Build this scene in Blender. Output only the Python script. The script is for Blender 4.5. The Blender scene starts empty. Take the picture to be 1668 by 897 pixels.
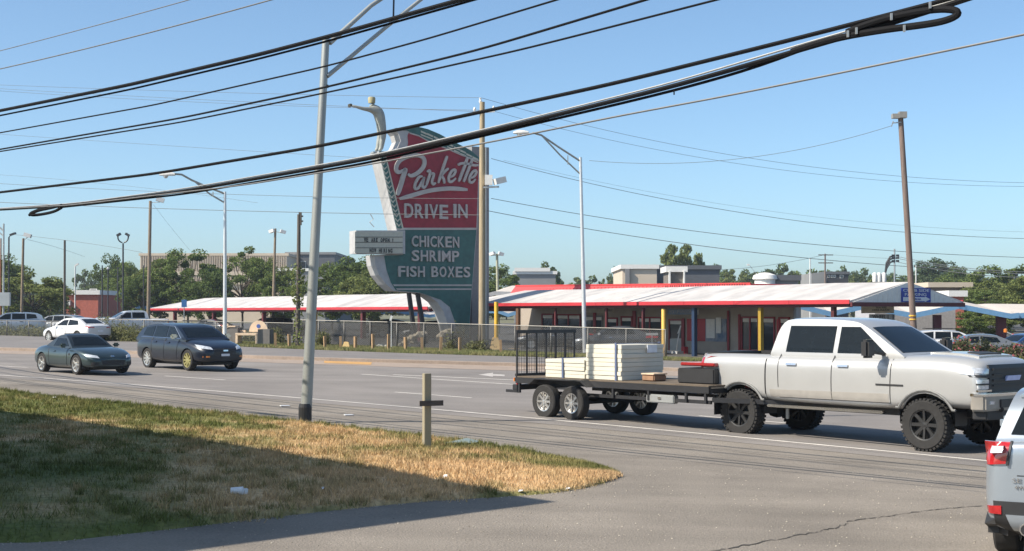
import bpy, bmesh, math, random
import numpy as np
from mathutils import Vector, Matrix
from mathutils.bvhtree import BVHTree
random.seed(7); np.random.seed(7)
SC = bpy.context.scene; COL = SC.collection
# ------------------------------------------------------------------ camera
FPX = 2290.0; CAMZ = 2.39; PITCH = math.atan(59.5 / FPX)
cam_d = bpy.data.cameras.new('camera'); cam = bpy.data.objects.new('camera', cam_d); COL.objects.link(cam)
cam.location = (0, 0, CAMZ); cam.rotation_euler = (math.pi / 2 + PITCH, 0, 0)
cam_d.sensor_width = 36; cam_d.lens = 36 * FPX / 1668; cam_d.clip_end = 6000; cam_d.clip_start = 0.1
SC.camera = cam
SC.render.resolution_x = 1024; SC.render.resolution_y = 551
# ------------------------------------------------------------------ light
SUN_EL = math.radians(43); SUNH = Vector((-0.93, -0.36, 0)).normalized()
SUNV = Vector((SUNH.x * math.cos(SUN_EL), SUNH.y * math.cos(SUN_EL), math.sin(SUN_EL)))
world = bpy.data.worlds.new("World"); SC.world = world; world.use_nodes = True
nt = world.node_tree; bg = nt.nodes['Background']
sky = nt.nodes.new('ShaderNodeTexSky'); sky.sky_type = 'NISHITA'; sky.sun_disc = False
sky.sun_elevation = SUN_EL; sky.sun_rotation = math.atan2(SUNH.x, SUNH.y)
sky.air_density = 0.7; sky.dust_density = 1.2; sky.ozone_density = 3.0; sky.altitude = 0
tint = nt.nodes.new('ShaderNodeMix'); tint.data_type = 'RGBA'; tint.blend_type = 'MULTIPLY'; tint.inputs[0].default_value = 1.0; tint.inputs[7].default_value = (0.99, 1.09, 1.05, 1)
nt.links.new(sky.outputs[0], tint.inputs[6]); nt.links.new(tint.outputs[2], bg.inputs[0]); bg.inputs[1].default_value = 0.122
sd = bpy.data.lights.new('sun', 'SUN'); sun = bpy.data.objects.new('sun', sd); COL.objects.link(sun)
sd.energy = 4.8; sd.angle = math.radians(0.5); sd.color = (1.0, 0.915, 0.79)
sun.rotation_euler = SUNV.to_track_quat('Z', 'Y').to_euler()
SC.view_settings.view_transform = 'Standard'; SC.view_settings.look = 'None'
SC.view_settings.exposure = 0.6; SC.view_settings.gamma = 1.0; SC.view_settings.use_curve_mapping = False
# ------------------------------------------------------------------ terrain and ray helpers
def sstep(a, b, x):
    t = min(1, max(0, (x - a) / (b - a))); return t * t * (3 - 2 * t)
def gz(x, y=0):
    v = 0.023 * (6 - x)
    z = 0.85 * math.tanh(v / 0.85) if v > 0 else 0.4 * math.tanh(v / 0.4)
    k = sstep(98, 128, y)
    return z * (1 - k) + 0.22 * k
def P(px, py, Y):
    a = (px - 834) / FPX; b = (448.5 - py) / FPX
    dy = math.cos(PITCH) - b * math.sin(PITCH); dz = math.sin(PITCH) + b * math.cos(PITCH)
    k = Y / dy
    return Vector((a * k, Y, CAMZ + dz * k))
def G(px, py, off=0.0):
    lo, hi = 3, 900
    for _ in range(50):
        m = (lo + hi) / 2; p = P(px, py, m)
        if p.z > gz(p.x, p.y) + off: lo = m
        else: hi = m
    return P(px, py, lo)
def X(px, Y): return (px - 834) / FPX * Y
def onground(px, Y): x = X(px, Y); return Vector((x, Y, gz(x, Y)))
# ------------------------------------------------------------------ materials
MATS = {}
def lk(t, a, b): t.links.new(a, b)
def mat(name, col, rough=0.6, metal=0.0, var=0.12, scale=6.0, bump=0.0, bscale=None, coat=0.0, spec=0.5, col2=None, scale2=None, emit=0, alpha=1.0, trans=0.0, stretch=None, island=0.0, translucent=0.0, detail=6, streak=0.0):
    if name in MATS: return MATS[name]
    m = bpy.data.materials.new(name); m.use_nodes = True; t = m.node_tree
    b = t.nodes['Principled BSDF']
    tc = t.nodes.new('ShaderNodeTexCoord'); mp = t.nodes.new('ShaderNodeMapping')
    lk(t, tc.outputs['Object'], mp.inputs[0])
    if stretch: mp.inputs['Scale'].default_value = stretch
    n = t.nodes.new('ShaderNodeTexNoise'); n.inputs['Scale'].default_value = scale; n.inputs['Detail'].default_value = detail
    lk(t, mp.outputs[0], n.inputs[0])
    r = t.nodes.new('ShaderNodeValToRGB'); r.color_ramp.elements[0].position = 0.3; r.color_ramp.elements[1].position = 0.7
    c = Vector(col[:3]); c2 = Vector(col2[:3]) if col2 else None
    lo = c * (1 - var); hi = (c2 if c2 else c * (1 + var))
    if c2: lo = c
    r.color_ramp.elements[0].color = (*lo, 1); r.color_ramp.elements[1].color = (*[min(1, v) for v in hi], 1)
    lk(t, n.outputs[0], r.inputs[0])
    out = r.outputs[0]
    if scale2:
        n2 = t.nodes.new('ShaderNodeTexNoise'); n2.inputs['Scale'].default_value = scale2; n2.inputs['Detail'].default_value = 4
        lk(t, tc.outputs['Object'], n2.inputs[0])
        mr = t.nodes.new('ShaderNodeMapRange'); mr.inputs[1].default_value = 0.3; mr.inputs[2].default_value = 0.7
        mr.inputs[3].default_value = 1 - var; mr.inputs[4].default_value = 1 + var
        lk(t, n2.outputs[0], mr.inputs[0])
        hs = t.nodes.new('ShaderNodeHueSaturation'); lk(t, mr.outputs[0], hs.inputs['Value']); lk(t, out, hs.inputs['Color']); out = hs.outputs[0]
    if island:
        g = t.nodes.new('ShaderNodeNewGeometry'); mr = t.nodes.new('ShaderNodeMapRange')
        mr.inputs[3].default_value = 1 - island; mr.inputs[4].default_value = 1 + island
        lk(t, g.outputs['Random Per Island'], mr.inputs[0])
        hs = t.nodes.new('ShaderNodeHueSaturation'); lk(t, mr.outputs[0], hs.inputs['Value']); lk(t, out, hs.inputs['Color'])
        out = hs.outputs[0]
    if streak:
        mp2 = t.nodes.new('ShaderNodeMapping'); mp2.inputs['Rotation'].default_value = (0, 0, math.radians(45)); mp2.inputs['Scale'].default_value = (0.05, 1.1, 1)
        lk(t, tc.outputs['Object'], mp2.inputs[0]); n3 = t.nodes.new('ShaderNodeTexNoise'); n3.inputs['Scale'].default_value = 1.0; n3.inputs['Detail'].default_value = 5; lk(t, mp2.outputs[0], n3.inputs[0])
        n4 = t.nodes.new('ShaderNodeTexNoise'); n4.inputs['Scale'].default_value = 0.22; n4.inputs['Detail'].default_value = 7; n4.inputs['Roughness'].default_value = 0.7; lk(t, tc.outputs['Object'], n4.inputs[0])
        sm_ = t.nodes.new('ShaderNodeMath'); lk(t, n3.outputs[0], sm_.inputs[0]); lk(t, n4.outputs[0], sm_.inputs[1])
        mr3 = t.nodes.new('ShaderNodeMapRange'); mr3.inputs[1].default_value = 0.7; mr3.inputs[2].default_value = 1.3; mr3.inputs[3].default_value = 1 - streak; mr3.inputs[4].default_value = 1 + streak; lk(t, sm_.outputs[0], mr3.inputs[0])
        hs3 = t.nodes.new('ShaderNodeHueSaturation'); lk(t, mr3.outputs[0], hs3.inputs['Value']); lk(t, out, hs3.inputs['Color']); out = hs3.outputs[0]
    lk(t, out, b.inputs['Base Color'])
    b.inputs['Roughness'].default_value = rough; b.inputs['Metallic'].default_value = metal
    b.inputs['Specular IOR Level'].default_value = spec
    b.inputs['Coat Weight'].default_value = coat; b.inputs['Coat Roughness'].default_value = 0.05
    b.inputs['Alpha'].default_value = alpha; b.inputs['Transmission Weight'].default_value = trans
    if bump:
        bn = t.nodes.new('ShaderNodeTexNoise'); bn.inputs['Scale'].default_value = bscale or scale * 3; bn.inputs['Detail'].default_value = 5
        lk(t, mp.outputs[0], bn.inputs[0])
        bp = t.nodes.new('ShaderNodeBump'); bp.inputs['Strength'].default_value = min(1, bump); bp.inputs['Distance'].default_value = 0.02
        lk(t, bn.outputs[0], bp.inputs['Height']); lk(t, bp.outputs[0], b.inputs['Normal'])
    if translucent:
        tr = t.nodes.new('ShaderNodeBsdfTranslucent'); mx = t.nodes.new('ShaderNodeMixShader'); mx.inputs[0].default_value = translucent
        lk(t, out, tr.inputs[0]); lk(t, b.outputs[0], mx.inputs[1]); lk(t, tr.outputs[0], mx.inputs[2])
        lk(t, mx.outputs[0], t.nodes['Material Output'].inputs[0])
    MATS[name] = m
    return m
# ------------------------------------------------------------------ objects
def tag(o, label=None, cat=None, group=None, kind=None):
    if label: o['label'] = label
    if cat: o['category'] = cat
    if group: o['group'] = group
    if kind: o['kind'] = kind
    return o
def empty(name, loc=(0, 0, 0), rz=0.0, label=None, cat=None, group=None):
    o = bpy.data.objects.new(name, None); COL.objects.link(o); o.location = loc; o.rotation_euler = (0, 0, rz)
    o.empty_display_size = 0.3
    return tag(o, label, cat, group)
def link(name, me, parent=None, m=None, loc=None, smooth=None):
    o = bpy.data.objects.new(name, me); COL.objects.link(o)
    if parent is not None: o.parent = parent
    if m is not None:
        if not me.materials: me.materials.append(m)
    if loc is not None: o.location = loc
    if smooth is not None: me.polygons.foreach_set('use_smooth', [smooth] * len(me.polygons))
    return o
def kids(o): return [c for c in bpy.data.objects if c.parent == o]
def copytree(o, parent=None, paint=None):
    c = o.copy(); COL.objects.link(c)
    if parent is not None:
        c.parent = parent
    if paint and o.type == 'MESH' and o.get('paint_slot'):
        c.material_slots[0].link = 'OBJECT'; c.material_slots[0].material = paint
    for ch in o.children: copytree(ch, c, paint)
    return c
def dup(o, loc, rz=None, label=None, paint=None, scale=None, cat=None, group=None):
    c = copytree(o, None, paint); c.location = loc
    if rz is not None: c.rotation_euler = (0, 0, rz)
    if label: c['label'] = label
    if cat: c['category'] = cat
    if group: c['group'] = group
    if scale is not None: c.scale = scale if hasattr(scale, '__len__') else (scale,) * 3
    return c
class MB:
    def __init__(s): s.v = []; s.f = []
    def add(s, vs, fs):
        n = len(s.v); s.v += [tuple(v) for v in vs]; s.f += [tuple(i + n for i in f) for f in fs]
    def box(s, c, d, rz=0.0, rot=None):
        x, y, z = d[0] / 2, d[1] / 2, d[2] / 2
        vs = [Vector((a * x, b * y, e * z)) for a in (-1, 1) for b in (-1, 1) for e in (-1, 1)]
        M = rot if rot is not None else Matrix.Rotation(rz, 3, 'Z')
        c = Vector(c)
        s.add([M @ v + c for v in vs], [(0, 1, 3, 2), (4, 6, 7, 5), (0, 4, 5, 1), (2, 3, 7, 6), (0, 2, 6, 4), (1, 5, 7, 3)]); return s
    def bar(s, p, q, w, h=None):
        p = Vector(p); q = Vector(q); d = q - p
        rot = d.to_track_quat('Z', 'Y').to_matrix()
        return s.box((p + q) / 2, (w, h or w, d.length), rot=rot)
    def tube(s, pts, r, n=8, cap=True):
        pts = [Vector(p) for p in pts]; k = len(pts)
        rs = r if hasattr(r, '__len__') else [r] * k
        vs = []; fs = []
        d0 = (pts[1] - pts[0]).normalized(); up = Vector((0, 0, 1)) if abs(d0.z) < 0.9 else Vector((1, 0, 0))
        a = d0.cross(up).normalized()
        for i, p in enumerate(pts):
            d = (pts[min(i + 1, k - 1)] - pts[max(i - 1, 0)]).normalized()
            a = (a - d * a.dot(d)).normalized(); b = d.cross(a)
            for j in range(n):
                t = 2 * math.pi * j / n
                vs.append(p + (a * math.cos(t) + b * math.sin(t)) * rs[i])
        for i in range(k - 1):
            for j in range(n):
                fs.append((i * n + j, i * n + (j + 1) % n, (i + 1) * n + (j + 1) % n, (i + 1) * n + j))
        if cap: fs.append(tuple(range(n))[::-1]); fs.append(tuple((k - 1) * n + j for j in range(n)))
        s.add(vs, fs); return s
    def prism(s, poly, axis, a, b):
        # poly: 2D points; axis 'x','y','z' extrusion from a to b
        n = len(poly)
        def pt(p, t):
            return {'x': (t, p[0], p[1]), 'y': (p[0], t, p[1]), 'z': (p[0], p[1], t)}[axis]
        vs = [pt(p, a) for p in poly] + [pt(p, b) for p in poly]
        fs = [tuple(range(n)), tuple(range(2 * n - 1, n - 1, -1))] + [(i, (i + 1) % n, n + (i + 1) % n, n + i) for i in range(n)]
        s.add(vs, fs); return s
    def lathe(s, prof, n=24, axis='z', c=(0, 0, 0)):
        c = Vector(c); vs = []; fs = []; k = len(prof)
        for i in range(n):
            t = 2 * math.pi * i / n
            for r, h in prof:
                x, y = r * math.cos(t), r * math.sin(t)
                v = {'z': (x, y, h), 'y': (x, h, y), 'x': (h, x, y)}[axis]
                vs.append(Vector(v) + c)
        for i in range(n):
            for j in range(k - 1):
                a = i * k + j; b = ((i + 1) % n) * k + j
                fs.append((a, b, b + 1, a + 1))
        s.add(vs, fs); return s
    def mesh(s, name, fix=True):
        me = bpy.data.meshes.new(name); me.from_pydata(s.v, [], s.f); me.update()
        if fix:
            bm = bmesh.new(); bm.from_mesh(me); bmesh.ops.remove_doubles(bm, verts=bm.verts, dist=1e-5)
            bmesh.ops.recalc_face_normals(bm, faces=bm.faces); bm.to_mesh(me); bm.free()
        return me
    def build(s, name, m, parent=None, world_root=None, smooth=False, bevel=0, fix=True):
        if world_root is not None:
            M = Matrix.Translation(world_root.location) @ Matrix.Rotation(world_root.rotation_euler.z, 4, 'Z')
            Mi = M.inverted(); s.v = [tuple(Mi @ Vector(v)) for v in s.v]; parent = world_root
        me = s.mesh(name, fix)
        if bevel:
            bm = bmesh.new(); bm.from_mesh(me)
            bmesh.ops.bevel(bm, geom=[e for e in bm.edges if e.is_manifold and e.calc_face_angle(0) > 0.5], offset=bevel, segments=2, affect='EDGES', clamp_overlap=True)
            bm.to_mesh(me); bm.free()
        me.materials.append(m)
        if smooth:
            me.polygons.foreach_set('use_smooth', [True] * len(me.polygons))
            try: me.set_sharp_from_angle(angle=math.radians(40))
            except Exception: pass
        o = bpy.data.objects.new(name, me); COL.objects.link(o)
        if parent is not None: o.parent = parent
        return o
def resample(pts, n):
    pts = [Vector(p) for p in pts]; L = [0]
    for a, b in zip(pts, pts[1:]): L.append(L[-1] + (b - a).length)
    out = []
    for i in range(n):
        t = L[-1] * i / (n - 1); j = 0
        while j < len(L) - 2 and L[j + 1] < t: j += 1
        u = (t - L[j]) / max(1e-9, L[j + 1] - L[j]); out.append(pts[j].lerp(pts[j + 1], min(1, max(0, u))))
    return out
def smooth_poly(pts, it=2):
    pts = [Vector(p) for p in pts]
    for _ in range(it):
        q = [pts[0]]
        for a, b in zip(pts, pts[1:]): q += [a.lerp(b, .25), a.lerp(b, .75)]
        q.append(pts[-1]); pts = q
    return pts
def text_mesh(s, w, h, depth=0.02, bold=0.0, shear=0.0):
    cu = bpy.data.curves.new('t', 'FONT'); cu.body = s; cu.extrude = 0.5; cu.offset = bold; cu.shear = shear; cu.resolution_u = 3
    o = bpy.data.objects.new('t', cu); COL.objects.link(o)
    dg = bpy.context.evaluated_depsgraph_get(); me = bpy.data.meshes.new_from_object(o.evaluated_get(dg))
    bpy.data.objects.remove(o)
    co = np.zeros(len(me.vertices) * 3); me.vertices.foreach_get('co', co); co = co.reshape(-1, 3)
    mn = co.min(0); mx = co.max(0)
    x = (co[:, 0] - mn[0]) / (mx[0] - mn[0]) * w; z = (co[:, 1] - mn[1]) / (mx[1] - mn[1]) * h
    y = -(co[:, 2] - mn[2]) / (mx[2] - mn[2]) * depth
    out = np.stack([x, y, z], 1); me.vertices.foreach_set('co', out.ravel()); me.update()
    return me
# ------------------------------------------------------------------ setting: ground sheets
M_ASPH = mat('road_asphalt', (0.205, 0.187, 0.172), 0.9, var=0.15, streak=0.12, scale=0.35, scale2=45, bump=0.25, bscale=60, spec=0.3, detail=8)
M_DRIVE = mat('driveway_asphalt', (0.222, 0.196, 0.165), 0.92, var=0.17, streak=0.15, scale=0.5, scale2=38, bump=0.8, bscale=45, spec=0.3, detail=8)
M_LOT = mat('lot_asphalt', (0.075, 0.072, 0.068), 0.9, var=0.12, scale=0.3, scale2=10)
M_CONC = mat('curb_concrete', (0.30, 0.235, 0.185), 0.85, var=0.12, scale=1.2, scale2=12, bump=0.2)
M_WALK = mat('walk_asphalt', (0.17, 0.155, 0.145), 0.9, var=0.1, scale=0.6, scale2=15)
M_PAINT = mat('road_paint', (0.62, 0.58, 0.52), 0.7, var=0.16, scale=3, scale2=30)
M_YPAINT = mat('yellow_paint', (0.50, 0.28, 0.09), 0.7, var=0.15, scale=2)
M_DIRT = mat('earth', (0.17, 0.14, 0.085), 0.95, var=0.2, scale=1.0, col2=(0.10, 0.12, 0.05))
def rq(r, q): return (0.70711 * (r + q), 0.70711 * (q - r))
def qn(r):
    if r > -12: return 21.72
    if r > -60: return 21.72 - 0.0026 * (r + 12) ** 2
    return 15.73 + 0.2496 * (r + 60)
def nline(off, r0=-150, r1=40, step=2.0):
    out = []; r = r0
    while r <= r1: x, y = rq(r, qn(r) + off); out.append(Vector((x, y, 0))); r += step
    return out
def sheet(name, A, B, off, m, n=60, k=6, kind='structure', parent=None, edge=None, zf=None):
    A = resample(A, n); B = resample(B, n); vs = []; fs = []
    for i in range(n):
        for j in range(k + 1):
            p = A[i].lerp(B[i], j / k); vs.append((p.x, p.y, gz(p.x, p.y) + off + (zf(i / (n - 1), j / k) if zf else 0)))
    for i in range(n - 1):
        for j in range(k):
            a = i * (k + 1) + j; fs.append((a, a + 1, a + k + 2, a + k + 1))
    me = bpy.data.meshes.new(name); me.from_pydata(vs, [], fs); me.update()
    bm = bmesh.new(); bm.from_mesh(me); bmesh.ops.recalc_face_normals(bm, faces=bm.faces)
    if sum(f.normal.z for f in bm.faces) < 0: bmesh.ops.reverse_faces(bm, faces=bm.faces)
    bm.to_mesh(me); bm.free()
    me.materials.append(m); o = bpy.data.objects.new(name, me); COL.objects.link(o)
    if parent is not None: o.parent = parent
    if kind: o['kind'] = kind
    return o
def gridsheet(name, xs, ys, off, m):
    vs = [(x, y, gz(x, y) + off) for y in ys for x in xs]; w = len(xs)
    fs = [(j * w + i, j * w + i + 1, (j + 1) * w + i + 1, (j + 1) * w + i) for j in range(len(ys) - 1) for i in range(w - 1)]
    me = bpy.data.meshes.new(name); me.from_pydata(vs, [], fs); me.materials.append(m); me.update()
    o = bpy.data.objects.new(name, me); COL.objects.link(o); o['kind'] = 'structure'; return o
xs = [-2500, -1500, -800, -400, -200] + list(range(-120, 121, 3)) + [200, 400, 800, 1500, 2500]
ys = [-300, -100, -40] + list(range(-16, 140, 3)) + [160, 200, 300, 500, 900, 1600, 3000, 5000]
gridsheet('ground', xs, ys, -0.06, M_DIRT)
GP = lambda lst: [Vector((G(a, b).x, G(a, b).y, 0)) for a, b in lst]
def ext(pts, d0=60, d1=60):
    a = pts[0] + (pts[0] - pts[1]).normalized() * d0; b = pts[-1] + (pts[-1] - pts[-2]).normalized() * d1
    return [a] + pts + [b]
GUT = ext(smooth_poly(GP([(-250, 569), (0, 576), (200, 581.5), (440, 591), (700, 599.5), (960, 607.5), (1100, 612), (1500, 630)])), 40, 40)
CURB = ext(smooth_poly(GP([(-250, 564), (0, 571), (200, 575.5), (440, 585.5), (700, 592.5), (960, 600), (1100, 604.5), (1500, 620)])), 40, 40)
WALK = ext(smooth_poly(GP([(-250, 545), (0, 550), (200, 555), (440, 571), (700, 581), (960, 588), (1100, 591.5), (1500, 606)])), 40, 40)
NEARD = [Vector((-60, -20, 0)), Vector((-20, -20, 0)), Vector((20, -20, 0)), Vector((70, -20, 0))]
sheet('driveway', NEARD, nline(-0.9, -110, 60), 0.0, M_DRIVE, 70, 14)
sheet('road', nline(-0.9, -150, 60), GUT, 0.004, M_ASPH, 90, 12)
sheet('gutter', GUT, CURB, 0.010, M_CONC, 90, 2)
def offs(A, d):
    out = []
    for i, p in enumerate(A):
        t = (A[min(i + 1, len(A) - 1)] - A[max(i - 1, 0)]).normalized(); out.append(p + Vector((-t.y, t.x, 0)) * d)
    return out
# curb: a raised kerb with its own face
cA = resample(CURB, 120); cB = offs(cA, 0.22)
vs = []; fs = []
for a, b in zip(cA, cB):
    for p, h in ((a, 0.0), (a, 0.13), (b, 0.15), (b, 0.0)): vs.append((p.x, p.y, gz(p.x, p.y) + h))
for i in range(len(cA) - 1):
    for j in range(3): fs.append((i * 4 + j, i * 4 + j + 1, i * 4 + j + 5, i * 4 + j + 4))
kb = MB(); kb.add(vs, fs); kb.build('curb', M_CONC)['kind'] = 'structure'
sheet('sidewalk', cB, WALK, 0.13, M_WALK, 90, 4)
LOTB = [Vector((-160, 260, 0)), Vector((0, 260, 0)), Vector((160, 260, 0))]
wl = offs(resample(WALK, 90), 0.02)
sheet('parking_lot', wl, LOTB, 0.10, M_LOT, 90, 60)
M_VERGE = mat('verge_grass', (0.10, 0.115, 0.035), 0.95, var=0.3, scale=0.9, col2=(0.27, 0.23, 0.11))
VA = GP([(262, 562), (300, 563.5), (440, 571), (700, 581), (960, 588), (1100, 591.5), (1500, 606), (1700, 614)]); VB = [Vector(p + (0,)) for p in ((-18.5, 84.5), (-12.5, 81), (-1.7, 75.5), (7.6, 70.2), (16, 66), (26, 60), (34, 55))]
VA = resample(smooth_poly(VA), 90); VB = resample(VB, 90)
sheet('grass_verge', VA, VB, 0.14, M_VERGE, 90, 5)
# painted lines
def stripe(name, A, w, m=M_PAINT, off=0.009, n=60):
    A = resample(A, n); return sheet(name, offs(A, -w / 2), offs(A, w / 2), off, m, n, 1)
stripe('edge_line', nline(0, -140, 40), 0.13, n=120)
r = -118.0
while r < 20:
    x0, y0 = rq(r, qn(r) + 3.9); x1, y1 = rq(r + 2.8, qn(r + 2.8) + 3.9)
    stripe('lane_dash', [Vector((x0, y0, 0)), Vector((x1, y1, 0))], 0.13, n=4); r += 9.85
stripe('turn_lane_line', GP([(589, 609.5), (704, 617.5), (826, 625.5), (900, 631)]), 0.15, n=12)
stripe('turn_lane_line', GP([(640, 610.5), (704, 613), (826, 618.5), (900, 622)]), 0.2, n=12)
ar = GP([(779, 610.5), (803, 607.2), (803, 609.4), (822, 610.5), (822, 613.2), (803, 612.2), (803, 614)])
am = MB(); am.add([(p.x, p.y, gz(p.x, p.y) + 0.011) for p in ar], [tuple(range(7))]); am.build('turn_arrow', mat('worn_paint', (0.42, 0.39, 0.36), .8, var=.2, scale=4), fix=False)['kind'] = 'structure'
sheet('yellow_curb_paint', GP([(528, 591.5), (604, 594.5)]), GP([(528, 588), (606, 590.4)]), 0.016, M_YPAINT, 6, 1)
# crack across the apron
M_CRACK = mat('crack_tar', (0.055, 0.05, 0.042), 0.95, var=0.3, scale=8)
ck = smooth_poly(GP([(1160, 899), (1200, 891), (1262, 880), (1330, 867), (1372, 857), (1388, 848), (1440, 842), (1480, 836), (1520, 830), (1600, 824)]), 1)
ck = resample(ck, 90)
rc = random.Random(3); ck = [p + Vector((rc.uniform(-.02, .02), rc.uniform(-.05, .05), 0)) for p in ck]
sheet('driveway_crack', ck, [p + Vector((0.0, rc.uniform(0.008, 0.05), 0)) for p in ck], 0.005, M_CRACK, 90, 1)
for q0, ra, rb in ((-2.4, -60, -6),):
    s = resample(nline(q0, ra, rb), 160); s = [p + Vector((rc.uniform(-.02, .02), rc.uniform(-.02, .02), 0)) for p in s]
    sheet('pavement_line', s, [p + Vector((0.0, rc.uniform(0.01, 0.035), 0)) for p in s], 0.009 if q0 > -.9 else 0.0045, M_CRACK, 160, 1)  # thin dark line running along the road
# ------------------------------------------------------------------ the near grass bank
GA = smooth_poly([Vector((-45, 72, 0)), Vector((-30, 54, 0))] + GP([(0, 637), (300, 669), (480, 687), (700, 712), (850, 735), (945, 753), (985, 765), (1003, 775)]), 1)
GB = smooth_poly([Vector((-60, 30, 0)), Vector((-30, 16, 0)), Vector((-12, 12.6, 0))] + GP([(0, 893), (300, 860), (500, 836), (700, 815.5), (850, 808), (930, 800), (985, 787), (1003, 776)]), 1)
def bank(u, v):
    n = math.sin(math.pi * v) ** 0.7 if 0 < v < 1 else 0
    return 0.34 * n * sstep(1.0, 0.78, u) * (0.8 + 0.2 * math.sin(5 * u + 2 * v)) + 0.02 * (1 if 0 < v < 1 else 0)
NU, NV = 220, 60
BA = resample(GA, NU); BB = resample(GB, NU)
# match by arclength measured from the nose so the two edges stay paired
m_bank = bpy.data.materials.new('bank_grass'); m_bank.use_nodes = True; t = m_bank.node_tree; b = t.nodes['Principled BSDF']
at = t.nodes.new('ShaderNodeAttribute'); at.attribute_name = 'green'
gm = t.nodes.new('ShaderNodeNewGeometry'); n1 = t.nodes.new('ShaderNodeTexNoise'); n1.inputs['Scale'].default_value = 0.9; n1.inputs['Detail'].default_value = 6
lk(t, gm.outputs['Position'], n1.inputs[0])
ad = t.nodes.new('ShaderNodeMath'); ad.operation = 'MULTIPLY_ADD'; ad.inputs[1].default_value = 1.7; ad.inputs[2].default_value = -0.85; lk(t, n1.outputs[0], ad.inputs[0])
ad2 = t.nodes.new('ShaderNodeMath'); ad2.use_clamp = True; lk(t, ad.outputs[0], ad2.inputs[0]); lk(t, at.outputs['Fac'], ad2.inputs[1])
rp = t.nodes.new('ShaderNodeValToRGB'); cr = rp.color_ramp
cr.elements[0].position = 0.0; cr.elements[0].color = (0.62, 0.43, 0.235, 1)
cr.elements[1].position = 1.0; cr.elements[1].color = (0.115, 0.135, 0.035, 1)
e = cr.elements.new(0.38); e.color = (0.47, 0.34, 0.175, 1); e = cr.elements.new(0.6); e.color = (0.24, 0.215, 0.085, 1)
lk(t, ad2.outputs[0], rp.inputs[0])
n2 = t.nodes.new('ShaderNodeTexNoise'); n2.inputs['Scale'].default_value = 14; lk(t, gm.outputs['Position'], n2.inputs[0])
mr = t.nodes.new('ShaderNodeMapRange'); mr.inputs[1].default_value = 0.3; mr.inputs[2].default_value = 0.7; mr.inputs[3].default_value = 0.7; mr.inputs[4].default_value = 1.2; lk(t, n2.outputs[0], mr.inputs[0])
h1 = t.nodes.new('ShaderNodeHueSaturation'); lk(t, mr.outputs[0], h1.inputs['Value']); lk(t, rp.outputs[0], h1.inputs['Color'])
ri = t.nodes.new('ShaderNodeMapRange'); ri.inputs[3].default_value = 0.72; ri.inputs[4].default_value = 1.25; lk(t, gm.outputs['Random Per Island'], ri.inputs[0])
h2 = t.nodes.new('ShaderNodeHueSaturation'); lk(t, ri.outputs[0], h2.inputs['Value']); lk(t, h1.outputs[0], h2.inputs['Color'])
lk(t, h2.outputs[0], b.inputs['Base Color']); b.inputs['Roughness'].default_value = 0.9; b.inputs['Specular IOR Level'].default_value = 0.2
def green_and_shade(u, v, x, y):
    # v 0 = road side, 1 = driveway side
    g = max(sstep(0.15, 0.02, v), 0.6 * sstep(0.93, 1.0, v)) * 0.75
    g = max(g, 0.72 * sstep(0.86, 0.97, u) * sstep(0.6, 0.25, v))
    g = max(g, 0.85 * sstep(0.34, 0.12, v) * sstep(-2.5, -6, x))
    g += 0.54 * sstep(-0.5, -6.5, x) * sstep(0.10, 0.3, v)  # greener grass, and darker to paint extra shade into the colour
    g += 0.42 * sstep(0.40, 0.75, v) * sstep(0.93, 0.82, u)  # more dark green, deepening the shade on the driveway side
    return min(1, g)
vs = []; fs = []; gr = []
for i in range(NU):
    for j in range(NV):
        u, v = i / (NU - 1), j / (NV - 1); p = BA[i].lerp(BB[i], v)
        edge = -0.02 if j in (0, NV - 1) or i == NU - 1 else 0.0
        vs.append((p.x, p.y, gz(p.x, p.y) + bank(u, v) + 0.012 + edge)); gr.append(green_and_shade(u, v, p.x, p.y))
for i in range(NU - 1):
    for j in range(NV - 1):
        a = i * NV + j; fs.append((a, a + 1, a + NV + 1, a + NV))
me = bpy.data.meshes.new('grass_bank'); me.from_pydata(vs, [], fs); me.update()
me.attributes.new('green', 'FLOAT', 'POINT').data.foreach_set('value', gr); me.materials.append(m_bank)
me.polygons.foreach_set('use_smooth', [True] * len(fs))
if me.polygons[0].normal.z < 0: me.flip_normals()
o = bpy.data.objects.new('grass_bank', me); COL.objects.link(o); o['kind'] = 'structure'
bank_obj = o
BVS = np.array(vs).reshape(NU, NV, 3); BGR = np.array(gr).reshape(NU, NV)
def blades(name, pos, green, h, w, m, label, lean=0.7):
    n = len(pos); rs = np.random.RandomState(5)
    a = rs.uniform(0, 2 * np.pi, n); hh = h * rs.uniform(0.5, 1.25, n); l = rs.uniform(0, lean, n) * hh; d = rs.uniform(0, 2 * np.pi, n)
    dx = np.cos(a) * w / 2; dy = np.sin(a) * w / 2
    v = np.zeros((n, 3, 3)); v[:, 0] = pos; v[:, 1] = pos; v[:, 2] = pos
    v[:, 0, 0] -= dx; v[:, 0, 1] -= dy; v[:, 1, 0] += dx; v[:, 1, 1] += dy
    v[:, 2, 0] += np.cos(d) * l; v[:, 2, 1] += np.sin(d) * l; v[:, 2, 2] += hh
    me = bpy.data.meshes.new(name); me.vertices.add(3 * n); me.vertices.foreach_set('co', v.ravel())
    me.loops.add(3 * n); me.loops.foreach_set('vertex_index', np.arange(3 * n, dtype=np.int32))
    me.polygons.add(n); me.polygons.foreach_set('loop_start', np.arange(0, 3 * n, 3, dtype=np.int32))
    me.update(calc_edges=True)
    if green is not None: me.attributes.new('green', 'FLOAT', 'POINT').data.foreach_set('value', np.repeat(green, 3))
    me.materials.append(m); o = bpy.data.objects.new(name, me); COL.objects.link(o); tag(o, label, 'grass', kind='stuff'); return o
n = 420000; rs = np.random.RandomState(2)
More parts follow.
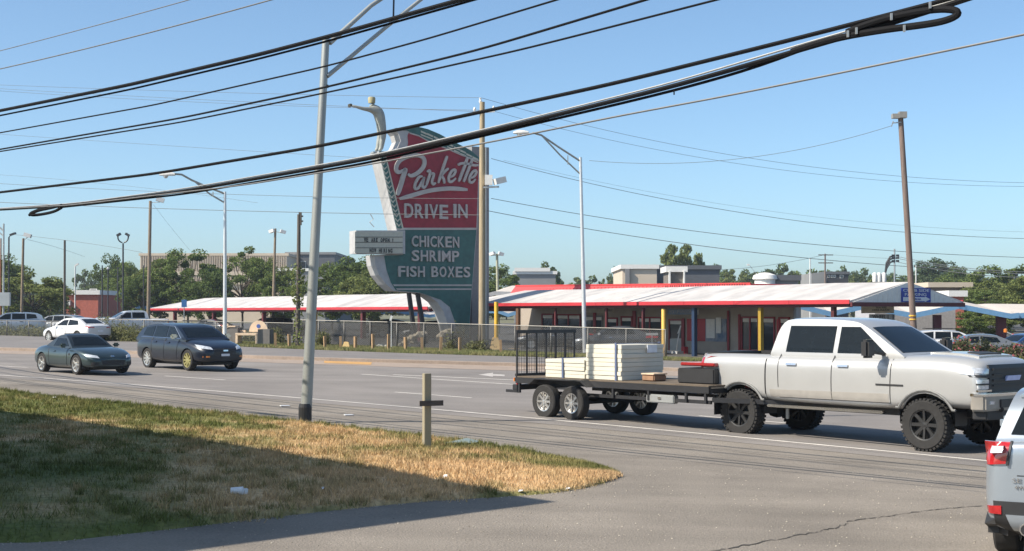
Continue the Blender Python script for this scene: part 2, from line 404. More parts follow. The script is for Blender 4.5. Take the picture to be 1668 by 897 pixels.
u = rs.uniform(0, 1, n) * (NU - 1.001); v = rs.uniform(0.0, 1, n) * (NV - 1.001)
i0 = u.astype(int); j0 = v.astype(int); fu = (u - i0)[:, None]; fv = (v - j0)[:, None]
pos = (BVS[i0, j0] * (1 - fu) * (1 - fv) + BVS[i0 + 1, j0] * fu * (1 - fv) + BVS[i0, j0 + 1] * (1 - fu) * fv + BVS[i0 + 1, j0 + 1] * fu * fv)
keep = (pos[:, 0] > -0.40 * pos[:, 1] - 1) & (pos[:, 1] < 45)
pos = pos[keep]; g = BGR[i0, j0][keep]
# ragged edge: push the outermost tufts a little past the pavement edge
pos[:, :2] += rs.normal(0, 0.035, (len(pos), 2)); pos[:, 2] -= 0.012
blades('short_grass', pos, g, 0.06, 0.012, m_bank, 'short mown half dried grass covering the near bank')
# coarser clumps scattered over the bank
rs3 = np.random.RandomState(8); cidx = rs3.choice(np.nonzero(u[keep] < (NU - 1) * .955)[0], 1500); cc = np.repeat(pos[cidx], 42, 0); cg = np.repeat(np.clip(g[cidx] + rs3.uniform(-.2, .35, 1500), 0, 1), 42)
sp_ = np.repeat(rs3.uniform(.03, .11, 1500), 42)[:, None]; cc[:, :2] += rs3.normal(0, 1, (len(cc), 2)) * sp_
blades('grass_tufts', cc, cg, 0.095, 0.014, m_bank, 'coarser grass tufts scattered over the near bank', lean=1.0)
# verge tufts
wa = np.array([tuple(p) for p in resample(VA, 400)]); wb = np.array([tuple(p) for p in resample(VB, 400)])
n = 110000; i0 = rs.randint(0, 399, n); f = rs.uniform(0, 1, (n, 1)); k = rs.uniform(0, 1, (n, 1))
pp = (wa[i0] * (1 - f) + wa[i0 + 1] * f) * (1 - k) + (wb[i0] * (1 - f) + wb[i0 + 1] * f) * k
pp = pp[(pp[:, 0] > -0.4 * pp[:, 1]) & (pp[:, 0] < 0.4 * pp[:, 1])]
pp[:, 2] = [gz(a, b_) + 0.13 for a, b_ in pp[:, :2]]
blades('weedy_grass', pp, None, 0.13, 0.03, mat('weed_blade', (0.10, 0.135, 0.035), 0.9, var=0.25, scale=1.2, col2=(0.26, 0.22, 0.10), island=0.25), 'weedy green grass strip along the foot of the chain link fence')

# loose gravel along the bank edge and on the apron
rs4 = np.random.RandomState(6); E1_ = np.array([tuple(p) for p in resample(GB, 600)]); E2_ = np.array([tuple(p) for p in resample(GA, 600)])
gp = np.concatenate([E1_[rs4.randint(150, 600, 2600)] + np.c_[rs4.normal(0, .09, 2600), rs4.normal(0, .09, 2600), np.zeros(2600)], E2_[rs4.randint(150, 600, 1600)] + np.c_[rs4.normal(0, .08, 1600), rs4.normal(0, .08, 1600), np.zeros(1600)],
    np.c_[rs4.uniform(-3, 7.5, 1500), rs4.uniform(12.5, 21, 1500), np.zeros(1500)]])
vs = []; fs = []
for k, (x, y, _) in enumerate(gp):
    s_ = rs4.uniform(.004, .013); a_ = rs4.uniform(0, 6.28); z_ = gz(x, y) + .002; n0 = len(vs)
    for j in range(4): vs.append((x + s_ * math.cos(a_ + j * 1.57) * rs4.uniform(.7, 1.3), y + s_ * math.sin(a_ + j * 1.57) * rs4.uniform(.7, 1.3), z_))
    vs.append((x, y, z_ + s_ * .9)); fs += [(n0, n0 + 1, n0 + 4), (n0 + 1, n0 + 2, n0 + 4), (n0 + 2, n0 + 3, n0 + 4), (n0 + 3, n0, n0 + 4)]
gm_ = MB(); gm_.v = vs; gm_.f = fs; go_ = gm_.build('gravel', mat('gravel_stone', (0.30, 0.27, 0.22), .9, var=.2, island=.5), fix=False); tag(go_, 'loose gravel specks along the bank edge and on the driveway', 'gravel', kind='stuff')
# ------------------------------------------------------------------ far buildings
M_CREAM = mat('cream_wall', (0.55, 0.46, 0.36), 0.85, var=0.06, scale=0.4)
M_DGREY = mat('dark_grey_wall', (0.10, 0.105, 0.115), 0.8, var=0.08, scale=0.4)
M_MGREY = mat('mid_grey_wall', (0.22, 0.22, 0.22), 0.8, var=0.08, scale=0.4)
M_BRICK = mat('red_brick_wall', (0.42, 0.12, 0.08), 0.85, var=0.15, scale=3)
M_WROOF = mat('white_trim', (0.72, 0.70, 0.66), 0.6, var=0.05)
M_GLASS = mat('window_glass', (0.035, 0.045, 0.055), 0.08, var=0.3, scale=0.7, spec=0.8)
M_METAL = mat('galvanised_metal', (0.42, 0.43, 0.42), 0.45, 0.6, var=0.08, scale=1.5)
M_BLACK = mat('black_metal', (0.02, 0.02, 0.022), 0.5, var=0.1)
def rectbox(mb, x0, x1, z0, z1, Y, depth):
    mb.box(((x0 + x1) / 2, Y + depth / 2, (z0 + z1) / 2), (x1 - x0, depth, z1 - z0))
def block(name, px0, px1, pyt, Y, depth, m, label, trim=None, ribs=0, ribm=None, windows=None, zb=0.0, cat='building', bands=None):
    x0, x1 = X(px0, Y), X(px1, Y); zt = P(px0, pyt, Y).z
    rt = empty(name, ((x0 + x1) / 2, Y + depth / 2, 0.2), 0, label, cat)
    w = MB(); rectbox(w, x0, x1, zb, zt, Y, depth); w.build('wall', m, world_root=rt)
    if trim:
        w = MB(); rectbox(w, x0 - .3, x1 + .3, zt - 0.05, zt + 0.55, Y - 0.3, depth + .6); w.build('roof_trim', trim, world_root=rt)
    if ribs:
        st = (x1 - x0) / ribs
        if ribs <= 300:
            me0 = None
            for i in range(ribs):
                if me0 is None:
                    q = MB(); q.box((0, 0, 0), (st * .3, 0.35, (zt - zb) * .42)); me0 = q.mesh('rib'); me0.materials.append(ribm or m)
                lo = link('rib', me0, rt); lo.location = Vector((x0 + st * (i + .5), Y - 0.17, zt - 0.05 - (zt - zb) * .22)) - rt.location
    for (a, b, c, d) in (windows or []):
        xa, xb = X(a, Y), X(b, Y); zc, zd = P(a, c, Y).z, P(a, d, Y).z
        q = MB(); rectbox(q, xa, xb, zd, zc, Y - 0.06, 0.12); fr = q.build('window', M_WROOF, world_root=rt)
        q = MB(); k = .12; q.box(((xa + xb) / 2 - rt.location.x, Y - 0.08 - rt.location.y, (zc + zd) / 2 - rt.location.z), (xb - xa - 2 * k, 0.06, zc - zd - 2 * k)); q.build('pane', M_GLASS, fr)
    for (a, b, c, d, mm) in (bands or []):
        q = MB(); rectbox(q, X(a, Y), X(b, Y), P(a, d, Y).z, P(a, c, Y).z, Y - 0.5, 0.52); q.build('wall_band', mm, world_root=rt)
    return rt
block('office_building', 228, 468, 416, 330, 60, M_CREAM, 'long tan office block with vertical ribs behind the left trees', M_CREAM, ribs=64, ribm=M_CREAM,
      windows=[(350, 362, 447, 455), (398, 410, 445, 455)], bands=[(228, 470, 442, 448, M_CREAM), (228, 470, 458, 463, M_CREAM)])
block('office_building', 466, 545, 414, 345, 40, M_DGREY, 'dark grey flat office block beside the tan ribbed one', M_MGREY, windows=[(488, 498, 425, 437), (523, 536, 433, 439)])
block('warehouse', 455, 530, 441, 300, 25, M_MGREY, 'low grey building wing in front of the dark office block', M_WROOF)
block('brick_restaurant', 104, 160, 479, 190, 16, M_BRICK, 'small red brick shop behind the parked cars at the left', M_WROOF, bands=[(104, 116, 489, 497, M_WROOF)], windows=[(146, 158, 470, 478)])
block('shop_building', 838, 905, 446, 260, 30, M_MGREY, 'grey building with white layered roof bands left of the red roof', M_WROOF, bands=[(838, 896, 436, 442, M_WROOF)])
block('store_block', 1014, 1070, 437, 200, 18, M_CREAM, 'cream box-shaped store front tower behind the red roof', M_WROOF, bands=[(1018, 1025, 438, 470, M_MGREY)])
block('store_block', 1055, 1172, 438, 206, 20, M_DGREY, 'long dark slate store wall adjoining the cream tower', M_DGREY)
block('rooftop_screen', 1089, 1115, 442, 150, 5, mat('taupe_panel', (0.16, 0.14, 0.12), 0.8), 'framed brown square panel standing in front of the slate wall', M_WROOF, bands=[(1089, 1091.5, 441, 470, M_WROOF), (1112.5, 1115, 441, 470, M_WROOF)], cat='panel')
block('brick_house', 1346, 1382, 446, 320, 14, mat('black_brick', (0.035, 0.035, 0.04), 0.8), 'dark two storey house with white windows on the skyline', M_DGREY,
      windows=[(1348, 1352, 447.5, 452), (1353.5, 1357, 447.5, 452), (1358, 1361.5, 447.5, 452), (1368, 1374, 447.5, 453)])
block('shed', 1322, 1346, 445, 315, 12, M_MGREY, 'small grey shed attached left of the dark house', None)
block('air_handler', 1264, 1300, 456, 150, 6, M_MGREY, 'low grey metal unit behind the white ridge', M_DGREY, cat='roof unit')
block('brown_hall', 1515, 1580, 467, 170, 14, mat('brown_fascia', (0.22, 0.15, 0.11), 0.8), 'low brown roofed hall behind the gable end', M_CREAM)
block('brick_annex', 1549, 1570, 482, 140, 6, M_BRICK, 'small red brick annex right of the gable end', M_WROOF)
# round white vent on the white ridge
v = MB(); v.lathe([(0, 0), (1.4, 0), (1.4, .5), (1.1, .6), (1.1, 1.0), (1.35, 1.1), (1.2, 1.5), (.5, 1.75), (0, 1.8)], 20)
o = v.build('roof_vent', M_WROOF, smooth=True); o.location = P(1246, 471, 150); tag(o, 'white domed exhaust vent poking above the white ridge', 'roof vent')
# ------------------------------------------------------------------ trees
M_BARK = mat('bark', (0.09, 0.07, 0.05), 0.95, var=0.25, scale=4)
def leafmat(nm, a, b): return mat(nm, a, 0.75, var=0.2, scale=0.35, col2=b, island=0.38, spec=0.2, translucent=0.35)
ML = [leafmat('leaves_dark', (0.08, 0.12, 0.035), (0.155, 0.20, 0.06)), leafmat('leaves_mid', (0.10, 0.145, 0.04), (0.20, 0.245, 0.07)),
      leafmat('leaves_olive', (0.13, 0.165, 0.05), (0.25, 0.27, 0.09)), leafmat('leaves_blue', (0.06, 0.095, 0.045), (0.12, 0.155, 0.075))]
def crown_mesh(seed, n, shape, leaf, clumps):
    rs = np.random.RandomState(seed); C = []
    while len(C) < clumps:
        p = rs.uniform(-1, 1, 3)
        if shape == 'cone':
            z = (p[2] + 1) / 2; R = (1 - z) ** 0.7 * 0.85 + 0.16
            if math.hypot(p[0], p[1]) > R: continue
        elif np.linalg.norm(p) > 1: continue
        if shape != 'cone' and np.linalg.norm(p) < 0.45: continue
        r = rs.uniform(.09, .27) if shape != 'cone' else rs.uniform(.08, .17)
        C.append((p, r))
    idx = rs.randint(0, clumps, n); base = np.array([C[i][0] for i in idx]); rr = np.array([C[i][1] for i in idx])
    d = rs.normal(0, 1, (n, 3)); d /= np.linalg.norm(d, axis=1)[:, None]; d[:, 2] = d[:, 2] * 0.75
    pos = base + d * (rr * rs.uniform(.55, 1.1, n))[:, None]
    pos = (pos) * 0.5; pos[:, 2] += 0.5
    a = rs.normal(0, 1, (n, 3)); a /= np.linalg.norm(a, axis=1)[:, None]; b = np.cross(a, rs.normal(0, 1, (n, 3))); b /= np.linalg.norm(b, axis=1)[:, None]
    s = leaf * rs.uniform(.6, 1.4, (n, 1)); v = np.zeros((n, 4, 3))
    v[:, 0] = pos - a * s; v[:, 1] = pos + b * s * .6; v[:, 2] = pos + a * s; v[:, 3] = pos - b * s * .6
    me = bpy.data.meshes.new('crown'); me.vertices.add(4 * n); me.vertices.foreach_set('co', v.ravel())
    me.loops.add(4 * n); me.loops.foreach_set('vertex_index', np.arange(4 * n, dtype=np.int32))
    me.polygons.add(n); me.polygons.foreach_set('loop_start', np.arange(0, 4 * n, 4, dtype=np.int32)); me.update(calc_edges=True)
    return me, C
def make_tree_kind(seed, n, shape, leaf, clumps, m, ctr=0.25):
    me, C = crown_mesh(seed, n, shape, leaf, clumps); me.materials.append(m)
    # unit tree: height 1, crown from ctr to 1, width 1
    co = np.zeros(len(me.vertices) * 3); me.vertices.foreach_get('co', co); co = co.reshape(-1, 3); co[:, 2] = ctr + co[:, 2] * (1 - ctr); me.vertices.foreach_set('co', co.ravel()); me.update()
    rs = random.Random(seed); t = MB()
    t.tube([(0, 0, 0), (0.01, 0, .15), (-0.01, 0.01, ctr + .1), (0.0, 0, .62), (0.01, 0, .85)], [0.035, 0.026, 0.02, 0.012, 0.004], 7)
    tm = t.mesh('trunk'); tm.materials.append(M_BARK)
    l = MB()
    for (p, r) in C[:26]:
        e_ = Vector((p[0] * .45, p[1] * .45, ctr + (p[2] * .5 + .5) * (1 - ctr))); s_ = Vector((0, 0, min(e_.z * .75, rs.uniform(ctr * .8, .5))))
        l.tube([s_, s_.lerp(e_, .5) + Vector((0, 0, .02)), e_], [0.010, 0.006, 0.002], 5)
    lm = l.mesh('limbs'); lm.materials.append(M_BARK)
    return me, tm, lm
KIND = {
 'dark': make_tree_kind(11, 17000, 'round', .0175, 95, ML[0], .18),
 'mid': make_tree_kind(12, 17000, 'round', .0175, 80, ML[1], .2),
 'olive': make_tree_kind(13, 16000, 'round', .018, 80, ML[2], .2),
 'blue': make_tree_kind(14, 17000, 'round', .0175, 90, ML[3], .15),
 'open': make_tree_kind(15, 13000, 'round', .015, 60, ML[1], .22),
 'cone': make_tree_kind(16, 14000, 'cone', .026, 420, ML[2], .08),
 'far': make_tree_kind(17, 3000, 'round', .034, 36, ML[0], .12),
 'far2': make_tree_kind(18, 3000, 'round', .034, 30, ML[2], .12)}
tr = random.Random(21)
def tree(px0, px1, pyt, Y, kind, label, group=None, zb=0.2, name='broadleaf_tree', depthk=1.0):
    w = abs(X(px1, Y) - X(px0, Y)); xc = X((px0 + px1) / 2, Y); h = (P(px0, pyt, Y).z - zb) * .96
    r = empty(name, (xc, Y, zb), 0, label, 'tree', group)
    cm, tm, lm = KIND[kind]; rz = tr.uniform(0, 6.28)
    for nm, me in (('crown', cm), ('trunk', tm), ('limbs', lm)):
        o = link(nm, me, r); o.scale = (w * (1.3 if nm != 'trunk' else .7), w * depthk * (1.3 if nm != 'trunk' else .7), h); o.rotation_euler = (0, 0, rz)
    return r
tree(-40, 48, 412, 175, 'dark', 'dark tall tree at the far left edge behind the lamp posts')
tree(0, 108, 442, 150, 'olive', 'bright bushy green tree behind the leftmost fence section')
tree(62, 106, 452, 172, 'dark', 'low dark tree just left of the red brick shop')
tree(156, 208, 412, 215, 'dark', 'tall rounded dark tree right of the red brick shop')
tree(172, 240, 424, 205, 'mid', 'mid green tree behind the curled twin lamp post')
tree(205, 262, 440, 165, 'dark', 'dark tree behind the left end of the white canopy')
tree(222, 300, 425, 170, 'olive', 'spreading tree left of the slender street light')
tree(262, 352, 402, 166, 'mid', 'large feathery tree in front of the tan office block, left of the street light')
tree(310, 372, 438, 158, 'dark', 'lower dark tree behind the slender street light')
tree(350, 440, 398, 172, 'open', 'tall open tree right of the slender street light')
tree(412, 470, 420, 180, 'olive', 'pale tree behind the twin floodlight pole')
tree(428, 492, 440, 160, 'mid', 'dense low tree between the floodlight pole and the ivy covered post')
tree(508, 575, 424, 165, 'mid', 'green tree right of the near light pole')
tree(540, 640, 414, 160, 'dark', 'big dark tree just behind the marquee box')
tree(560, 650, 440, 150, 'olive', 'lower tree below the marquee box')
tree(770, 848, 428, 185, 'mid', 'rounded tree behind the lamp right of the big sign')
tree(870, 912, 428, 300, 'far', 'small dark tree right of the white banded roof')
tree(1066, 1118, 394, 230, 'cone', 'tall pointed tree behind the framed brown panel, left one', name='conifer_tree')
tree(1092, 1140, 394, 232, 'cone', 'tall pointed tree behind the framed brown panel, middle one', name='conifer_tree')
tree(1116, 1160, 409, 234, 'cone', 'shorter pointed tree right of the pair', name='conifer_tree')
tree(1490, 1560, 420, 260, 'blue', 'large bluish tree behind the blue parking sign')
tree(1530, 1582, 432, 250, 'dark', 'dark rounded tree right of the bluish tree')
tree(1558, 1650, 452, 170, 'olive', 'yellowish green tree at the right behind the brick annex')
tree(1590, 1700, 428, 185, 'mid', 'tall leafy tree at the right edge of the picture')
tree(1560, 1640, 470, 150, 'mid', 'lower leafy tree behind the blue edged roof, left of two')
tree(1620, 1720, 474, 145, 'dark', 'lower leafy tree behind the blue edged roof, right of two')
tree(1645, 1740, 440, 140, 'olive', 'broad tree partly cut by the right edge of the picture')
tree(1520, 1600, 448, 200, 'mid', 'green tree just behind the brown roofed hall')
tree(1545, 1600, 506, 118, 'mid', 'small green tree under the pale blue peak of the zigzag roof', zb=-.2)
tree(1585, 1650, 508, 120, 'olive', 'small yellowish tree under the right slope of the zigzag roof', zb=-.2)
skl = [(880, 930, 445), (905, 960, 447), (990, 1016, 436), (975, 1000, 446), (1150, 1190, 432), (1170, 1215, 434), (1195, 1240, 440), (1212, 1262, 438), (1240, 1300, 431), (1262, 1316, 434),
       (1290, 1345, 440), (1330, 1368, 436), (1356, 1390, 434), (1372, 1400, 442), (1384, 1425, 438), (1410, 1450, 446), (1430, 1475, 446), (1455, 1500, 446), (1440, 1510, 450), (1480, 1530, 440), (120, 150, 440), (205, 235, 428), (940, 985, 450), (1020, 1075, 450), (800, 850, 440)]
def SKW(a):
    marks = [(120, 'between the bare dark pole and the brick shop'), (205, 'behind the curled twin lamp post'), (800, 'behind the lamp right of the big sign'), (880, 'just right of the white banded grey building'), (905, 'left of the right street light'), (940, 'directly behind the right street light'), (975, 'right of the right street light'), (990, 'touching the left side of the cream tower'), (1020, 'behind the cream tower'), (1150, 'right of the pointed trees'), (1170, 'above the right end of the slate wall'), (1195, 'left of the thin white mast over the ridge'), (1212, 'behind the white mast lamp head'), (1240, 'above the domed roof vent'), (1262, 'above the low grey roof unit'), (1290, 'left of the taller white mast'), (1330, 'behind the small grey shed'), (1356, 'behind the left half of the dark house'), (1372, 'behind the right half of the dark house'), (1384, 'just right of the dark house'), (1410, 'left of the transformer cans'), (1430, 'behind the transformer cans'), (1440, 'behind the steel riser pole, broad and low'), (1455, 'left of the reddish pole'), (1480, 'behind the reddish pole')]
    return dict(marks)[a]
for i, (a, b, c) in enumerate(skl):
    tree(a, b, c, 340 + (i * 37) % 90, ('far', 'far2')[i % 2], 'small rounded %s tree on the skyline, ' % ('dark', 'olive')[i % 2] + SKW(a), 'distant trees on the skyline', zb=0.0)
# far wood closing the horizon: a joined mass of crowns
wm = MB(); rr = random.Random(4)
cm = KIND['far'][0]; nv = len(cm.vertices); co = np.zeros(nv * 3); cm.vertices.foreach_get('co', co); co = co.reshape(-1, 3)
allv = []
for i in range(130):
    x = -215 + i * 3.6; Y = 430 + rr.uniform(-20, 25); s = rr.uniform(12, 19); hgt = rr.uniform(9.5, 12.5) + (3.2 if x > 55 else 0)
    allv.append(co * np.array([s, s, hgt]) + np.array([x, Y, -1]))
V = np.concatenate(allv); nq = len(V) // 4
me = bpy.data.meshes.new('far_wood'); me.vertices.add(len(V)); me.vertices.foreach_set('co', V.ravel())
me.loops.add(len(V)); me.loops.foreach_set('vertex_index', np.arange(len(V), dtype=np.int32)); me.polygons.add(nq); me.polygons.foreach_set('loop_start', np.arange(0, len(V), 4, dtype=np.int32)); me.update(calc_edges=True)
me.materials.append(ML[3]); o = bpy.data.objects.new('far_wood', me); COL.objects.link(o); tag(o, 'continuous dark green wood closing the far horizon', 'wood', kind='stuff')
# ------------------------------------------------------------------ the building off frame that shades the bank
c0 = Vector((0.54, 16.86, 0)) - SUNH * -7.5 * -1
hb = 7.5 * math.tan(SUN_EL) + gz(c0.x, c0.y) + 0.15
c0 = Vector((0.54 + SUNH.x * 7.5, 16.86 + SUNH.y * 7.5, 0))
d1 = Vector((-0.707, 0.707, 0)); d2 = Vector((-0.66, -0.75, 0))
q = [c0, c0 + d1 * 30, c0 + d1 * 30 + d2 * 9, c0 + d2 * 9]
rt = empty('store_building', (c0.x, c0.y, 0), 0, 'plain tan roadside store left of the camera that shades the bank', 'building')
w = MB(); w.prism([(p.x, p.y) for p in q], 'z', -0.3, hb - .3); w.build('wall', M_CREAM, world_root=rt)
w = MB(); w.prism([(p.x, p.y) for p in q], 'z', hb - .298, hb); w.build('roof', M_MGREY, world_root=rt)
# ------------------------------------------------------------------ poles and lamps
M_GALV = mat('pole_steel', (0.34, 0.35, 0.33), 0.5, 0.5, var=0.12, scale=2.5, stretch=(1, 1, .3))
M_GALVL = mat('light_pole_aluminium', (0.62, 0.63, 0.63), 0.4, 0.4, var=0.05)
M_WOOD = mat('pole_wood', (0.22, 0.17, 0.12), 0.9, var=0.25, scale=5, stretch=(4, 4, .3), bump=.4)
M_WOODP = mat('pale_pole_wood', (0.36, 0.285, 0.18), 0.85, var=0.2, scale=5, stretch=(4, 4, .25), bump=.3)
M_WOODD = mat('dark_pole_wood', (0.10, 0.085, 0.07), 0.9, var=0.25, scale=5, stretch=(4, 4, .3))
M_WOODR = mat('reddish_pole_wood', (0.17, 0.125, 0.105), 0.9, var=0.25, scale=4, stretch=(4, 4, .25), bump=.3)
M_BOX = mat('pale_enamel', (0.66, 0.65, 0.62), 0.5, var=0.06)
M_LENS = mat('lamp_lens', (0.55, 0.56, 0.55), 0.2, var=0.05)
def polebase(pxb, pyb=None, Y=None):
    return G(pxb, pyb) if pyb else onground(pxb, Y)
def mkpole(name, b, top, r0, r1, m, label, cat, world=True, n=12):
    rt = empty(name, b, 0, label, cat)
    q = MB(); q.tube([b - Vector((0, 0, .2)), b.lerp(top, .5), top], [r0, (r0 + r1) / 2, r1], n); q.build('pole', m, world_root=rt, smooth=True); return rt
def part(rt, name, m, f, smooth=False):
    q = MB(); f(q); return q.build(name, m, world_root=rt, smooth=smooth)
# near steel pole with truss arm
b = polebase(497, 688); top = P(531, 60, 27.9)
rt = mkpole('street_light_pole', b, top, 0.112, 0.074, M_GALV, 'large leaning galvanised light pole standing at the bank edge by the road', 'light pole', n=20)
part(rt, 'base_sleeve', M_BLACK, lambda q: q.lathe([(0, 0), (.13, 0), (.13, .26), (.115, .33), (.0, .33)], 16, c=b + Vector((0, 0, .04))))
E1 = P(700, -55, 29.5); E2 = P(760, -60, 29.8); s1 = P(537, 70, 27.9); s2 = P(533, 124, 27.85)
part(rt, 'upper_arm', M_GALV, lambda q: q.tube([s1, s1.lerp(E1, .4) + Vector((0, 0, .12)), E1], [.05, .045, .04], 10), True)
part(rt, 'lower_arm', M_GALV, lambda q: q.tube([s2, s2.lerp(E2, .4) + Vector((0, 0, .03)), E2], [.045, .04, .035], 10), True)
pu = s1.lerp(E1, .63) + Vector((0, 0, .11)); pl_ = s2.lerp(E2, .465) + Vector((0, 0, .03))
part(rt, 'brace', M_BLACK, lambda q: q.bar(pu, Vector((pu.x, pl_.y, pl_.z)), .035))
part(rt, 'bolt', M_BLACK, lambda q: q.box(s2 + Vector((-.02, 0, -.2)), (.09, .06, .06)))
# street lights with truss arm and cobra head
def cobra(pxb, pyb, pxt, pyt, Yt, pts_up, pts_lo, head, r, label):
    b = polebase(pxb, pyb); Y = b.y; top = P(pxt, pyt, Y)
    rt = mkpole('street_light', b, top, r, r * .6, M_GALVL, label, 'street light')
    part(rt, 'upper_arm', M_GALV, lambda q: q.tube([P(a, c, Y - .3 * i) for i, (a, c) in enumerate(pts_up)], .055, 8), True)
    part(rt, 'lower_arm', M_GALV, lambda q: q.tube([P(a, c, Y - .3 * i) for i, (a, c) in enumerate(pts_lo)], .045, 8), True)
    h = P(head[0], head[1], Y - 1.0)
    hd = MB(); hd.lathe([(0, -.42), (.1, -.38), (.17, -.15), (.19, .1), (.12, .32), (.06, .42), (0, .42)], 14, axis='x')
    hd.v = [(-v[0] * 1.05 + h.x, v[1] * .9 + h.y, max(v[2], -.07) * .85 + h.z) for v in hd.v]
    hh = hd.build('lamp_head', M_BOX, world_root=rt, smooth=True)
    l = MB(); l.lathe([(0, -.14), (.08, -.12), (.13, -.05), (.14, 0), (0, 0)], 12, c=Vector((h.x - .1, h.y, h.z - .07)) - rt.location); l.build('lens', M_LENS, hh, smooth=True)
    part(rt, 'base_plate', M_METAL, lambda q: q.box(b + Vector((0, 0, .06)), (.5, .5, .1)))
    mid = [P((pts_up[1][0] + pts_up[2][0]) / 2, (pts_up[1][1] + pts_up[2][1]) / 2, Y - .45)]
    part(rt, 'brace', M_GALV, lambda q: q.bar(P(925, 253, Y - .4) if pxb > 800 else P(347, 312, Y - .4), P(925, 268, Y - .4) if pxb > 800 else P(347, 320, Y - .4), .05))
    return rt
cobra(953, 577, 945.5, 256, 0, [(945, 262), (908, 238), (882, 220), (868, 216)], [(945, 283), (912, 252), (884, 222)], (849, 216), .13, 'slender pale street light in front of the red roofed diner')
cobra(366.5, 566, 366.5, 312, 0, [(366, 315), (342, 306), (312, 293), (296, 284), (284, 283)], [(366, 330), (342, 316), (318, 296)], (273, 284), .12, 'slender pale street light left of the big sign, behind the dark wagon')
# wooden area-light poles
def flood(rt, c, size, ang, tilt=.3):
    M = Matrix.Rotation(ang, 3, 'Z') @ Matrix.Rotation(tilt, 3, 'Y')
    q = MB(); q.box((0, 0, 0), (size, size * .8, size * .55), rot=Matrix.Identity(3)); q.v = [M @ Vector(v) + c for v in q.v]
    h = q.build('lamp_head', M_BOX, world_root=rt)
    g = MB(); g.box((size * .5, 0, 0), (.03, size * .7, size * .45), rot=Matrix.Identity(3)); g.v = [M @ Vector(v) + c - rt.location for v in g.v]; g.build('lens', M_LENS, h)
def woodpole(pxb, pyb, pxt, pyt, w, m, label, floods=(), ybar=None, name='light_pole', cat='light pole', Y=None, arms=()):
    b = polebase(pxb, pyb, Y); Y = b.y; top = P(pxt, pyt, Y); r = w / 2 / FPX * Y
    rt = mkpole(name, b, top, r, r * .75, m, label, cat)
    for (a, c, s, an) in floods:
        p = P(a, c, Y - .1); flood(rt, p, s, an)
        part(rt, 'bracket', M_METAL, lambda q: q.bar(p - Vector((0, 0, s * .3)), P(pxt, max(pyt + 3, c), Y), .06))
    return rt
woodpole(241, 545, 245, 327, 6.5, M_WOOD, 'brown wooden pole with one tilted white floodlight, left of the white canopy', [(261, 325, .75, .2)])
woodpole(444, None, 448.5, 372, 5, M_WOOD, 'grey wooden pole topped by two floodlights behind the white canopy', [(443, 376, .5, 2.8), (461, 377, .5, .3)], Y=130)
woodpole(812, None, 809.5, 413, 5.5, mat('greenish_pole', (0.36, 0.36, 0.26), .8), 'greenish pole with two dark floodlights right of the big sign', [(802, 413, .5, 2.6), (816, 413, .5, .3)], Y=135)
rt = woodpole(485, 569, 487, 349, 7.5, M_WOODD, 'dark splintered wooden post wrapped in ivy behind the near light pole', name='utility_post', cat='post')
iv = np.random.RandomState(3); q = MB()
for i in range(420):
    k = iv.uniform(.02, .58) if iv.rand() < .5 else iv.uniform(.32, .62); bs = rt.location; px = 485 + 2 * k; zc = k * 7.6
    rr_ = .16 + .13 * iv.rand() + (.15 if .35 < k < .6 else 0) * iv.rand(); a = iv.uniform(0, 6.28); c = bs + Vector((X(485.5, bs.y) - bs.x + math.cos(a) * rr_, math.sin(a) * rr_, zc))
    u_ = Vector(iv.normal(0, 1, 3)).normalized() * .075; w_ = u_.cross(Vector(iv.normal(0, 1, 3))).normalized() * .06
    q.add([c - u_, c + w_, c + u_, c - w_], [(0, 1, 2, 3)])
o = q.build('ivy', ML[2], world_root=rt, fix=False); o['kind'] = 'stuff'
part(rt, 'insulator_bracket', M_WOODD, lambda q: (q.box(P(489, 356, rt.location.y), (.15, .15, .7)), q.box(P(490, 352, rt.location.y), (.25, .1, .08)), q.box(P(490, 360, rt.location.y), (.25, .1, .08))))
# main utility pole in front of the sign
b = polebase(785, 574); Y = b.y; top = P(785.5, 166, Y)
rt = mkpole('utility_pole', b, top, .19, .14, M_WOODP, 'tall pale wooden utility pole standing in front of the big sign', 'utility pole', n=16)
part(rt, 'insulator', M_BOX, lambda q: q.lathe([(0, 0), (.06, 0), (.09, .1), (.05, .2), (.07, .3), (0, .32)], 10, c=P(782.5, 168, Y)))
part(rt, 'insulator', M_BOX, lambda q: q.lathe([(0, 0), (.05, 0), (.08, .1), (.05, .2), (0, .25)], 10, c=P(773, 181, Y - .1)))
part(rt, 'insulator', M_BOX, lambda q: q.lathe([(0, 0), (.05, 0), (.08, .1), (.05, .2), (0, .25)], 10, c=P(804, 179, Y - .1)))
part(rt, 'crossarm', M_BOX, lambda q: q.bar(P(769, 184, Y - .1), P(806, 181, Y - .1), .09))
part(rt, 'meter_box', M_BOX, lambda q: q.box(P(796, 293, Y - .2), (.42, .3, .55)))
part(rt, 'bracket', M_METAL, lambda q: q.bar(P(787, 305, Y - .25), P(813, 304, Y - .25), .09))
part(rt, 'conduit', M_METAL, lambda q: q.tube([P(791.5, 240, Y - .05), P(791.5, 560, Y - .05)], .045, 6))
flood(rt, P(814, 294, Y - .3), .6, .35, -.25)
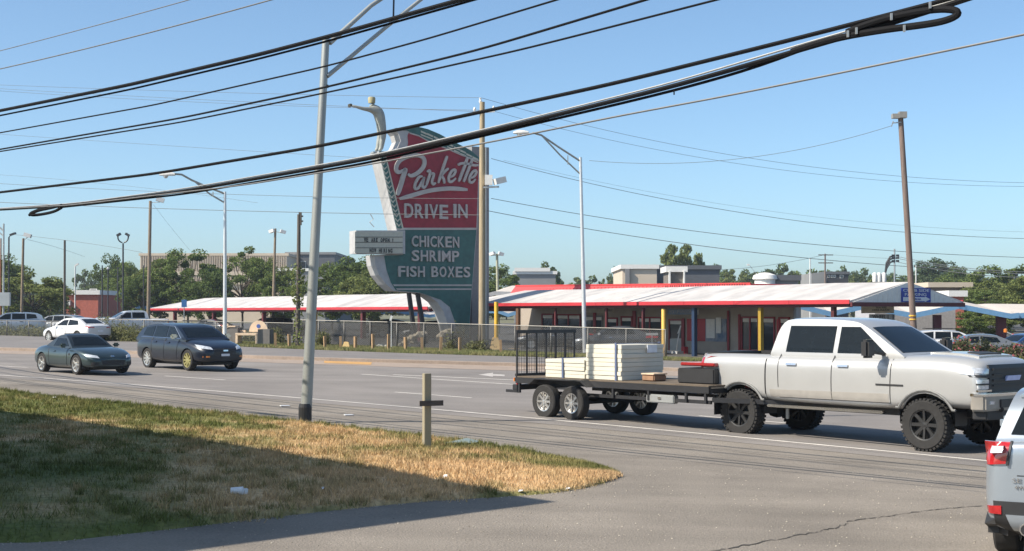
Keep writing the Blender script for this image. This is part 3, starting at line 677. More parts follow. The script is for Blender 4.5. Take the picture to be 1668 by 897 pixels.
# right tall pole
b = onground(1492, 62.0); Y = b.y
rt = mkpole('light_pole', b, P(1467, 192, Y), .145, .115, M_WOODR, 'tall leaning reddish wooden pole right of the pickup cab, lamp heads on top', 'light pole', n=14)
part(rt, 'lamp_head', mat('lamp_housing', (0.25, 0.24, 0.22), .5), lambda q: (q.box(P(1458.5, 189, Y - .1), (.30, .28, .2)), q.box(P(1470, 187, Y - .1), (.33, .32, .27))))
part(rt, 'bracket', M_METAL, lambda q: (q.bar(P(1454, 200, Y - .1), P(1468, 199, Y - .1), .05), q.bar(P(1452, 206, Y - .1), P(1455, 197, Y - .1), .04)))
part(rt, 'warning_band', mat('band_orange', (0.7, 0.4, 0.05), .6), lambda q: (q.lathe([(.16, 0), (.16, .06)], 14, c=P(1486.8, 521, Y)), q.lathe([(.16, 0), (.16, .06)], 14, c=P(1486.4, 515, Y))))
# left group of posts
def thinpole(px, pyt, Y, w, m, label, extra=None, pxt=None, name='lamp_post', cat='lamp post'):
    b = onground(px, Y); top = P(pxt or px, pyt, Y); r = w / 2 / FPX * Y
    rt = mkpole(name, b, top, r, r * .85, m, label, cat, n=8)
    if extra: extra(rt, Y)
    return rt
M_DK = mat('dark_lamp_metal', (0.035, 0.036, 0.04), .5)
def shoe(a, c, s=.5, m=M_DK):
    return lambda rt, Y: (part(rt, 'lamp_head', m, lambda q: q.box(P(a, c, Y), (s, s * .7, s * .28), rot=Matrix.Rotation(-.35, 3, 'Y'))), part(rt, 'arm', m, lambda q: q.bar(P(a - 4, c + 2, Y), P(a - 7, c + 6, Y), .06)))
def steelbox(rt, Y):
    part(rt, 'control_box', M_METAL, lambda q: q.box(P(8, 487, Y - .15), (.75, .3, .95)))
    part(rt, 'upper_arm', M_METAL, lambda q: q.bar(P(6, 376, Y), P(-10, 362, Y), .1)); part(rt, 'lower_arm', M_METAL, lambda q: q.bar(P(6, 384, Y), P(-10, 372, Y), .08))
thinpole(6, 364, 100, 3.4, M_METAL, 'leftmost pale steel post carrying a grey control box', steelbox)
thinpole(14.5, 386, 120, 3.0, M_DK, 'dark lamp post next to the leftmost steel post', shoe(21, 381))
thinpole(1.5, 388, 130, 2.6, mat('rust_post', (0.25, 0.08, 0.03), .8), 'thin rust coloured post at the very left edge', name='post', cat='post')
woodpole(35, None, 38, 388, 5, M_WOOD, 'wooden pole with a square floodlight near the left edge', [(45, 383, .55, .1)], Y=112)
thinpole(105.5, 391, 125, 4.2, M_WOODD, 'bare dark wooden pole above the brick shop', name='utility_post', cat='post')
thinpole(122.5, 432, 170, 2.4, M_BOX, 'thin white post in front of the red brick shop', lambda rt, Y: part(rt, 'lamp_head', M_BOX, lambda q: q.bar(P(122, 433, Y), P(128, 429, Y), .2)))
def curl(rt, Y):
    for s in (-1, 1):
        pts = [P(200.5 + s * 8.5 * math.sin(t) * (1.0), 386 + 9 * -math.cos(t) * -1 - 0, Y) for t in np.linspace(0.15, 2.4, 9)]
        part(rt, 'arm', M_DK, lambda q: q.tube(pts, .06, 6)); part(rt, 'lamp_head', M_DK, lambda q: q.box(P(200.5 + s * 7, 382, Y), (.35, .3, .18), rot=Matrix.Rotation(.5 * s, 3, 'Y')))
thinpole(200.5, 396, 118, 3.2, M_DK, 'black lamp post with two curled horn shaped arms', curl)
thinpole(166.5, 432, 140, 2.4, M_DK, 'thin black post, left of three behind the parked white truck', name='post', cat='post')
thinpole(176, 437, 145, 2.2, M_DK, 'thin dark post with a small round lamp, middle of three behind the parked white truck', lambda rt, Y: part(rt, 'globe', M_LENS, lambda q: q.lathe([(0, -.15), (.12, -.1), (.16, 0), (.12, .1), (0, .15)], 10, c=P(176, 437, Y))))
thinpole(192, 435, 150, 2.4, M_DK, 'thin black post right of three behind the parked white truck', name='post', cat='post')
thinpole(234, 432, 150, 2.2, M_DK, 'short black post beside the floodlight pole at the canopy end', name='post', cat='post')
thinpole(1232.5, 445, 180, 1.8, M_BOX, 'thin white mast above the middle of the white ridge', lambda rt, Y: (part(rt, 'lamp_head', M_BOX, lambda q: q.box(P(1219, 431, Y), (.35, .3, .2))), part(rt, 'arm', M_METAL, lambda q: q.bar(P(1221, 432, Y), P(1232, 446, Y), .05))), name='mast', cat='mast')
thinpole(1319.5, 421, 170, 2.2, M_BOX, 'taller thin white mast left of the dark house', name='mast', cat='mast')
def xarm(rt, Y):
    for yy in (415, 428): part(rt, 'crossarm', M_WOODD, lambda q: q.bar(P(1333, yy, Y), P(1357, yy, Y), .18))
thinpole(1344, 413, 260, 3.0, M_WOODR, 'distant wooden pole with two crossarms by the dark house', xarm, name='utility_pole', cat='utility pole')
def transf(rt, Y):
    for k, yy in enumerate((416, 420, 425)):
        part(rt, 'cable_riser', M_BLACK, lambda q: q.tube([P(1457, yy, Y), P(1450, yy + 2, Y), P(1444, yy + 12, Y), P(1442, 445, Y), P(1442, 462, Y)], .14, 6))
        part(rt, 'insulator', M_BLACK, lambda q: (q.box(P(1455, yy, Y), (.4, .3, .3)), q.box(P(1462, yy, Y), (.4, .3, .3))))
    part(rt, 'crossarm', M_GALV, lambda q: q.bar(P(1452, 420, Y), P(1464, 420, Y), .15))
thinpole(1457, 405, 200, 3.2, M_METAL, 'grey steel pole with black cable risers and insulators', transf, name='utility_pole', cat='utility pole')
rt = empty('transformer_bank', onground(1432, 190), 0, 'pale transformer cans left of the steel riser pole', 'transformer')
for px in (1425, 1432, 1440):
    part(rt, 'transformer_can', M_BOX, lambda q: q.lathe([(0, 0), (.32, 0), (.32, 1.1), (.2, 1.25), (0, 1.3)], 12, c=P(px, 459, 190)), True)
part(rt, 'platform', M_METAL, lambda q: q.box(P(1432, 461, 190), (2.2, .8, .15)))
part(rt, 'post', M_METAL, lambda q: q.bar(P(1426, 461, 190), onground(1426, 190), .16)); part(rt, 'post', M_METAL, lambda q: q.bar(P(1439, 461, 190), onground(1439, 190), .16))
thinpole(1492, 432, 215, 2.0, M_BOX, 'thin pale pole right of the reddish wooden pole top of the gable', name='utility_post', cat='post')
# small blue parking sign and white tag post by the fence
rt = thinpole(300, 487, 96, 1.6, M_METAL, 'thin post with a small blue square sign in front of the left canopy', name='sign_post', cat='sign')
part(rt, 'sign_plate', mat('sign_blue', (0.03, 0.12, 0.30), .5), lambda q: q.box(P(300, 494, 95.9), (.36, .03, .5)))
rt = thinpole(637.5, 517, 76.2, 1.5, M_BOX, 'thin white stake with a small white tag leaning above the fence', name='marker_stake', cat='stake')
part(rt, 'tag', M_BOX, lambda q: q.box(P(637, 518, 76.1), (.11, .04, .28), rot=Matrix.Rotation(.3, 3, 'Y')))
# wooden cross-post on the bank
b = G(695, 735); b.z += .12
rt = empty('wooden_post', b, 0, 'short weathered wooden post with a black crosspiece on the near bank', 'post')
q = MB(); R = Matrix.Rotation(math.radians(24), 3, 'Z'); H_ = P(695, 608, b.y).z - b.z
q.box((0, 0, H_ / 2 - .05), (.115, .115, H_ + .1), rot=R); q.build('post', mat('weathered_lumber', (0.32, 0.27, 0.19), .9, var=.25, scale=6, stretch=(6, 6, .4), bump=.5, col2=(0.30, 0.28, 0.20)), rt, bevel=.006)
zc = P(695, 656, b.y).z - b.z
q = MB(); q.box((.0, -.085, zc), (.40, .02, .085), rot=R); q.v = [(v[0] + .08, v[1], v[2]) for v in q.v]; q.build('crosspiece', mat('weathered_dark_slat', (0.07, 0.06, 0.055), .8, var=.25, scale=9), rt)
# ------------------------------------------------------------------ cables
M_CAB = mat('cable_black', (0.010, 0.010, 0.011), .8, var=.1, spec=.12)
M_CABG = mat('cable_grey', (0.16, 0.16, 0.16), .5, .3, var=.1)
M_CABF = mat('line_grey', (0.09, 0.095, 0.10), .6, var=.05)
def onplane(px, py, c):
    a = (px - 834) / FPX; b_ = (448.5 - py) / FPX
    dy = math.cos(PITCH) - b_ * math.sin(PITCH); Y = c / (1 + a / dy); return P(px, py, Y)
def cable(pts, c, r, m, label, n=70, extra=45, group=None, wav=0):
    W = [onplane(a, b_, c) for a, b_ in pts]
    s = np.array([(w.x - w.y) * .70711 for w in W]); z = np.array([w.z for w in W])
    if len(W) > 4 or wav:
        s0 = np.linspace(s.min(), s.max(), n); o_ = np.argsort(s); zz = np.interp(s0, s[o_], z[o_])
        # light smoothing
        for _ in range(6): zz[1:-1] = (zz[:-2] + 2 * zz[1:-1] + zz[2:]) / 4
        co = np.polyfit(s, z, 2)
    else:
        co = np.polyfit(s, z, min(2, len(W) - 1)); s0 = np.linspace(s.min(), s.max(), n); zz = np.polyval(co, s0)
    if extra:
        L = np.linspace(s.min() - extra, s.min() - 1, 10); R_ = np.linspace(s.max() + 1, s.max() + extra * .6, 8)
        zl = zz[0] + (L - s0[0]) * np.polyval(np.polyder(co), s0[0]) + .004 * (L - s0[0]) ** 2; zr = zz[-1] + (R_ - s0[-1]) * np.polyval(np.polyder(co), s0[-1])
        s0 = np.concatenate([L, s0, R_]); zz = np.concatenate([zl, zz, zr])
    P3 = [Vector((.70711 * ss + c / 2, c / 2 - .70711 * ss, z_)) for ss, z_ in zip(s0, zz)]
    q = MB(); q.tube(P3, r, 6); ob = q.build('overhead_cable', m, smooth=True, fix=False); return tag(ob, label, 'cable', group)
C0 = 19.0
cable([(0, 82.5), (150, 43), (306, 0)], C0 + .8, .009, M_CABG, 'thin grey overhead wire crossing the top left corner, upper of two')
cable([(0, 112), (220, 59), (440, 0)], C0 + .6, .012, M_CABG, 'pale overhead wire crossing the top left corner, lower of two')
cable([(0, 180), (210, 138), (420, 89), (540, 58), (748, 0)], C0, .034, M_CAB, 'thick black overhead cable passing the top of the near light pole')
cable([(0, 188), (210, 146), (420, 96), (540, 65), (760, 3), (770, 0)], C0 + .1, .018, M_CAB, 'thinner black overhead cable slung just under the thick one at the pole top')
cable([(0, 216), (250, 171), (530, 108), (700, 62), (905, 0)], C0, .014, M_CAB, 'single black overhead wire crossing the lower strut of the near light pole')
cable([(0, 243), (300, 191), (530, 142), (780, 81), (1050, 0)], C0 - .2, .017, M_CAB, 'black overhead cable above the diving figure, upper of the close pair')
cable([(0, 246.5), (300, 198), (520, 153), (660, 123), (780, 96), (812, 88), (835, 86), (860, 77), (900, 68), (1165, 0)], C0 - .2, .014, M_CAB, 'black overhead wire with a small kink above the big sign', wav=1)
cable([(0, 313), (250, 283), (520, 238), (780, 183), (1000, 136), (1300, 62), (1570, -8)], C0 - .3, .026, M_CAB, 'thick overhead cable crossing the upper part of the big sign')
cable([(0, 341), (120, 334), (300, 311), (600, 259), (800, 213), (1000, 164), (1100, 140), (1300, 82), (1480, 30), (1600, -10)], C0 - .3, .029, M_CAB, 'heavy black bundled cable crossing the middle of the big sign')
cable([(0, 339), (120, 331), (300, 307), (600, 254.5), (800, 208), (1000, 158), (1100, 133.5), (1300, 73), (1480, 22), (1590, -10)], C0 - .3, .012, mat('steel_strand', (0.5, 0.5, 0.48), .35, .6), 'pale steel strand lashed on top of the heavy bundled cable')
cable([(95, 338), (300, 316), (600, 265), (1000, 171), (1100, 147), (1240, 108), (1330, 72)], C0 - .25, .018, M_CAB, 'second black line running along the underside of the heavy bundle', extra=0)
cable([(150, 330), (400, 301), (600, 268), (800, 231), (1000, 190), (1200, 153), (1400, 112), (1668, 56)], C0 - .6, .012, M_CABG, 'thin pale wire passing below the heavy bundle and over the lamp head')
def loop(pts, r, label, c=C0 - .35):
    W = [onplane(a, b_, c) for a, b_ in pts]; W = smooth_poly(W, 2); q = MB(); q.tube(W, r, 8)
    return tag(q.build('cable_coil', M_CAB, smooth=True, fix=False), label, 'cable coil')
loop([(1290, 84), (1360, 62), (1440, 48), (1500, 41), (1540, 34), (1562, 24), (1558, 16), (1530, 14), (1490, 20), (1450, 28), (1410, 40), (1380, 52)], .038, 'large slack cable coil hanging at the upper right')
loop([(48, 350), (60, 343), (85, 338), (100, 334)], .030, 'small slack cable coil hanging at the far left, upper strand')
loop([(100, 338), (88, 345), (62, 350), (48, 350), (52, 345), (80, 336)], .030, 'small slack cable coil hanging at the far left, lower strand')
for i, (a, b_) in enumerate([(1381, 55), (1395, 50), (1452, 27), (1473, 46), (1515, 8)]):
    w = onplane(a, b_, C0 - .42); q = MB(); q.box(w, (.02, .03, .07)); tag(q.build('cable_clip', M_METAL), 'small pale clip ' + ('at the left end of the slack coil', 'where the slack coil joins the bundle', 'on the upper strand of the slack coil', 'on the lower strand of the slack coil', 'on the bundle just above the coil tip')[i], 'cable clip', 'clips on the slack cable coil')
w = onplane(1098, 146, C0 - .32); q = MB(); q.bar(w, w + Vector((0, 0, -.06)), .015); tag(q.build('cable_tie', M_CAB), 'short cable tie end hanging from the heavy bundle', 'cable tie')
# distant lines
def farline(pts, Y0, Y1, r, label, n=24):
    x0, x1 = pts[0][0], pts[-1][0]; xs_ = np.array([p[0] for p in pts]); ys_ = np.array([p[1] for p in pts])
    W = []
    co = np.polyfit(xs_, ys_, min(2, len(pts) - 1)) if len(pts) > 2 else np.polyfit(xs_, ys_, 1)
    for x in np.linspace(x0, x1, n):
        # keep the wire straight in plan between its two ends
        t_ = (x - x0) / (x1 - x0); k0, k1 = 1 / Y0, 1 / Y1; Y = 1 / (k0 + (k1 - k0) * t_); W.append(P(x, float(np.polyval(co, x)), Y))
    q = MB(); q.tube(W, r, 5); return tag(q.build('power_line', M_CABF, smooth=True, fix=False), label, 'power line')
farline([(-200, 130), (0, 137), (400, 152), (770, 159.5), (783, 158)], 110, 79, .011, 'faint far wire reaching the top of the pale utility pole from the left')
farline([(-200, 133), (0, 142), (300, 162), (772, 181)], 110, 79, .011, 'faint far wire reaching the left crossarm of the pale utility pole')
farline([(-200, 134), (0, 145), (300, 167), (803, 179)], 110, 79, .011, 'lowest of the three faint far wires joining the pale utility pole')
farline([(-200, 205), (20, 217), (300, 241), (620, 258)], 110, 85, .010, 'faint far wire at the height of the foot of the statue')
farline([(-200, 275), (0, 284), (250, 308), (420, 330)], 110, 90, .008, 'faint far wire dropping behind the left cables')
farline([(-200, 287), (0, 295), (300, 316), (782, 323)], 110, 79, .013, 'grey far wire crossing the sign level with the script underline')
farline([(-200, 320), (0, 328), (200, 338), (500, 346), (785, 350)], 110, 79, .018, 'darker far wire crossing the sign through the lower red field')
farline([(785, 160), (900, 190), (1100, 235), (1300, 270), (1500, 289), (1700, 298)], 79, 95, .011, 'upper of two faint long wires descending right from the pale utility pole')
farline([(800, 180), (1000, 229), (1200, 265), (1450, 296), (1700, 303)], 79, 95, .010, 'lower of two faint long wires descending right from the pale utility pole')
farline([(800, 258), (1000, 307), (1200, 345), (1450, 376), (1700, 389)], 79, 95, .015, 'grey wire falling right across the open sky from the sign')
farline([(820, 262), (1000, 298), (1250, 345), (1700, 378)], 79, 95, .006, 'very faint wire just above the grey one falling right')
farline([(800, 323), (1000, 357), (1200, 385), (1450, 408), (1700, 420)], 79, 95, .017, 'grey wire falling right toward the steel riser pole')
farline([(785, 341), (1000, 380), (1250, 413), (1450, 432), (1600, 441)], 79, 95, .018, 'lowest grey wire running right above the white ridge')
farline([(960, 262), (1100, 264), (1250, 252), (1360, 233), (1453, 203)], 70, 61.9, .011, 'thin sagging wire hung from the tall reddish pole')
farline([(250, 333), (280, 372), (310, 408)], 109, 125, .008, 'thin guy wire slanting down right of the floodlight pole', 8)
farline([(25, 382), (105, 391), (150, 397), (232, 411)], 118, 112, .013, 'dark wire linking the left posts to the floodlight pole')
farline([(45, 390), (90, 402), (138, 418)], 112, 160, .012, 'wire slanting from the square floodlight pole to the right')
farline([(1150, 440), (1250, 432), (1330, 418), (1345, 414)], 250, 259, .03, 'far wire rising to the distant crossarm pole')
farline([(1345, 414), (1400, 418), (1456, 421)], 259, 200, .02, 'far wire joining the crossarm pole to the steel riser pole')
for i, y_ in enumerate((417, 420, 426)):
    farline([(1459, y_), (1500, y_ + 8), (1580, y_ + 20), (1700, y_ + 26)], 200, 150, .035, ('upper', 'middle', 'lower')[i] + ' of three dark cables leaving the steel riser pole to the right')
# ------------------------------------------------------------------ the big roadside sign
M_SRED = mat('sign_red', (0.28, 0.022, 0.038), .6, var=.14, scale=.6, scale2=3)
M_SGREEN = mat('sign_green', (0.034, 0.12, 0.108), .55, var=.16, scale=.6, scale2=3)
M_SWHITE = mat('sign_side_white', (0.42, 0.415, 0.41), .6, var=.1, scale=.5, scale2=3)
M_LETTER = mat('sign_letter', (0.43, 0.40, 0.37), .5, var=.12, scale=2)
M_BEIGE = mat('marquee_face', (0.50, 0.49, 0.40), .5, var=.05)
SY = 90.0; TH = math.radians(27)
O = Vector((X(700, SY), SY, 0)); O.z = gz(O.x, O.y)
U = Vector((math.cos(TH), math.sin(TH), 0)); NRM = Vector((math.sin(TH), -math.cos(TH), 0))
def onface(px, py, d=0.0):
    # pixel -> (u, z) on the sign's front plane moved d towards the viewer
    o = O + NRM * d; p1 = P(px, py, 1.0); c = Vector((0, 0, CAMZ)); v = p1 - c
    k = (o - c).dot(NRM) / v.dot(NRM); w = c + v * k
    return ((w - O).dot(U), w.z - O.z)
sg = empty('drive_in_sign', O, TH, 'tall red and green drive in sign with script lettering and a marquee box', 'sign')
TK = 1.55
def F(pts, d=0.0): return [onface(a, b_, d) for a, b_ in pts]
def slab(name, pts, y0, y1, m, parent=sg, smoothit=0):
    q = MB(); pp = F(pts)
    if smoothit:
        v3 = smooth_poly([Vector((a, b_, 0)) for a, b_ in pp + [pp[0]]], smoothit); pp = [(v.x, v.y) for v in v3[:-1]]
    q.prism(pp, 'y', y0, y1); return q.build(name, m, parent)
red = [(629, 255), (656, 371.5), (776, 371.5), (780, 262), (753, 253), (728, 242), (702, 232), (682, 221), (666, 216), (664, 221), (665, 232), (664, 238), (655, 241.5)]
body_hi = [(617, 246), (646, 373), (778, 373), (782, 258), (766, 244), (740, 231), (716, 218), (697, 210), (680, 206), (655, 207), (642, 209), (650, 218), (653, 229), (648, 240), (640, 246)]
body_lo = [(610, 415), (612, 432), (618, 448), (630, 463), (642, 473.5), (684, 477), (701, 483), (713, 492), (722, 506), (729, 525), (734, 548), (746, 560), (764, 560), (768, 490), (777, 373), (646, 373), (650, 400), (657, 413)]
q = MB(); q.prism(F(body_hi), 'y', .03, TK); q.build('upper_cabinet', M_SWHITE, sg)
q = MB(); q.prism(F(body_lo), 'y', .03, TK); q.build('lower_cabinet', M_SWHITE, sg)
slab('red_panel', red, .0, .034, M_SRED)
green_lo = [(626, 416), (630, 440), (637, 460), (645, 472.6), (684, 476.4), (702, 482.5), (718, 488), (733, 500), (741, 523), (745, 559), (763.5, 559), (767, 490), (776, 374), (648, 374), (652, 400), (657, 415)]
slab('green_panel', green_lo, .0, .034, M_SGREEN)
slab('green_border', [(618.5, 247), (647, 371.5), (654.5, 371.5), (627.5, 254), (622, 246.5)], -.01, .034, M_SGREEN)
slab('green_border', [(643, 208.5), (655, 207), (680, 206), (697, 210), (716, 218), (740, 231), (766, 244), (781, 257), (780, 262), (753, 253), (728, 242), (702, 232), (682, 221), (668, 215), (663, 212), (650, 212)], -.01, .03, M_SGREEN)
chev = MB()
for i in range(15):
    t_ = i / 14; a, b_ = 622.5 + t_ * 27, 258 + t_ * 108
    u0, z0 = onface(a, b_); chev.prism([(u0 - .15, z0 + .14), (u0, z0 - .02), (u0 + .15, z0 + .14), (u0 + .15, z0 + .04), (u0, z0 - .13), (u0 - .15, z0 + .04)], 'y', -.03, -.008)
chev.build('chevron_trim', M_BEIGE, sg)['kind'] = 'stuff'
chev = MB(); tp = [(690, 213), (700, 217), (711, 222), (722, 227), (733, 233), (744, 239), (754, 244), (764, 250), (774, 255)]
for k, (a, b_) in enumerate(tp):
    if k in (3,): continue
    u0, z0 = onface(a, b_ + 3.5); chev.prism([(u0 - .2, z0 + .16), (u0 + .22, z0 + .0), (u0 + .2, z0 - .1), (u0 - .2, z0 + .04)], 'y', -.03, -.008); chev.prism([(u0 - .2, z0 - .06), (u0 + .22, z0 - .2), (u0 + .2, z0 - .27), (u0 - .2, z0 - .15)], 'y', -.03, -.008)
chev.build('chevron_trim', M_BEIGE, sg)['kind'] = 'stuff'
slab('trim_strip', [(627, 254.5), (655, 371.5), (657, 371.5), (629, 254.5)], -.04, .0, M_BEIGE)
slab('trim_strip', [(656, 370.8), (776, 370.8), (776, 374.2), (648, 374.2)], -.04, .0, M_LETTER)
slab('trim_strip', [(640, 463), (768, 463), (768, 465.7), (642, 465.7)], -.04, .0, M_LETTER)
slab('trim_strip', [(645, 469.5), (767.5, 469.5), (767.5, 472), (647, 472)], -.04, .0, M_LETTER)
slab('trim_strip', [(667, 215.5), (682, 220), (702, 231), (728, 241), (753, 252), (780, 261), (780, 263), (753, 254), (728, 243), (702, 233), (682, 222), (667, 217.5)], -.04, .0, M_LETTER)
def letters(s, x0, y0, x1, y1, depth=.12, bold=.018, m=M_LETTER, name='letter', parent=sg, fo=0.0, gap=.16, wts=None):
    # each character is a piece of its own, set between px x0..x1
    ch = list(s); W = {'I': .24, ' ': .45, 'M': 1.0, 'W': 1.3, '!': .3}
    ws = [W.get(c, .82) for c in ch]; tot = sum(ws) + gap * (len(ch) - 1)
    ua, za = onface(x0, y1); ub, _ = onface(x1, y1); _, zt = onface(x0, y0)
    k = (ub - ua) / tot; u = ua
    for c, w in zip(ch, ws):
        if c != ' ':
            me = text_mesh(c, w * k, zt - za, depth, bold); me.materials.append(m)
            o = bpy.data.objects.new(name, me); COL.objects.link(o); o.parent = parent
            o.location = Vector((u, fo, za)); 
        u += (w + gap) * k
letters('DRIVE', 658, 331, 729, 354.5); letters('IN', 738, 332, 760.5, 354.5)
letters('CHICKEN', 670, 383.5, 747, 401.5); letters('SHRIMP', 670, 407, 747, 425); letters('FISH', 648, 433, 691, 450.5); letters('BOXES', 702, 433.5, 765, 451)
def brush(name, pts, w, it=2, depth=.14, taper=True):
    W = smooth_poly([Vector((a, b_, 0)) for a, b_ in pts], it); U2 = [Vector((*onface(p.x, p.y), 0)) for p in W]
    n = len(U2); L = []; R_ = []
    for i, p in enumerate(U2):
        t_ = (U2[min(i + 1, n - 1)] - U2[max(i - 1, 0)]).normalized(); k = i / (n - 1)
        ww = w * (min(1, .55 + 2.5 * min(k, 1 - k)) if taper else 1) / 2
        L.append((p.x - t_.y * ww, p.y + t_.x * ww)); R_.append((p.x + t_.y * ww, p.y - t_.x * ww))
    q = MB()
    for i in range(n - 1):
        q.prism([L[i], L[i + 1], R_[i + 1], R_[i]], 'y', -depth, .0)
    return q.build(name, M_LETTER, sg)
T = lambda pts, s=3.7385, ox=560, oy=140: [(ox + a / s, oy + b_ / s) for a, b_ in pts]
brush('script_letter', T([(322, 665), (345, 600), (360, 545), (375, 500)]), .30)
brush('script_letter', T([(372, 505), (350, 520), (325, 528), (312, 505), (325, 465), (360, 438), (420, 420), (470, 425), (490, 452), (485, 490), (455, 525), (420, 545), (400, 548), (388, 535)]), .26)
K = lambda pts: T(pts, 7.477, 660, 210)
brush('script_letter', K([(205, 580), (165, 575), (125, 640), (105, 700), (115, 735), (150, 725), (190, 660), (225, 590)]), .165)
brush('script_letter', K([(225, 585), (205, 650), (200, 710), (225, 715), (245, 690)]), .165)
brush('script_letter', K([(262, 525), (290, 500), (300, 545), (270, 620), (250, 690)]), .165)
brush('script_letter', K([(300, 545), (345, 540), (335, 580), (315, 640), (330, 680), (365, 655)]), .165)
brush('script_letter', K([(505, 330), (480, 400), (440, 520), (395, 660)]), .165)
brush('script_letter', K([(520, 480), (480, 510), (430, 570), (450, 590), (465, 620), (470, 665)]), .165)
brush('script_letter', K([(530, 590), (580, 570), (610, 510), (590, 490), (550, 520), (520, 590), (525, 645), (560, 645), (610, 600)]), .165)
brush('script_letter', K([(755, 340), (720, 450), (680, 550), (645, 640)]), .18)
brush('script_letter', K([(810, 370), (780, 450), (740, 550), (705, 645)]), .18)
brush('script_letter', K([(635, 440), (680, 415), (760, 425), (830, 445), (885, 440)]), .165)
brush('script_letter', K([(780, 600), (830, 585), (865, 525), (845, 500), (805, 530), (770, 600), (775, 650), (810, 655), (850, 610)]), .165)
brush('script_underline', K([(-70, 850), (60, 815), (220, 765), (380, 735), (560, 722), (750, 740)]), .27)
# marquee box
mq = empty('marquee', Vector((0, 0, 0)), 0)
mq = slab('marquee_box', [(577, 375.5), (577, 413), (656.5, 413.5), (656.5, 375.5)], -.35, .85, M_SWHITE)
q = MB(); q.prism(F([(578, 377), (578, 412), (656, 412.5), (656, 377)], .35), 'y', -.37, -.352); q.build('marquee_face', M_BEIGE, mq)
for yy in (385.5, 394, 403):
    q = MB(); q.prism(F([(578.5, yy), (578.5, yy + .8), (655.5, yy + .8), (655.5, yy)], .35), 'y', -.39, -.372); q.build('letter_rail', M_BLACK, mq)
def mletters(s, x0, y0, x1, y1):
    ua, za = onface(x0, y1, .38); ub, _ = onface(x1, y1, .38); _, zt = onface(x0, y0, .38); k = (ub - ua) / len(s)
    for i, c in enumerate(s):
        if c == ' ': continue
        me = text_mesh(c, k * .78 if c not in 'I!' else k * .3, zt - za, .02, .03); me.materials.append(M_BLACK); o = bpy.data.objects.new('letter', me); COL.objects.link(o); o.parent = mq; o.location = (ua + i * k, -.372, za)
mletters('WE ARE OPEN !', 593, 386.8, 643, 393.6); mletters('NOW HIRING', 602, 404, 640, 411)
# pylon behind and struts
q = MB(); ua = onface(766, 400)[0]; ub = onface(783, 400)[0]; zt = onface(775, 246)[1] + .35; q.box(((ua + ub) / 2 + .55, .9, zt / 2), (ub - ua + .5, 1.0, zt)); q.build('pylon', mat('pylon_grey', (0.22, 0.22, 0.22), .7, var=.08), sg)
for a, b_, c, d in ((671, 477, 683, 545), (685, 477, 700, 545)):
    q = MB(); pa = onface(a, b_); pb = onface(c, d); q.bar((pa[0], .5, pa[1]), (pb[0], .5, pb[1] - .8), .28, .22); q.build('strut', M_BLACK, sg)
# wire bits left of the cabinet
q = MB(); pa = onface(628, 356); q.tube([(pa[0] - .75, .7, pa[1] + .3), (pa[0] - .55, .7, pa[1]), (pa[0] - .8, .7, pa[1] - .2), (pa[0] - .5, .7, pa[1] - .5)], .03, 5); q.build('conduit', M_METAL, sg)
# statue of a figure reaching out, standing on the cabinet
fz = onface(625, 246); st = empty('statue', O + U * (fz[0] - .05) + Vector((0, 0, fz[1])) - NRM * .6, TH, 'weathered white figure leaning forward with both arms stretched out, standing on the big sign', 'statue')
M_STAT = mat('statue_enamel', (0.30, 0.31, 0.28), .5, var=.15, scale=3)
def skin(name, verts, edges, rad, m, parent, sub=2):
    me = bpy.data.meshes.new(name); me.from_pydata(verts, edges, []); me.update(); o = bpy.data.objects.new(name, me); COL.objects.link(o)
    sk = o.modifiers.new('s', 'SKIN'); 
    for i, r in enumerate(rad): me.skin_vertices[0].data[i].radius = (r, r)
    me.skin_vertices[0].data[0].use_root = True
    ss = o.modifiers.new('u', 'SUBSURF'); ss.levels = sub; ss.render_levels = sub
    dg = bpy.context.evaluated_depsgraph_get(); me2 = bpy.data.meshes.new_from_object(o.evaluated_get(dg)); bpy.data.objects.remove(o)
    me2.materials.clear(); me2.materials.append(m); me2.polygons.foreach_set('use_smooth', [True] * len(me2.polygons)); return link(name, me2, parent)
k_ = 1 / (FPX / 89) 
def sp(px, py, y=0.0): return ((px - 621) * k_ / math.cos(TH) * .98, y, (242 - py) * k_)
V_ = [sp(623, 189), sp(620, 176), sp(614, 170), sp(610, 167), sp(608, 163.5),
      sp(623, 192, .14), sp(624, 214, .14), sp(619, 238, .14), sp(623, 192, -.14), sp(626, 213, -.14), sp(622, 238, -.14),
      sp(606, 173, .16), sp(596, 172, .2), sp(584, 169.5, .14), sp(606, 173, -.16), sp(596, 173.5, -.2), sp(584, 171, -.14),
      sp(578, 169, .1), sp(578, 170, -.1), sp(615, 240, .14), sp(618, 240, -.14)]
E_ = [(0, 1), (1, 2), (2, 3), (3, 4), (0, 5), (5, 6), (6, 7), (0, 8), (8, 9), (9, 10), (2, 11), (11, 12), (12, 13), (2, 14), (14, 15), (15, 16), (13, 17), (16, 18), (7, 19), (10, 20)]
skin('body', V_, E_, [.36, .36, .34, .16, .28, .27, .22, .15, .28, .22, .15, .16, .11, .09, .14, .11, .09, .08, .08, .09, .09], M_STAT, st)
q = MB(); hp = Vector(sp(608.5, 158)); q.lathe([(0, -.18), (.22, -.18), (.24, .12), (.20, .2), (0, .2)], 14, c=hp); q.build('hat', mat('straw_hat', (0.36, 0.32, 0.18), .8, var=.2, scale=4), st, smooth=True)
q = MB(); q.box(sp(614, 176), (.5, .34, .34), rot=Matrix.Rotation(.5, 3, 'Y')); q.build('vest', mat('vest_ochre', (0.34, 0.27, 0.08), .7, var=.2), st, bevel=.08)
for s in (-1, 1):
    q = MB(); q.box(sp(574.5, 169, s * .1), (.2, .13, .2)); q.build('hand', mat('glove_dark', (0.12, 0.10, 0.06), .7), st, bevel=.03)
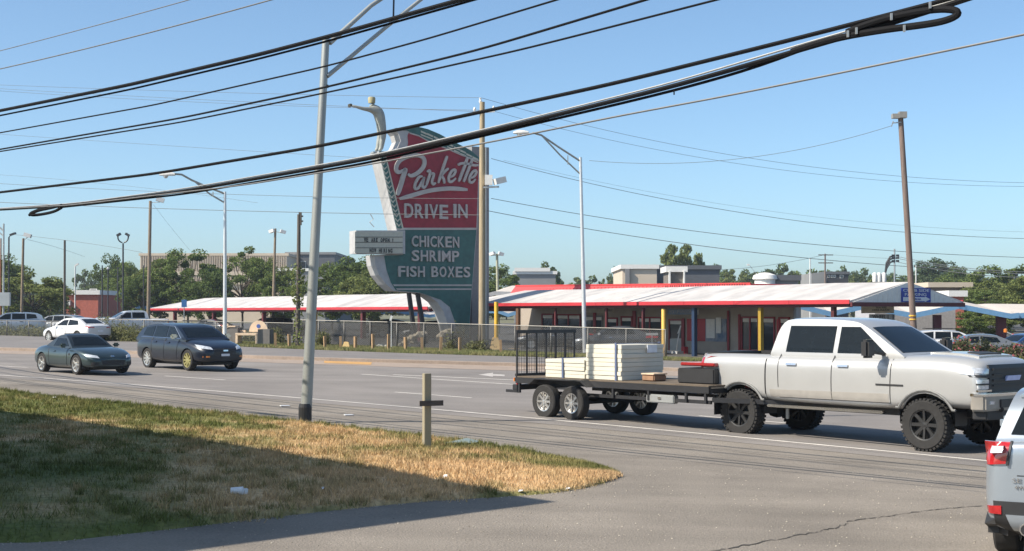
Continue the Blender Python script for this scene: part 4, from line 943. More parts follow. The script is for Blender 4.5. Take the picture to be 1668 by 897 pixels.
q = MB(); q.box(sp(618, 243.5), (.75, .5, .12)); q.build('plinth', M_METAL, st)
# ------------------------------------------------------------------ canopies and diner
UD = Vector((0.547, -0.837, 0)); NC = Vector((-0.837, -0.547, 0))      # along the ridge towards the viewer, and outward to the road
M_ROOFW = mat('white_membrane', (0.36, 0.35, 0.345), .75, var=.12, scale=.45, scale2=1.2, col2=(0.56, 0.53, 0.50), stretch=(1.6, .22, 1), bump=.15)
M_RED = mat('fascia_red', (0.44, 0.03, 0.04), .5, var=.1, scale=.8)
M_REDR = mat('red_metal_roof', (0.50, 0.05, 0.05), .5, var=.06, scale=.6)
M_DRED = mat('dark_red_beam', (0.10, 0.016, 0.02), .6, var=.1)
M_DIN = mat('diner_wall', (0.38, 0.33, 0.28), .85, var=.12, scale=1)
M_YEL = mat('post_yellow', (0.72, 0.42, 0.04), .55, var=.12, scale=1.5)
M_BLUE = mat('post_blue', (0.012, 0.03, 0.07), .5, var=.1)
RA = Vector((0.9, 96.0, 0)); RB = RA + UD * 33.4                        # far-left and near-right ends of the ridge
def canopy(A, L, zr, ze, wn, wf, label, gable_sign=False, hip=0.0, mroof=M_ROOFW, name='canopy', posts=(), xe0=0.0):
    rt = empty(name, (A.x, A.y, 0), math.atan2(UD.y, UD.x), label, 'canopy')   # local x along UD, local -y ... outward
    # local frame: x along ridge, y = left of UD = away from the road (+y), outward to the road = -y
    def roofpoly(y0, z0, xi): return None
    nseg = 14
    for sgn, w in ((-1, wn), (1, wf)):
        q = MB(); th_ = .12
        n = nseg; vs = []; fs = []
        for i in range(n + 1):
            x00 = xe0 if sgn < 0 else 0.0; xe = x00 + (L - x00) * i / n; xr = hip + (L - hip) * i / n
            wob = .03 * math.sin(i * 1.7)
            vs += [(xr, 0, zr + wob * .5), ((xe + xr) / 2, sgn * w / 2, (zr + ze) / 2 + wob + .03), (xe, sgn * w, ze + wob)]
        for i in range(n):
            for j in range(2): a = i * 3 + j; fs.append((a, a + 1, a + 4, a + 3))
        m2 = len(vs); vs += [(x, y, z - th_) for x, y, z in vs]
        fs += [tuple(v + m2 for v in f[::-1]) for f in list(fs)]
        for i in range(n): a = i * 3 + 2; fs.append((a, a + m2, a + 3 + m2, a + 3))
        for j in (0, 1): fs.append((j, j + m2, j + 1 + m2, j + 1)); a = n * 3 + j; fs.append((a, a + 1, a + 1 + m2, a + m2))
        q.add(vs, fs); q.build('roof_panel', mroof, rt)
    nf = max(1, round((L - xe0) / 4.2)); lf = (L - xe0) / nf
    for i in range(nf):
        q = MB(); q.box((xe0 + lf * (i + .5), -wn - .012, ze - .08), (lf - .02, .05, .20)); q.build('fascia', M_RED, rt)
    q = MB(); q.box((L / 2, wf + .02, ze - .09), (L, .05, .24)); q.build('fascia', M_RED, rt)
    q = MB(); q.box((L / 2, -wn + .35, ze - .23), (L - .5, .22, .2)); q.build('beam', M_DRED, rt)
    q = MB(); q.box((L / 2, (wf - wn) / 2, ze - .16), (L - .1, wn + wf - .2, .03)); q.build('ceiling', M_DIN, rt)
    # gable end towards the viewer
    q = MB(); q.prism([(-wn, ze - .14), (wf, ze - .14), (0, zr - .02)], 'x', L + .005, L + .06); g = q.build('gable', M_WROOF, rt)
    for k in range(24):
        y = -wn + (wn + wf) * (k + .5) / 24; h = (zr - ze) * (1 - abs(y) / (wn if y < 0 else wf)) - .02
        if h > .1: q = MB(); q.box((L + .068, y, ze - .12 + h / 2), (.012, .03, h)); q.build('siding_rib', M_WROOF, g)
    q = MB(); q.box((L + .08, (wf - wn) / 2, ze - .2), (.12, wn + wf, .2)); q.build('end_beam', M_DRED, rt)
    for (x, y, w, m) in posts:
        pw = Vector((A.x, A.y, 0)) + UD * x + Vector((UD.y, -UD.x, 0)) * (-y) ; z0 = gz(pw.x, pw.y)
        q = MB(); q.box((x, y, (z0 + ze - .3) / 2), (w, w, ze - .3 - z0)); q.build('post', m, rt)
    return rt
def onridge(px, d=0.0):
    # distance along the ridge line (shifted d outward to the road) where the column px falls
    a = (px - 834) / FPX; A_ = RA + NC * d
    return (a * A_.y - A_.x) / (UD.x - a * UD.y)
pst = [(onridge(px, 3.6), -3.6, w, m) for px, w, m in ((1048, .14, M_DRED), (1131, .22, M_BLUE), (1239, .2, mat('post_yellow_shaded', (0.33, 0.21, 0.02), .6)), (1358, .2, mat('post_oxblood', (0.07, 0.012, 0.012), .6)))]  # yellow paint copied darker, as if shaded under the canopy
pst += [(onridge(px, 3.6), -3.6, .12, M_DRED) for px in (760, 905, 988)]
cn = canopy(RA, 33.4, 3.86, 2.95, 4.0, 4.0, 'large white gabled canopy over the diner front, blue sign on its end', hip=0.0, xe0=-2.4, posts=pst)
# blue sign on the gable
q = MB(); q.box((33.4 + .10, .45, 3.21), (.05, 2.05, .68)); bs = q.build('blue_sign', mat('sign_royal', (0.02, 0.04, 0.30), .5), cn)
M_SW = mat('sign_white', (0.6, 0.62, 0.66), .5)
def gtext(s, y0, y1, z0, z1, m=M_SW, parent=bs, x=33.4 + .126):
    me = text_mesh(s, y1 - y0, z1 - z0, .012, .01); me.transform(Matrix.Rotation(math.pi / 2, 4, 'Z')); me.materials.append(m)
    o = bpy.data.objects.new('lettering', me); COL.objects.link(o); o.parent = parent; o.location = (x, y0, z0)
gtext('CURB SIDE', -.50, 1.36, 3.37, 3.50); gtext('PARKING', -.38, 1.15, 3.17, 3.31)
q = MB(); q.prism([(-.5, 2.92), (-.5, 3.11), (1.05, 3.11), (1.05, 3.15), (1.42, 3.015), (1.05, 2.88), (1.05, 2.92)], 'x', 33.4 + .126, 33.4 + .136); q.build('arrow', M_SW, bs)
gtext('IN REAR', .1, .75, 2.97, 3.06, mat('sign_royal', (0.02, 0.04, 0.30), .5), x=33.4 + .138)
# left canopy
LA = Vector((X(241, 143), 143, 0)); 
LA2 = LA - NC * 4.0
d_ = 0; 
ll = ((697 - 834) / FPX * (LA2 + NC * 4).y - (LA2 + NC * 4).x) / (UD.x - (697 - 834) / FPX * UD.y)
lp = [(ll * k, -3.6, .3, M_DRED) for k in (.12, .3, .5, .66, .82, .97)] + [(ll * .62, -2.0, .16, M_YEL)]
lc = canopy(LA2, ll, 3.78, 2.74, 4.0, 4.0, 'long low white canopy with a red fascia left of the big sign', hip=5.5, posts=lp)
# second short canopy roof seen between the sign legs
canopy(Vector((X(700, 100), 100, 0)) - NC * 2, 2.6, 3.6, 2.9, 2.2, 2.2, 'short white canopy bay visible between the legs of the big sign')
# diner building under / behind the ridge: local frame x along UD, y away from the road
dn = empty('diner', (RA.x, RA.y, 0), math.atan2(UD.y, UD.x), 'single storey beige diner with a red metal mansard under the white canopy', 'restaurant')
WD = .6  # wall is this far behind the ridge
x0 = onridge(846, -WD); x1 = onridge(1292, -WD); zg = -.4
q = MB(); q.prism([(x0, WD), (x1, WD), (x1 - 8.5, WD + 9), (x0, WD + 9)], 'z', zg, 3.2); q.build('wall', M_DIN, dn)
q = MB(); q.box((x0 - .03, WD - .03, (zg + 2.9) / 2), (.3, .3, 2.9 - zg)); q.build('corner_post', mat('brown_trim', (0.13, 0.07, 0.04), .7), dn)
M_FR = mat('frame_red', (0.28, 0.03, 0.04), .55, var=.1)
zA = lambda x: gz(*(RA + UD * x).xy)
def opening(pa, pb, z0, z1, mul=1, door=False, m=M_FR):
    xa, xb = onridge(pa, -WD), onridge(pb, -WD); g0 = zA((xa + xb) / 2)
    q = MB(); t_ = .09
    q.box(((xa + xb) / 2, WD - .02, g0 + z1), (xb - xa, .12, t_)); q.box(((xa + xb) / 2, WD - .02, g0 + z0), (xb - xa, .12, t_))
    for k in range(mul + 1): q.box((xa + (xb - xa) * k / mul, WD - .025, g0 + (z0 + z1) / 2), (t_, .12, z1 - z0 + t_))
    fr = q.build('door' if door else 'window', m, dn)
    for k in range(mul):
        a = xa + (xb - xa) * k / mul + t_ / 2; b_ = xa + (xb - xa) * (k + 1) / mul - t_ / 2; zz = z0 + t_ / 2
        if door: q = MB(); q.box(((a + b_) / 2, WD - .03, g0 + z0 + .45), (b_ - a, .05, .75)); q.build('kick_panel', M_METAL, fr); zz = z0 + .85
        q = MB(); q.box(((a + b_) / 2, WD - .012, g0 + (zz + z1) / 2), (b_ - a, .02, z1 - zz - t_ / 2)); q.build('pane', M_GLASS, fr)
        q = MB(); q.box(((a + b_) / 2, WD - .028, g0 + z1 - .16), (b_ - a - .04, .015, .2)); q.build('blind', M_WROOF, fr)
opening(884, 902, 0.05, 2.15, 1, True); opening(908, 946, .75, 2.15, 2); opening(954, 982, .75, 2.1, 2, m=M_MGREY); opening(989, 1006, .05, 2.0, 1, True)
opening(1013, 1030, .6, 2.1, 1); opening(1041, 1078, .75, 2.1, 2); opening(1091, 1112, .05, 2.0, 1, True); opening(1209, 1236, .4, 2.25, 2); opening(1243, 1262, .4, 2.25, 1); opening(1270, 1286, .6, 2.25, 1)
for pa, pb, c_ in ((1120, 1150, M_RED), (1266, 1272, M_RED), (1150, 1184, mat('mural_blue', (0.08, 0.14, 0.24), .7, var=.4, scale=2.5, col2=(0.35, 0.36, 0.38)))):
    xa, xb = onridge(pa, -WD), onridge(pb, -WD); q = MB(); q.box(((xa + xb) / 2, WD - .03, 1.35), (xb - xa, .06, 1.3)); q.build('wall_panel', c_, dn)
# posters, white cladding pieces and a downpipe on the front wall
for pa, pb, z0, z1, c_ in ((1152, 1166, 1.0, 2.1, M_WROOF), (1168, 1176, 1.3, 2.2, M_WROOF), (1186, 1189, .1, 2.6, M_FR), (1204, 1207, .2, 2.4, M_FR), (1237, 1240, .4, 2.2, M_WROOF), (1113, 1116, .1, 2.1, M_FR), (968, 972, .1, 2.6, M_FR), (1032, 1037, .1, 2.5, M_FR), (858, 880, .1, .75, M_DRED)):
    xa, xb = onridge(pa, -WD), onridge(pb, -WD); g0 = zA((xa + xb) / 2); q = MB(); q.box(((xa + xb) / 2, WD - .075, g0 + (z0 + z1) / 2), (xb - xa, .05, z1 - z0)); q.build('wall_trim', c_, dn)
# red mansard roof above
q = MB(); xa = onridge(822, -2.2) ; xb = onridge(1216, -2.0); y0, y1, zb_, zt_ = 2.0, 9.2, 3.0, 4.28
vs = [(xa, y0, zb_), (xb, y0, zb_), (xb, y1, zb_), (xa, y1, zb_), (xa + .7, y0 + .7, zt_), (xb - .4, y0 + .7, zt_ - .25), (xb - .4, y1 - .7, zt_ - .25), (xa + .7, y1 - .7, zt_)]
q.add(vs, [(0, 1, 5, 4), (1, 2, 6, 5), (2, 3, 7, 6), (3, 0, 4, 7), (4, 5, 6, 7), (3, 2, 1, 0)]); mr_ = q.build('mansard_roof', M_REDR, dn)
n_ = 62; q0 = MB(); q0.bar((0, 0, 0), (0, .62, (zt_ - zb_) * .80), .02, .03); me0 = q0.mesh('standing_seam'); me0.materials.append(M_REDR)
for i in range(n_):
    x = xa + .7 + (xb - xa - 1.2) * (i + .5) / n_; link('standing_seam', me0, mr_).location = (x, y0 - .02, zb_ + .02)
q = MB(); q.bar((xa + .7, y0 + .69, zt_ + .02), (xb - .4, y0 + .69, zt_ - .23), .08); q.build('ridge_cap', M_REDR, mr_)
# vertical dark louvre strip at the right end of the mansard
x5 = onridge(1090, -2.7); q0 = MB(); q0.box((0, 0, 0), (.05, .03, .3)); me0 = q0.mesh('louvre'); me0.materials.append(M_DRED)
for i in range(34):
    link('louvre', me0, mr_).location = (x5 + (xb - .6 - x5) * i / 33, y0 + .42, zt_ - .40)
# hanging signs under the canopy edge
def hang(pa, pb, pc, pd, Y, m, label, lines=(), tm=M_DK):
    rt = empty('hanging_sign', P((pa + pb) / 2, pd, Y), 0, label, 'sign'); q = MB(); a = P(pa, pd, Y); b_ = P(pb, pc, Y)
    q.box((a + b_) / 2, (b_.x - a.x, .08, b_.z - a.z)); q.build('board', m, world_root=rt)
    for s, xa, ya, xb_, yb in lines:
        A_ = P(xa, yb, Y - .045); B_ = P(xb_, ya, Y - .045); me = text_mesh(s, B_.x - A_.x, B_.z - A_.z, .01, .015); me.materials.append(tm); o = bpy.data.objects.new('lettering', me); COL.objects.link(o); o.parent = rt; o.location = A_ - rt.location
    return rt
hang(1403, 1456, 496, 510, 71, mat('menu_beige', (0.62, 0.56, 0.46), .7), 'beige sign board hanging under the right end of the big canopy', [('YOU ARE', 1426, 499.5, 1444, 502), ('HERE PLEASE', 1421, 503.5, 1449, 506)])
hang(1416, 1457, 511.5, 521, 72.5, M_SW, 'small white letter board with dark letters below the beige hanging sign', [('WHEEL', 1421, 512.5, 1443, 519), ('I', 1446, 512.5, 1447, 519), ('I', 1454, 512, 1455.5, 520)])
hang(1088, 1129.5, 503.5, 512, 81, mat('sign_paleblue', (0.30, 0.42, 0.62), .6), 'pale blue banner sign between the yellow post and the dark blue post', [('PICK UP WINDOW', 1090, 505, 1127, 510.5)], M_SW)
hang(1132, 1138, 504, 512.5, 80.8, M_SW, 'small pale notice just right of the dark blue post')
hang(1170, 1211, 500, 509, 82, mat('menu_beige2', (0.50, 0.45, 0.37), .7), 'brownish sign board hanging from the canopy over the tables', [('WELCOME', 1184, 502.5, 1201, 505), ('DINE IN OPEN', 1184, 506, 1201, 508)])
hang(946, 1000, 502, 509, 86, mat('menu_beige2', (0.50, 0.45, 0.37), .7), 'dull beige sign board above the middle windows of the diner', [('MENU', 985, 503.5, 996, 506)])
# ------------------------------------------------------------------ folded-plate roof at right
M_FBLUE = mat('fascia_blue', (0.16, 0.32, 0.50), .5, var=.08)
M_SOFF = mat('soffit_beige', (0.42, 0.37, 0.30), .8, var=.08)
FY = 92.0
def folded(pts, Y, depth, label, posts=(), fm=None):
    a = P(pts[0][0], pts[0][1], Y); rt = empty('folded_roof', (a.x, Y, 0), 0, label, 'canopy')
    W = [P(x, y, Y) for x, y in pts]
    for p, q_ in zip(W, W[1:]):
        q = MB(); q.add([p, q_, q_ + Vector((1.5, depth, .75)), p + Vector((1.5, depth, .75)), p - Vector((0, 0, .14)), q_ - Vector((0, 0, .14)), q_ + Vector((1.5, depth, .61)), p + Vector((1.5, depth, .61))],
                        [(0, 1, 2, 3), (7, 6, 5, 4), (0, 4, 5, 1), (1, 5, 6, 2), (2, 6, 7, 3), (3, 7, 4, 0)]); q.build('roof_plate', M_SOFF if False else mat('gravel_roof', (0.52, 0.47, 0.42), .9, var=.08), world_root=rt)
        q = MB(); d = Vector((0, -.04, 0)); q.add([p + d + Vector((0, 0, .10)), q_ + d + Vector((0, 0, .10)), q_ + d - Vector((0, 0, .24)), p + d - Vector((0, 0, .24))] + [p + Vector((0, -.001, .10)), q_ + Vector((0, -.001, .10)), q_ + Vector((0, -.001, -.24)), p + Vector((0, -.001, -.24))],
              [(3, 2, 1, 0), (4, 5, 6, 7), (0, 1, 5, 4), (2, 3, 7, 6), (0, 4, 7, 3), (1, 2, 6, 5)]); q.build('fascia', fm or M_FBLUE, world_root=rt)
    for px, w in posts:
        zt = 2.2; g = onground(px, Y + .8); q = MB(); q.box((g.x, Y + .8, (g.z + zt) / 2), (w, .35, zt - g.z)); q.build('post', M_DRED, world_root=rt)
    return rt
folded([(1260, 487), (1353, 509.5), (1405, 498), (1488, 512), (1562, 497), (1646, 513), (1660, 511.5)], FY, 11, 'folded zigzag roof with pale blue edges at the right', posts=[(1526, .5), (1630, .6)])
folded([(1646, 513), (1690, 511), (1780, 512)], FY + .3, 14, 'flat gravel roof wing continuing right of the zigzag roof')
rt = empty('low_building', onground(1500, 104), 0, 'pale grey wall under the zigzag roof', 'building')
a, b_ = X(1425, 104), X(1556, 104); q = MB(); q.box(((a + b_) / 2, 107, 1.1), (b_ - a, 6, 2.9)); q.build('wall', mat('grey_stucco', (0.40, 0.40, 0.42), .8), world_root=rt)
# far small folded canopies seen under the big canopies
folded([(603, 512), (640, 505), (700, 514), (740, 507)], 160, 8, 'distant pale folded roof seen under the left canopy')
folded([(775, 505), (812, 506), (828, 512), (846, 506)], 130, 8, 'distant pale blue folded roof seen left of the diner')
folded([(792, 480), (806, 476), (836, 477)], 120, 9, 'added white folded roof standing in for the sign shadow at the left end of the big canopy', fm=M_SWHITE)  # added roof, in place of the sign's shadow on the canopy
folded([(208, 508), (226, 499), (262, 502)], 165, 8, 'distant grey folded roof left of the left canopy')
# ------------------------------------------------------------------ chain link fence
M_WIRE = mat('fence_wire', (0.20, 0.20, 0.195), .5, .5)
M_FPOST = mat('fence_post_steel', (0.13, 0.125, 0.115), .5, .4, var=.1)
def backingmat(nm, a): return mat(nm, (0.028, 0.026, 0.024), .9, var=.2, scale=1.5, alpha=a)  # dark see-through sheet along the fence wire
def fence(A, B, h, spacing, label, backing=None, sag=False):
    A = Vector((*A, 0)); B = Vector((*B, 0)); L = (B - A).length; d = (B - A).normalized(); n = max(2, round(L / spacing)); st = L / n
    rt = empty('chain_link_fence', (A.x, A.y, gz(A.x, A.y)), 0, label, 'fence'); g = lambda p: Vector((p.x, p.y, gz(p.x, p.y) + .1))
    me0 = None
    for i in range(n + 1):
        p = g(A + d * st * i)
        if me0 is None: q = MB(); q.tube([(0, 0, -.1), (0, 0, h)], .035, 8); me0 = q.mesh('post'); me0.materials.append(M_FPOST)
        link('post', me0, rt, smooth=True).location = p - rt.location
    for i in range(n):
        p, r_ = g(A + d * st * i), g(A + d * st * (i + 1))
        q = MB(); q.tube([p + Vector((0, 0, h)), r_ + Vector((0, 0, h))], .028, 6); q.build('top_rail', M_FPOST, world_root=rt)
        w = MB(); s = .11; k = int((st + h) / s); t_ = .0045
        for j in range(-int(h / s), int(st / s) + 1):
            for sg_ in (1, -1):
                x0_, z0_, x1_, z1_ = (j * s, 0, j * s + h, h)
                if x0_ < 0: z0_ = -x0_; x0_ = 0
                if x1_ > st: z1_ -= x1_ - st; x1_ = st
                if x1_ - x0_ < .02: continue
                if sg_ < 0: z0_, z1_ = h - z0_, h - z1_
                pa = p.lerp(r_, x0_ / st) + Vector((0, 0, z0_)); pb = p.lerp(r_, x1_ / st) + Vector((0, 0, z1_)); nn = Vector((0, 0, t_)); w.add([pa - nn, pb - nn, pb + nn, pa + nn], [(0, 1, 2, 3)])
        o = w.build('wire_mesh', M_WIRE, world_root=rt, fix=False); o['kind'] = 'stuff'
        if backing:
            off_ = Vector((-d.y, d.x, 0)) * .05
            q = MB(); q.add([p + off_, r_ + off_, r_ + off_ + Vector((0, 0, h - .05)), p + off_ + Vector((0, 0, h - .05))], [(0, 1, 2, 3)]); q.build('dark_backing', backing, world_root=rt, fix=False)
    return rt
FE = [(-46, 104), (-26, 88.5), (-12.5, 80.5), (-1.7, 75.0), (7.6, 69.6)]
fence(FE[0], FE[1], 1.05, 2.6, 'low bare chain link fence in front of the parked cars at the left')
fence(FE[1], FE[2], 1.25, 2.0, 'chain link fence stretch behind the dark wagon')
fence(FE[2], FE[3], 1.45, 1.75, 'dark backed chain link fence stretch below the big sign', backingmat('backing_dense', .72))
fence(FE[3], FE[4], 1.45, 2.0, 'dark backed chain link fence stretch in front of the diner windows', backingmat('backing_thin', .42))
# little wooden stakes in the verge
q = MB(); q.box((0, 0, .37), (.13, .13, .8)); sm = q.mesh('wooden_stake'); sm.materials.append(mat('stake_wood', (0.34, 0.22, 0.12), .9, var=.15))
ns = {449: 'first of the row, beside the bench', 472: 'left of the ivy covered post', 530: 'just right of the near light pole', 555: 'left of the small yellow wedge', 579: 'right of the small yellow wedge', 608: 'left of the white tag stake', 633: 'close beside the white tag stake', 661: 'behind the left rubble lumps', 688: 'right of the rubble lumps', 718: 'below the curved sign leg', 749: 'left of the pale utility pole', 816: 'right of the yellow pole', 1083: 'at the foot of the thick yellow post'}
for px, w in ns.items():
    o = bpy.data.objects.new('wooden_stake', sm); COL.objects.link(o); o.location = onground(px, 74.5 - (px - 449) * .006) + Vector((0, 0, .08)); o.rotation_euler = (0, random.uniform(-.05, .05), random.uniform(0, 1)); o.scale = (1, 1, random.uniform(.9, 1.15)); tag(o, 'short brown wooden stake along the fence, ' + w, 'stake', 'wooden stakes along the fence')
# yellow wedges and poles
def wedge(px, Y, h, w, label, pole=0.0):
    b = onground(px, Y) + Vector((0, 0, .06)); rt = empty('order_post' if pole else 'yellow_wedge', b, 0, label, 'bollard'); q = MB()
    q.add([(-w, -w * .6, 0), (w, -w * .6, 0), (w, w * .6, 0), (-w, w * .6, 0), (-w * .45, -w * .35, h), (w * .5, -w * .35, h * .95), (w * .5, w * .35, h * .95), (-w * .45, w * .35, h)], [(0, 1, 5, 4), (1, 2, 6, 5), (2, 3, 7, 6), (3, 0, 4, 7), (4, 5, 6, 7), (3, 2, 1, 0)]); q.build('base', mat('wedge_yellow', (0.72, 0.50, 0.22), .7, var=.12, scale=2), rt, bevel=.02)
    if pole: q = MB(); q.tube([(.05, 0, h * .9), (.05, 0, pole)], .12, 10); q.build('pole', M_YEL, rt, smooth=True)
    return rt
wedge(564.5, 75.3, .42, .25, 'small pale yellow wedge in front of the fence under the big sign')
wedge(807, 80, .75, .35, 'yellow order post with a wedge base beside the pale utility pole', pole=2.75)
wedge(930, 84, .7, .3, 'yellow wedge base at the right end of the low yellow barrier')
wedge(1177, 84, .9, .42, 'yellow wedge shaped base in front of the outdoor tables')
rt = empty('yellow_post', onground(1081, 77.8), 0, 'thick bright yellow post beside the dark red canopy post', 'post'); q = MB(); q.tube([(0, 0, 0), (0, 0, 2.62)], .125, 14); q.build('post', mat('bright_yellow', (0.85, 0.55, 0.13), .45, var=.06), rt, smooth=True)
for pa, pb, yy in ((828, 846, 569), (866, 925, 571)):
    rt = empty('low_barrier', onground((pa + pb) / 2, 83), 0, 'low yellow barrier rail behind the trailer gate' + (', shorter left one' if pa < 850 else ', longer right one'), 'barrier')
    a, b_ = P(pa, yy, 83), P(pb, yy, 83); q = MB(); q.box((a + b_) / 2 + Vector((0, 0, -.05)), (b_.x - a.x, .3, .22)); q.build('rail', mat('wedge_yellow', (0.72, 0.50, 0.22), .7), world_root=rt)
    for p in (a.lerp(b_, .1), a.lerp(b_, .9)): q = MB(); q.bar(p, Vector((p.x, p.y, gz(p.x, p.y))), .12); q.build('leg', M_DRED, world_root=rt)
# bench and bin on the far walk
b = G(420, 565); M_BEN = mat('bench_tan', (0.62, 0.47, 0.33), .7, var=.08)
rt = empty('bench', b + Vector((0, -1.2, .12)), -.2, 'tan concrete bench with a rounded backrest beside the fence', 'bench')
q = MB(); q.box((-.25, 0, .50), (1.05, .5, .1)); q.build('seat', M_BEN, rt)
q = MB(); q.box((-.72, 0, .24), (.1, .5, .5)); q.build('leg', M_BEN, rt); q = MB(); q.box((.22, 0, .24), (.1, .5, .5)); q.build('leg', M_BEN, rt)
q = MB(); q.box((.55, 0, .36), (.55, .5, .72)); q.build('end_panel', mat('bench_dark', (0.14, 0.13, 0.12), .8), rt)
q = MB(); q.prism([(-.12 + .44 * math.cos(t_), .6 + .5 * math.sin(t_)) for t_ in np.linspace(0, math.pi, 14)], 'y', .2, .27); q.v = [(v[0] + .25, v[1], v[2]) for v in q.v]; q.build('backrest', M_BEN, rt)
q = MB(); q.lathe([(0, 0), (.09, 0), (.09, .012), (0, .012)], 14, axis='y', c=(.13, .185, .85)); q.build('badge', mat('badge_blue', (0.05, 0.1, .3), .5), rt)
q = MB(); q.box((-.62, 0.2, .62), (.3, .1, .1)); q.build('armrest', M_BEN, rt); rt.scale = (1.25, 1.25, 1.25)
b = G(383, 564)
rt = empty('trash_bin', b + Vector((0, -1.2, .12)), -.2, 'tan and dark grey trash enclosure left of the bench', 'trash bin')
q = MB(); q.box((-.24, 0, .5), (.22, .6, 1.0)); q.build('side_panel', M_BEN, rt); q = MB(); q.box((.17, 0.01, .44), (.6, .58, .88)); q.build('front_panel', mat('bench_dark', (0.14, 0.13, 0.12), .8), rt)
q = MB(); q.box((.0, 0, .93), (.72, .64, .06)); q.build('lid', M_BEN, rt); q = MB(); q.box((-.15, -.29, .97), (.26, .06, .2)); q.build('flap', M_BEN, rt); rt.scale = (1.1, 1.1, 1.1)
# rubble and weeds
rb = random.Random(9); M_RUB = mat('rubble', (0.55, 0.48, 0.36), .9, var=.2, scale=3)
def rock(p, s, label):
    bm = bmesh.new(); bmesh.ops.create_icosphere(bm, subdivisions=2, radius=s)
    for v in bm.verts: v.co *= rb.uniform(.7, 1.2); v.co.z *= .75
    me = bpy.data.meshes.new('rubble_lump'); bm.to_mesh(me); bm.free(); me.materials.append(M_RUB); o = bpy.data.objects.new('rubble_lump', me); COL.objects.link(o); o.location = p; tag(o, label, 'rubble', 'rubble heap below the big sign')
RL = {(653, 562): 'pale concrete lump at the low left end of the rubble row', (659, 559): 'pale concrete lump second from the left end of the rubble row', (665, 552): 'small pale lump on the rising left part of the rubble', (671, 550): 'larger pale lump beside it near the middle of the rubble', (677, 547): 'small pale lump at the middle top of the rubble', (684, 545): 'broad pale lump right of the middle of the rubble', (691, 543): 'highest pale lump at the right end of the rubble', (672, 556): 'small pale lump lying below the rubble row', (722, 545): 'large pale block at the foot of the curved sign leg', (729, 541): 'upper pale block touching the curved sign leg', (716, 549): 'small pale lump left of the curved sign leg', (735, 548): 'small pale lump right of the curved sign leg', (621, 566): 'flat pale lump left of the white tagged stake', (628, 567): 'flat pale lump beside the white tagged stake', (733, 569): 'little pale lump in the verge below the sign leg'}
for px, py, s in ((653, 562, .22), (659, 559, .26), (665, 552, .2), (671, 550, .24), (677, 547, .2), (684, 545, .26), (691, 543, .22), (672, 556, .2), (722, 545, .34), (729, 541, .3), (716, 549, .22), (735, 548, .2), (621, 566, .3), (628, 567, .26), (733, 569, .15)):
    rock(P(px, py, 77.5 if py > 560 else 79), s, RL[(px, py)])
def bush(c, rx, rz_, n, m, label, name='shrub', leaf=.07, flowers=None, cat='shrub', seed=1):
    rs = np.random.RandomState(seed); C = rs.normal(0, .42, (14, 3)); C[:, 2] = np.abs(C[:, 2]) * .9; i = rs.randint(0, 14, n); d = rs.normal(0, .22, (n, 3)); p = (C[i] + d) * np.array([rx, rx * .8, rz_]); p[:, 2] = np.abs(p[:, 2])
    a = rs.normal(0, 1, (n, 3)); a /= np.linalg.norm(a, axis=1)[:, None]; b2 = np.cross(a, rs.normal(0, 1, (n, 3))); b2 /= np.linalg.norm(b2, axis=1)[:, None]
    v = np.stack([p - a * leaf, p + b2 * leaf * .5, p + a * leaf, p - b2 * leaf * .5], 1)
    me = bpy.data.meshes.new('foliage'); me.from_pydata(v.reshape(-1, 3).tolist(), [], [(4 * k, 4 * k + 1, 4 * k + 2, 4 * k + 3) for k in range(n)]); me.materials.append(m)
    rt = empty(name, c, 0, label, cat); link('foliage', me, rt)
    q = MB(); [q.tube([(0, 0, -.05), (C[k, 0] * rx * .5, C[k, 1] * rx * .4, C[k, 2] * rz_ * .5), (C[k, 0] * rx, C[k, 1] * rx * .8, C[k, 2] * rz_)], [.02, .012, .006], 5) for k in range(8)]; q.build('stems', M_BARK, rt)
    if flowers:
        f = rs.randint(0, n, 110); pf = p[f] * 1.08; s = leaf * .8; v = np.stack([pf - [s, 0, 0], pf + [0, 0, s], pf + [s, 0, 0], pf - [0, 0, s]], 1)
        me = bpy.data.meshes.new('flowers'); me.from_pydata(v.reshape(-1, 3).tolist(), [], [(4 * k, 4 * k + 1, 4 * k + 2, 4 * k + 3) for k in range(110)]); me.materials.append(flowers); link('flowers', me, rt)['kind'] = 'stuff'
    return rt
M_WEED = leafmat('weed_leaves', (0.10, 0.12, 0.04), (0.26, 0.24, 0.12))
for i, (px, Y, rx, rz_, lb) in enumerate([(15, 96, 1.4, .9, 'tall dry weeds against the fence at the far left'), (60, 95, 1.6, 1.0, 'rusty dry weeds behind the white sedan rear'), (182, 84, 1.3, 1.1, 'weedy bush in front of the parked white pickup, left one'), (205, 83, 1.2, 1.2, 'weedy bush in front of the parked white pickup, middle one'), (226, 82, 1.2, 1.2, 'weedy bush just left of the dark wagon roof'),
        (525, 78, .5, 1.0, 'thin sprig growing through the fence right of the near light pole'), (452, 81, .8, .9, 'weeds behind the bench'), (755, 76, .7, 1.2, 'climbing weeds on the fence left of the pale utility pole'), (776, 75, .9, .6, 'low weeds at the foot of the pale utility pole'), (740, 76, .5, .8, 'small weeds left of the climbing weeds'), (404, 83, .7, .9, 'weeds behind the trash enclosure'), (130, 98, 2.0, 1.1, 'weeds behind the white sedan roof')]):
    bush(onground(px, Y), rx, rz_, 1400, M_WEED, lb, 'weeds', cat='weeds', seed=30 + i)
M_PINK = mat('rose_petals', (0.6, 0.16, 0.18), .8)
M_SHR = leafmat('rose_leaves', (0.075, 0.085, 0.035), (0.16, 0.15, 0.08)); M_HED = leafmat('hedge_leaves', (0.12, 0.14, 0.015), (0.24, 0.24, 0.04))
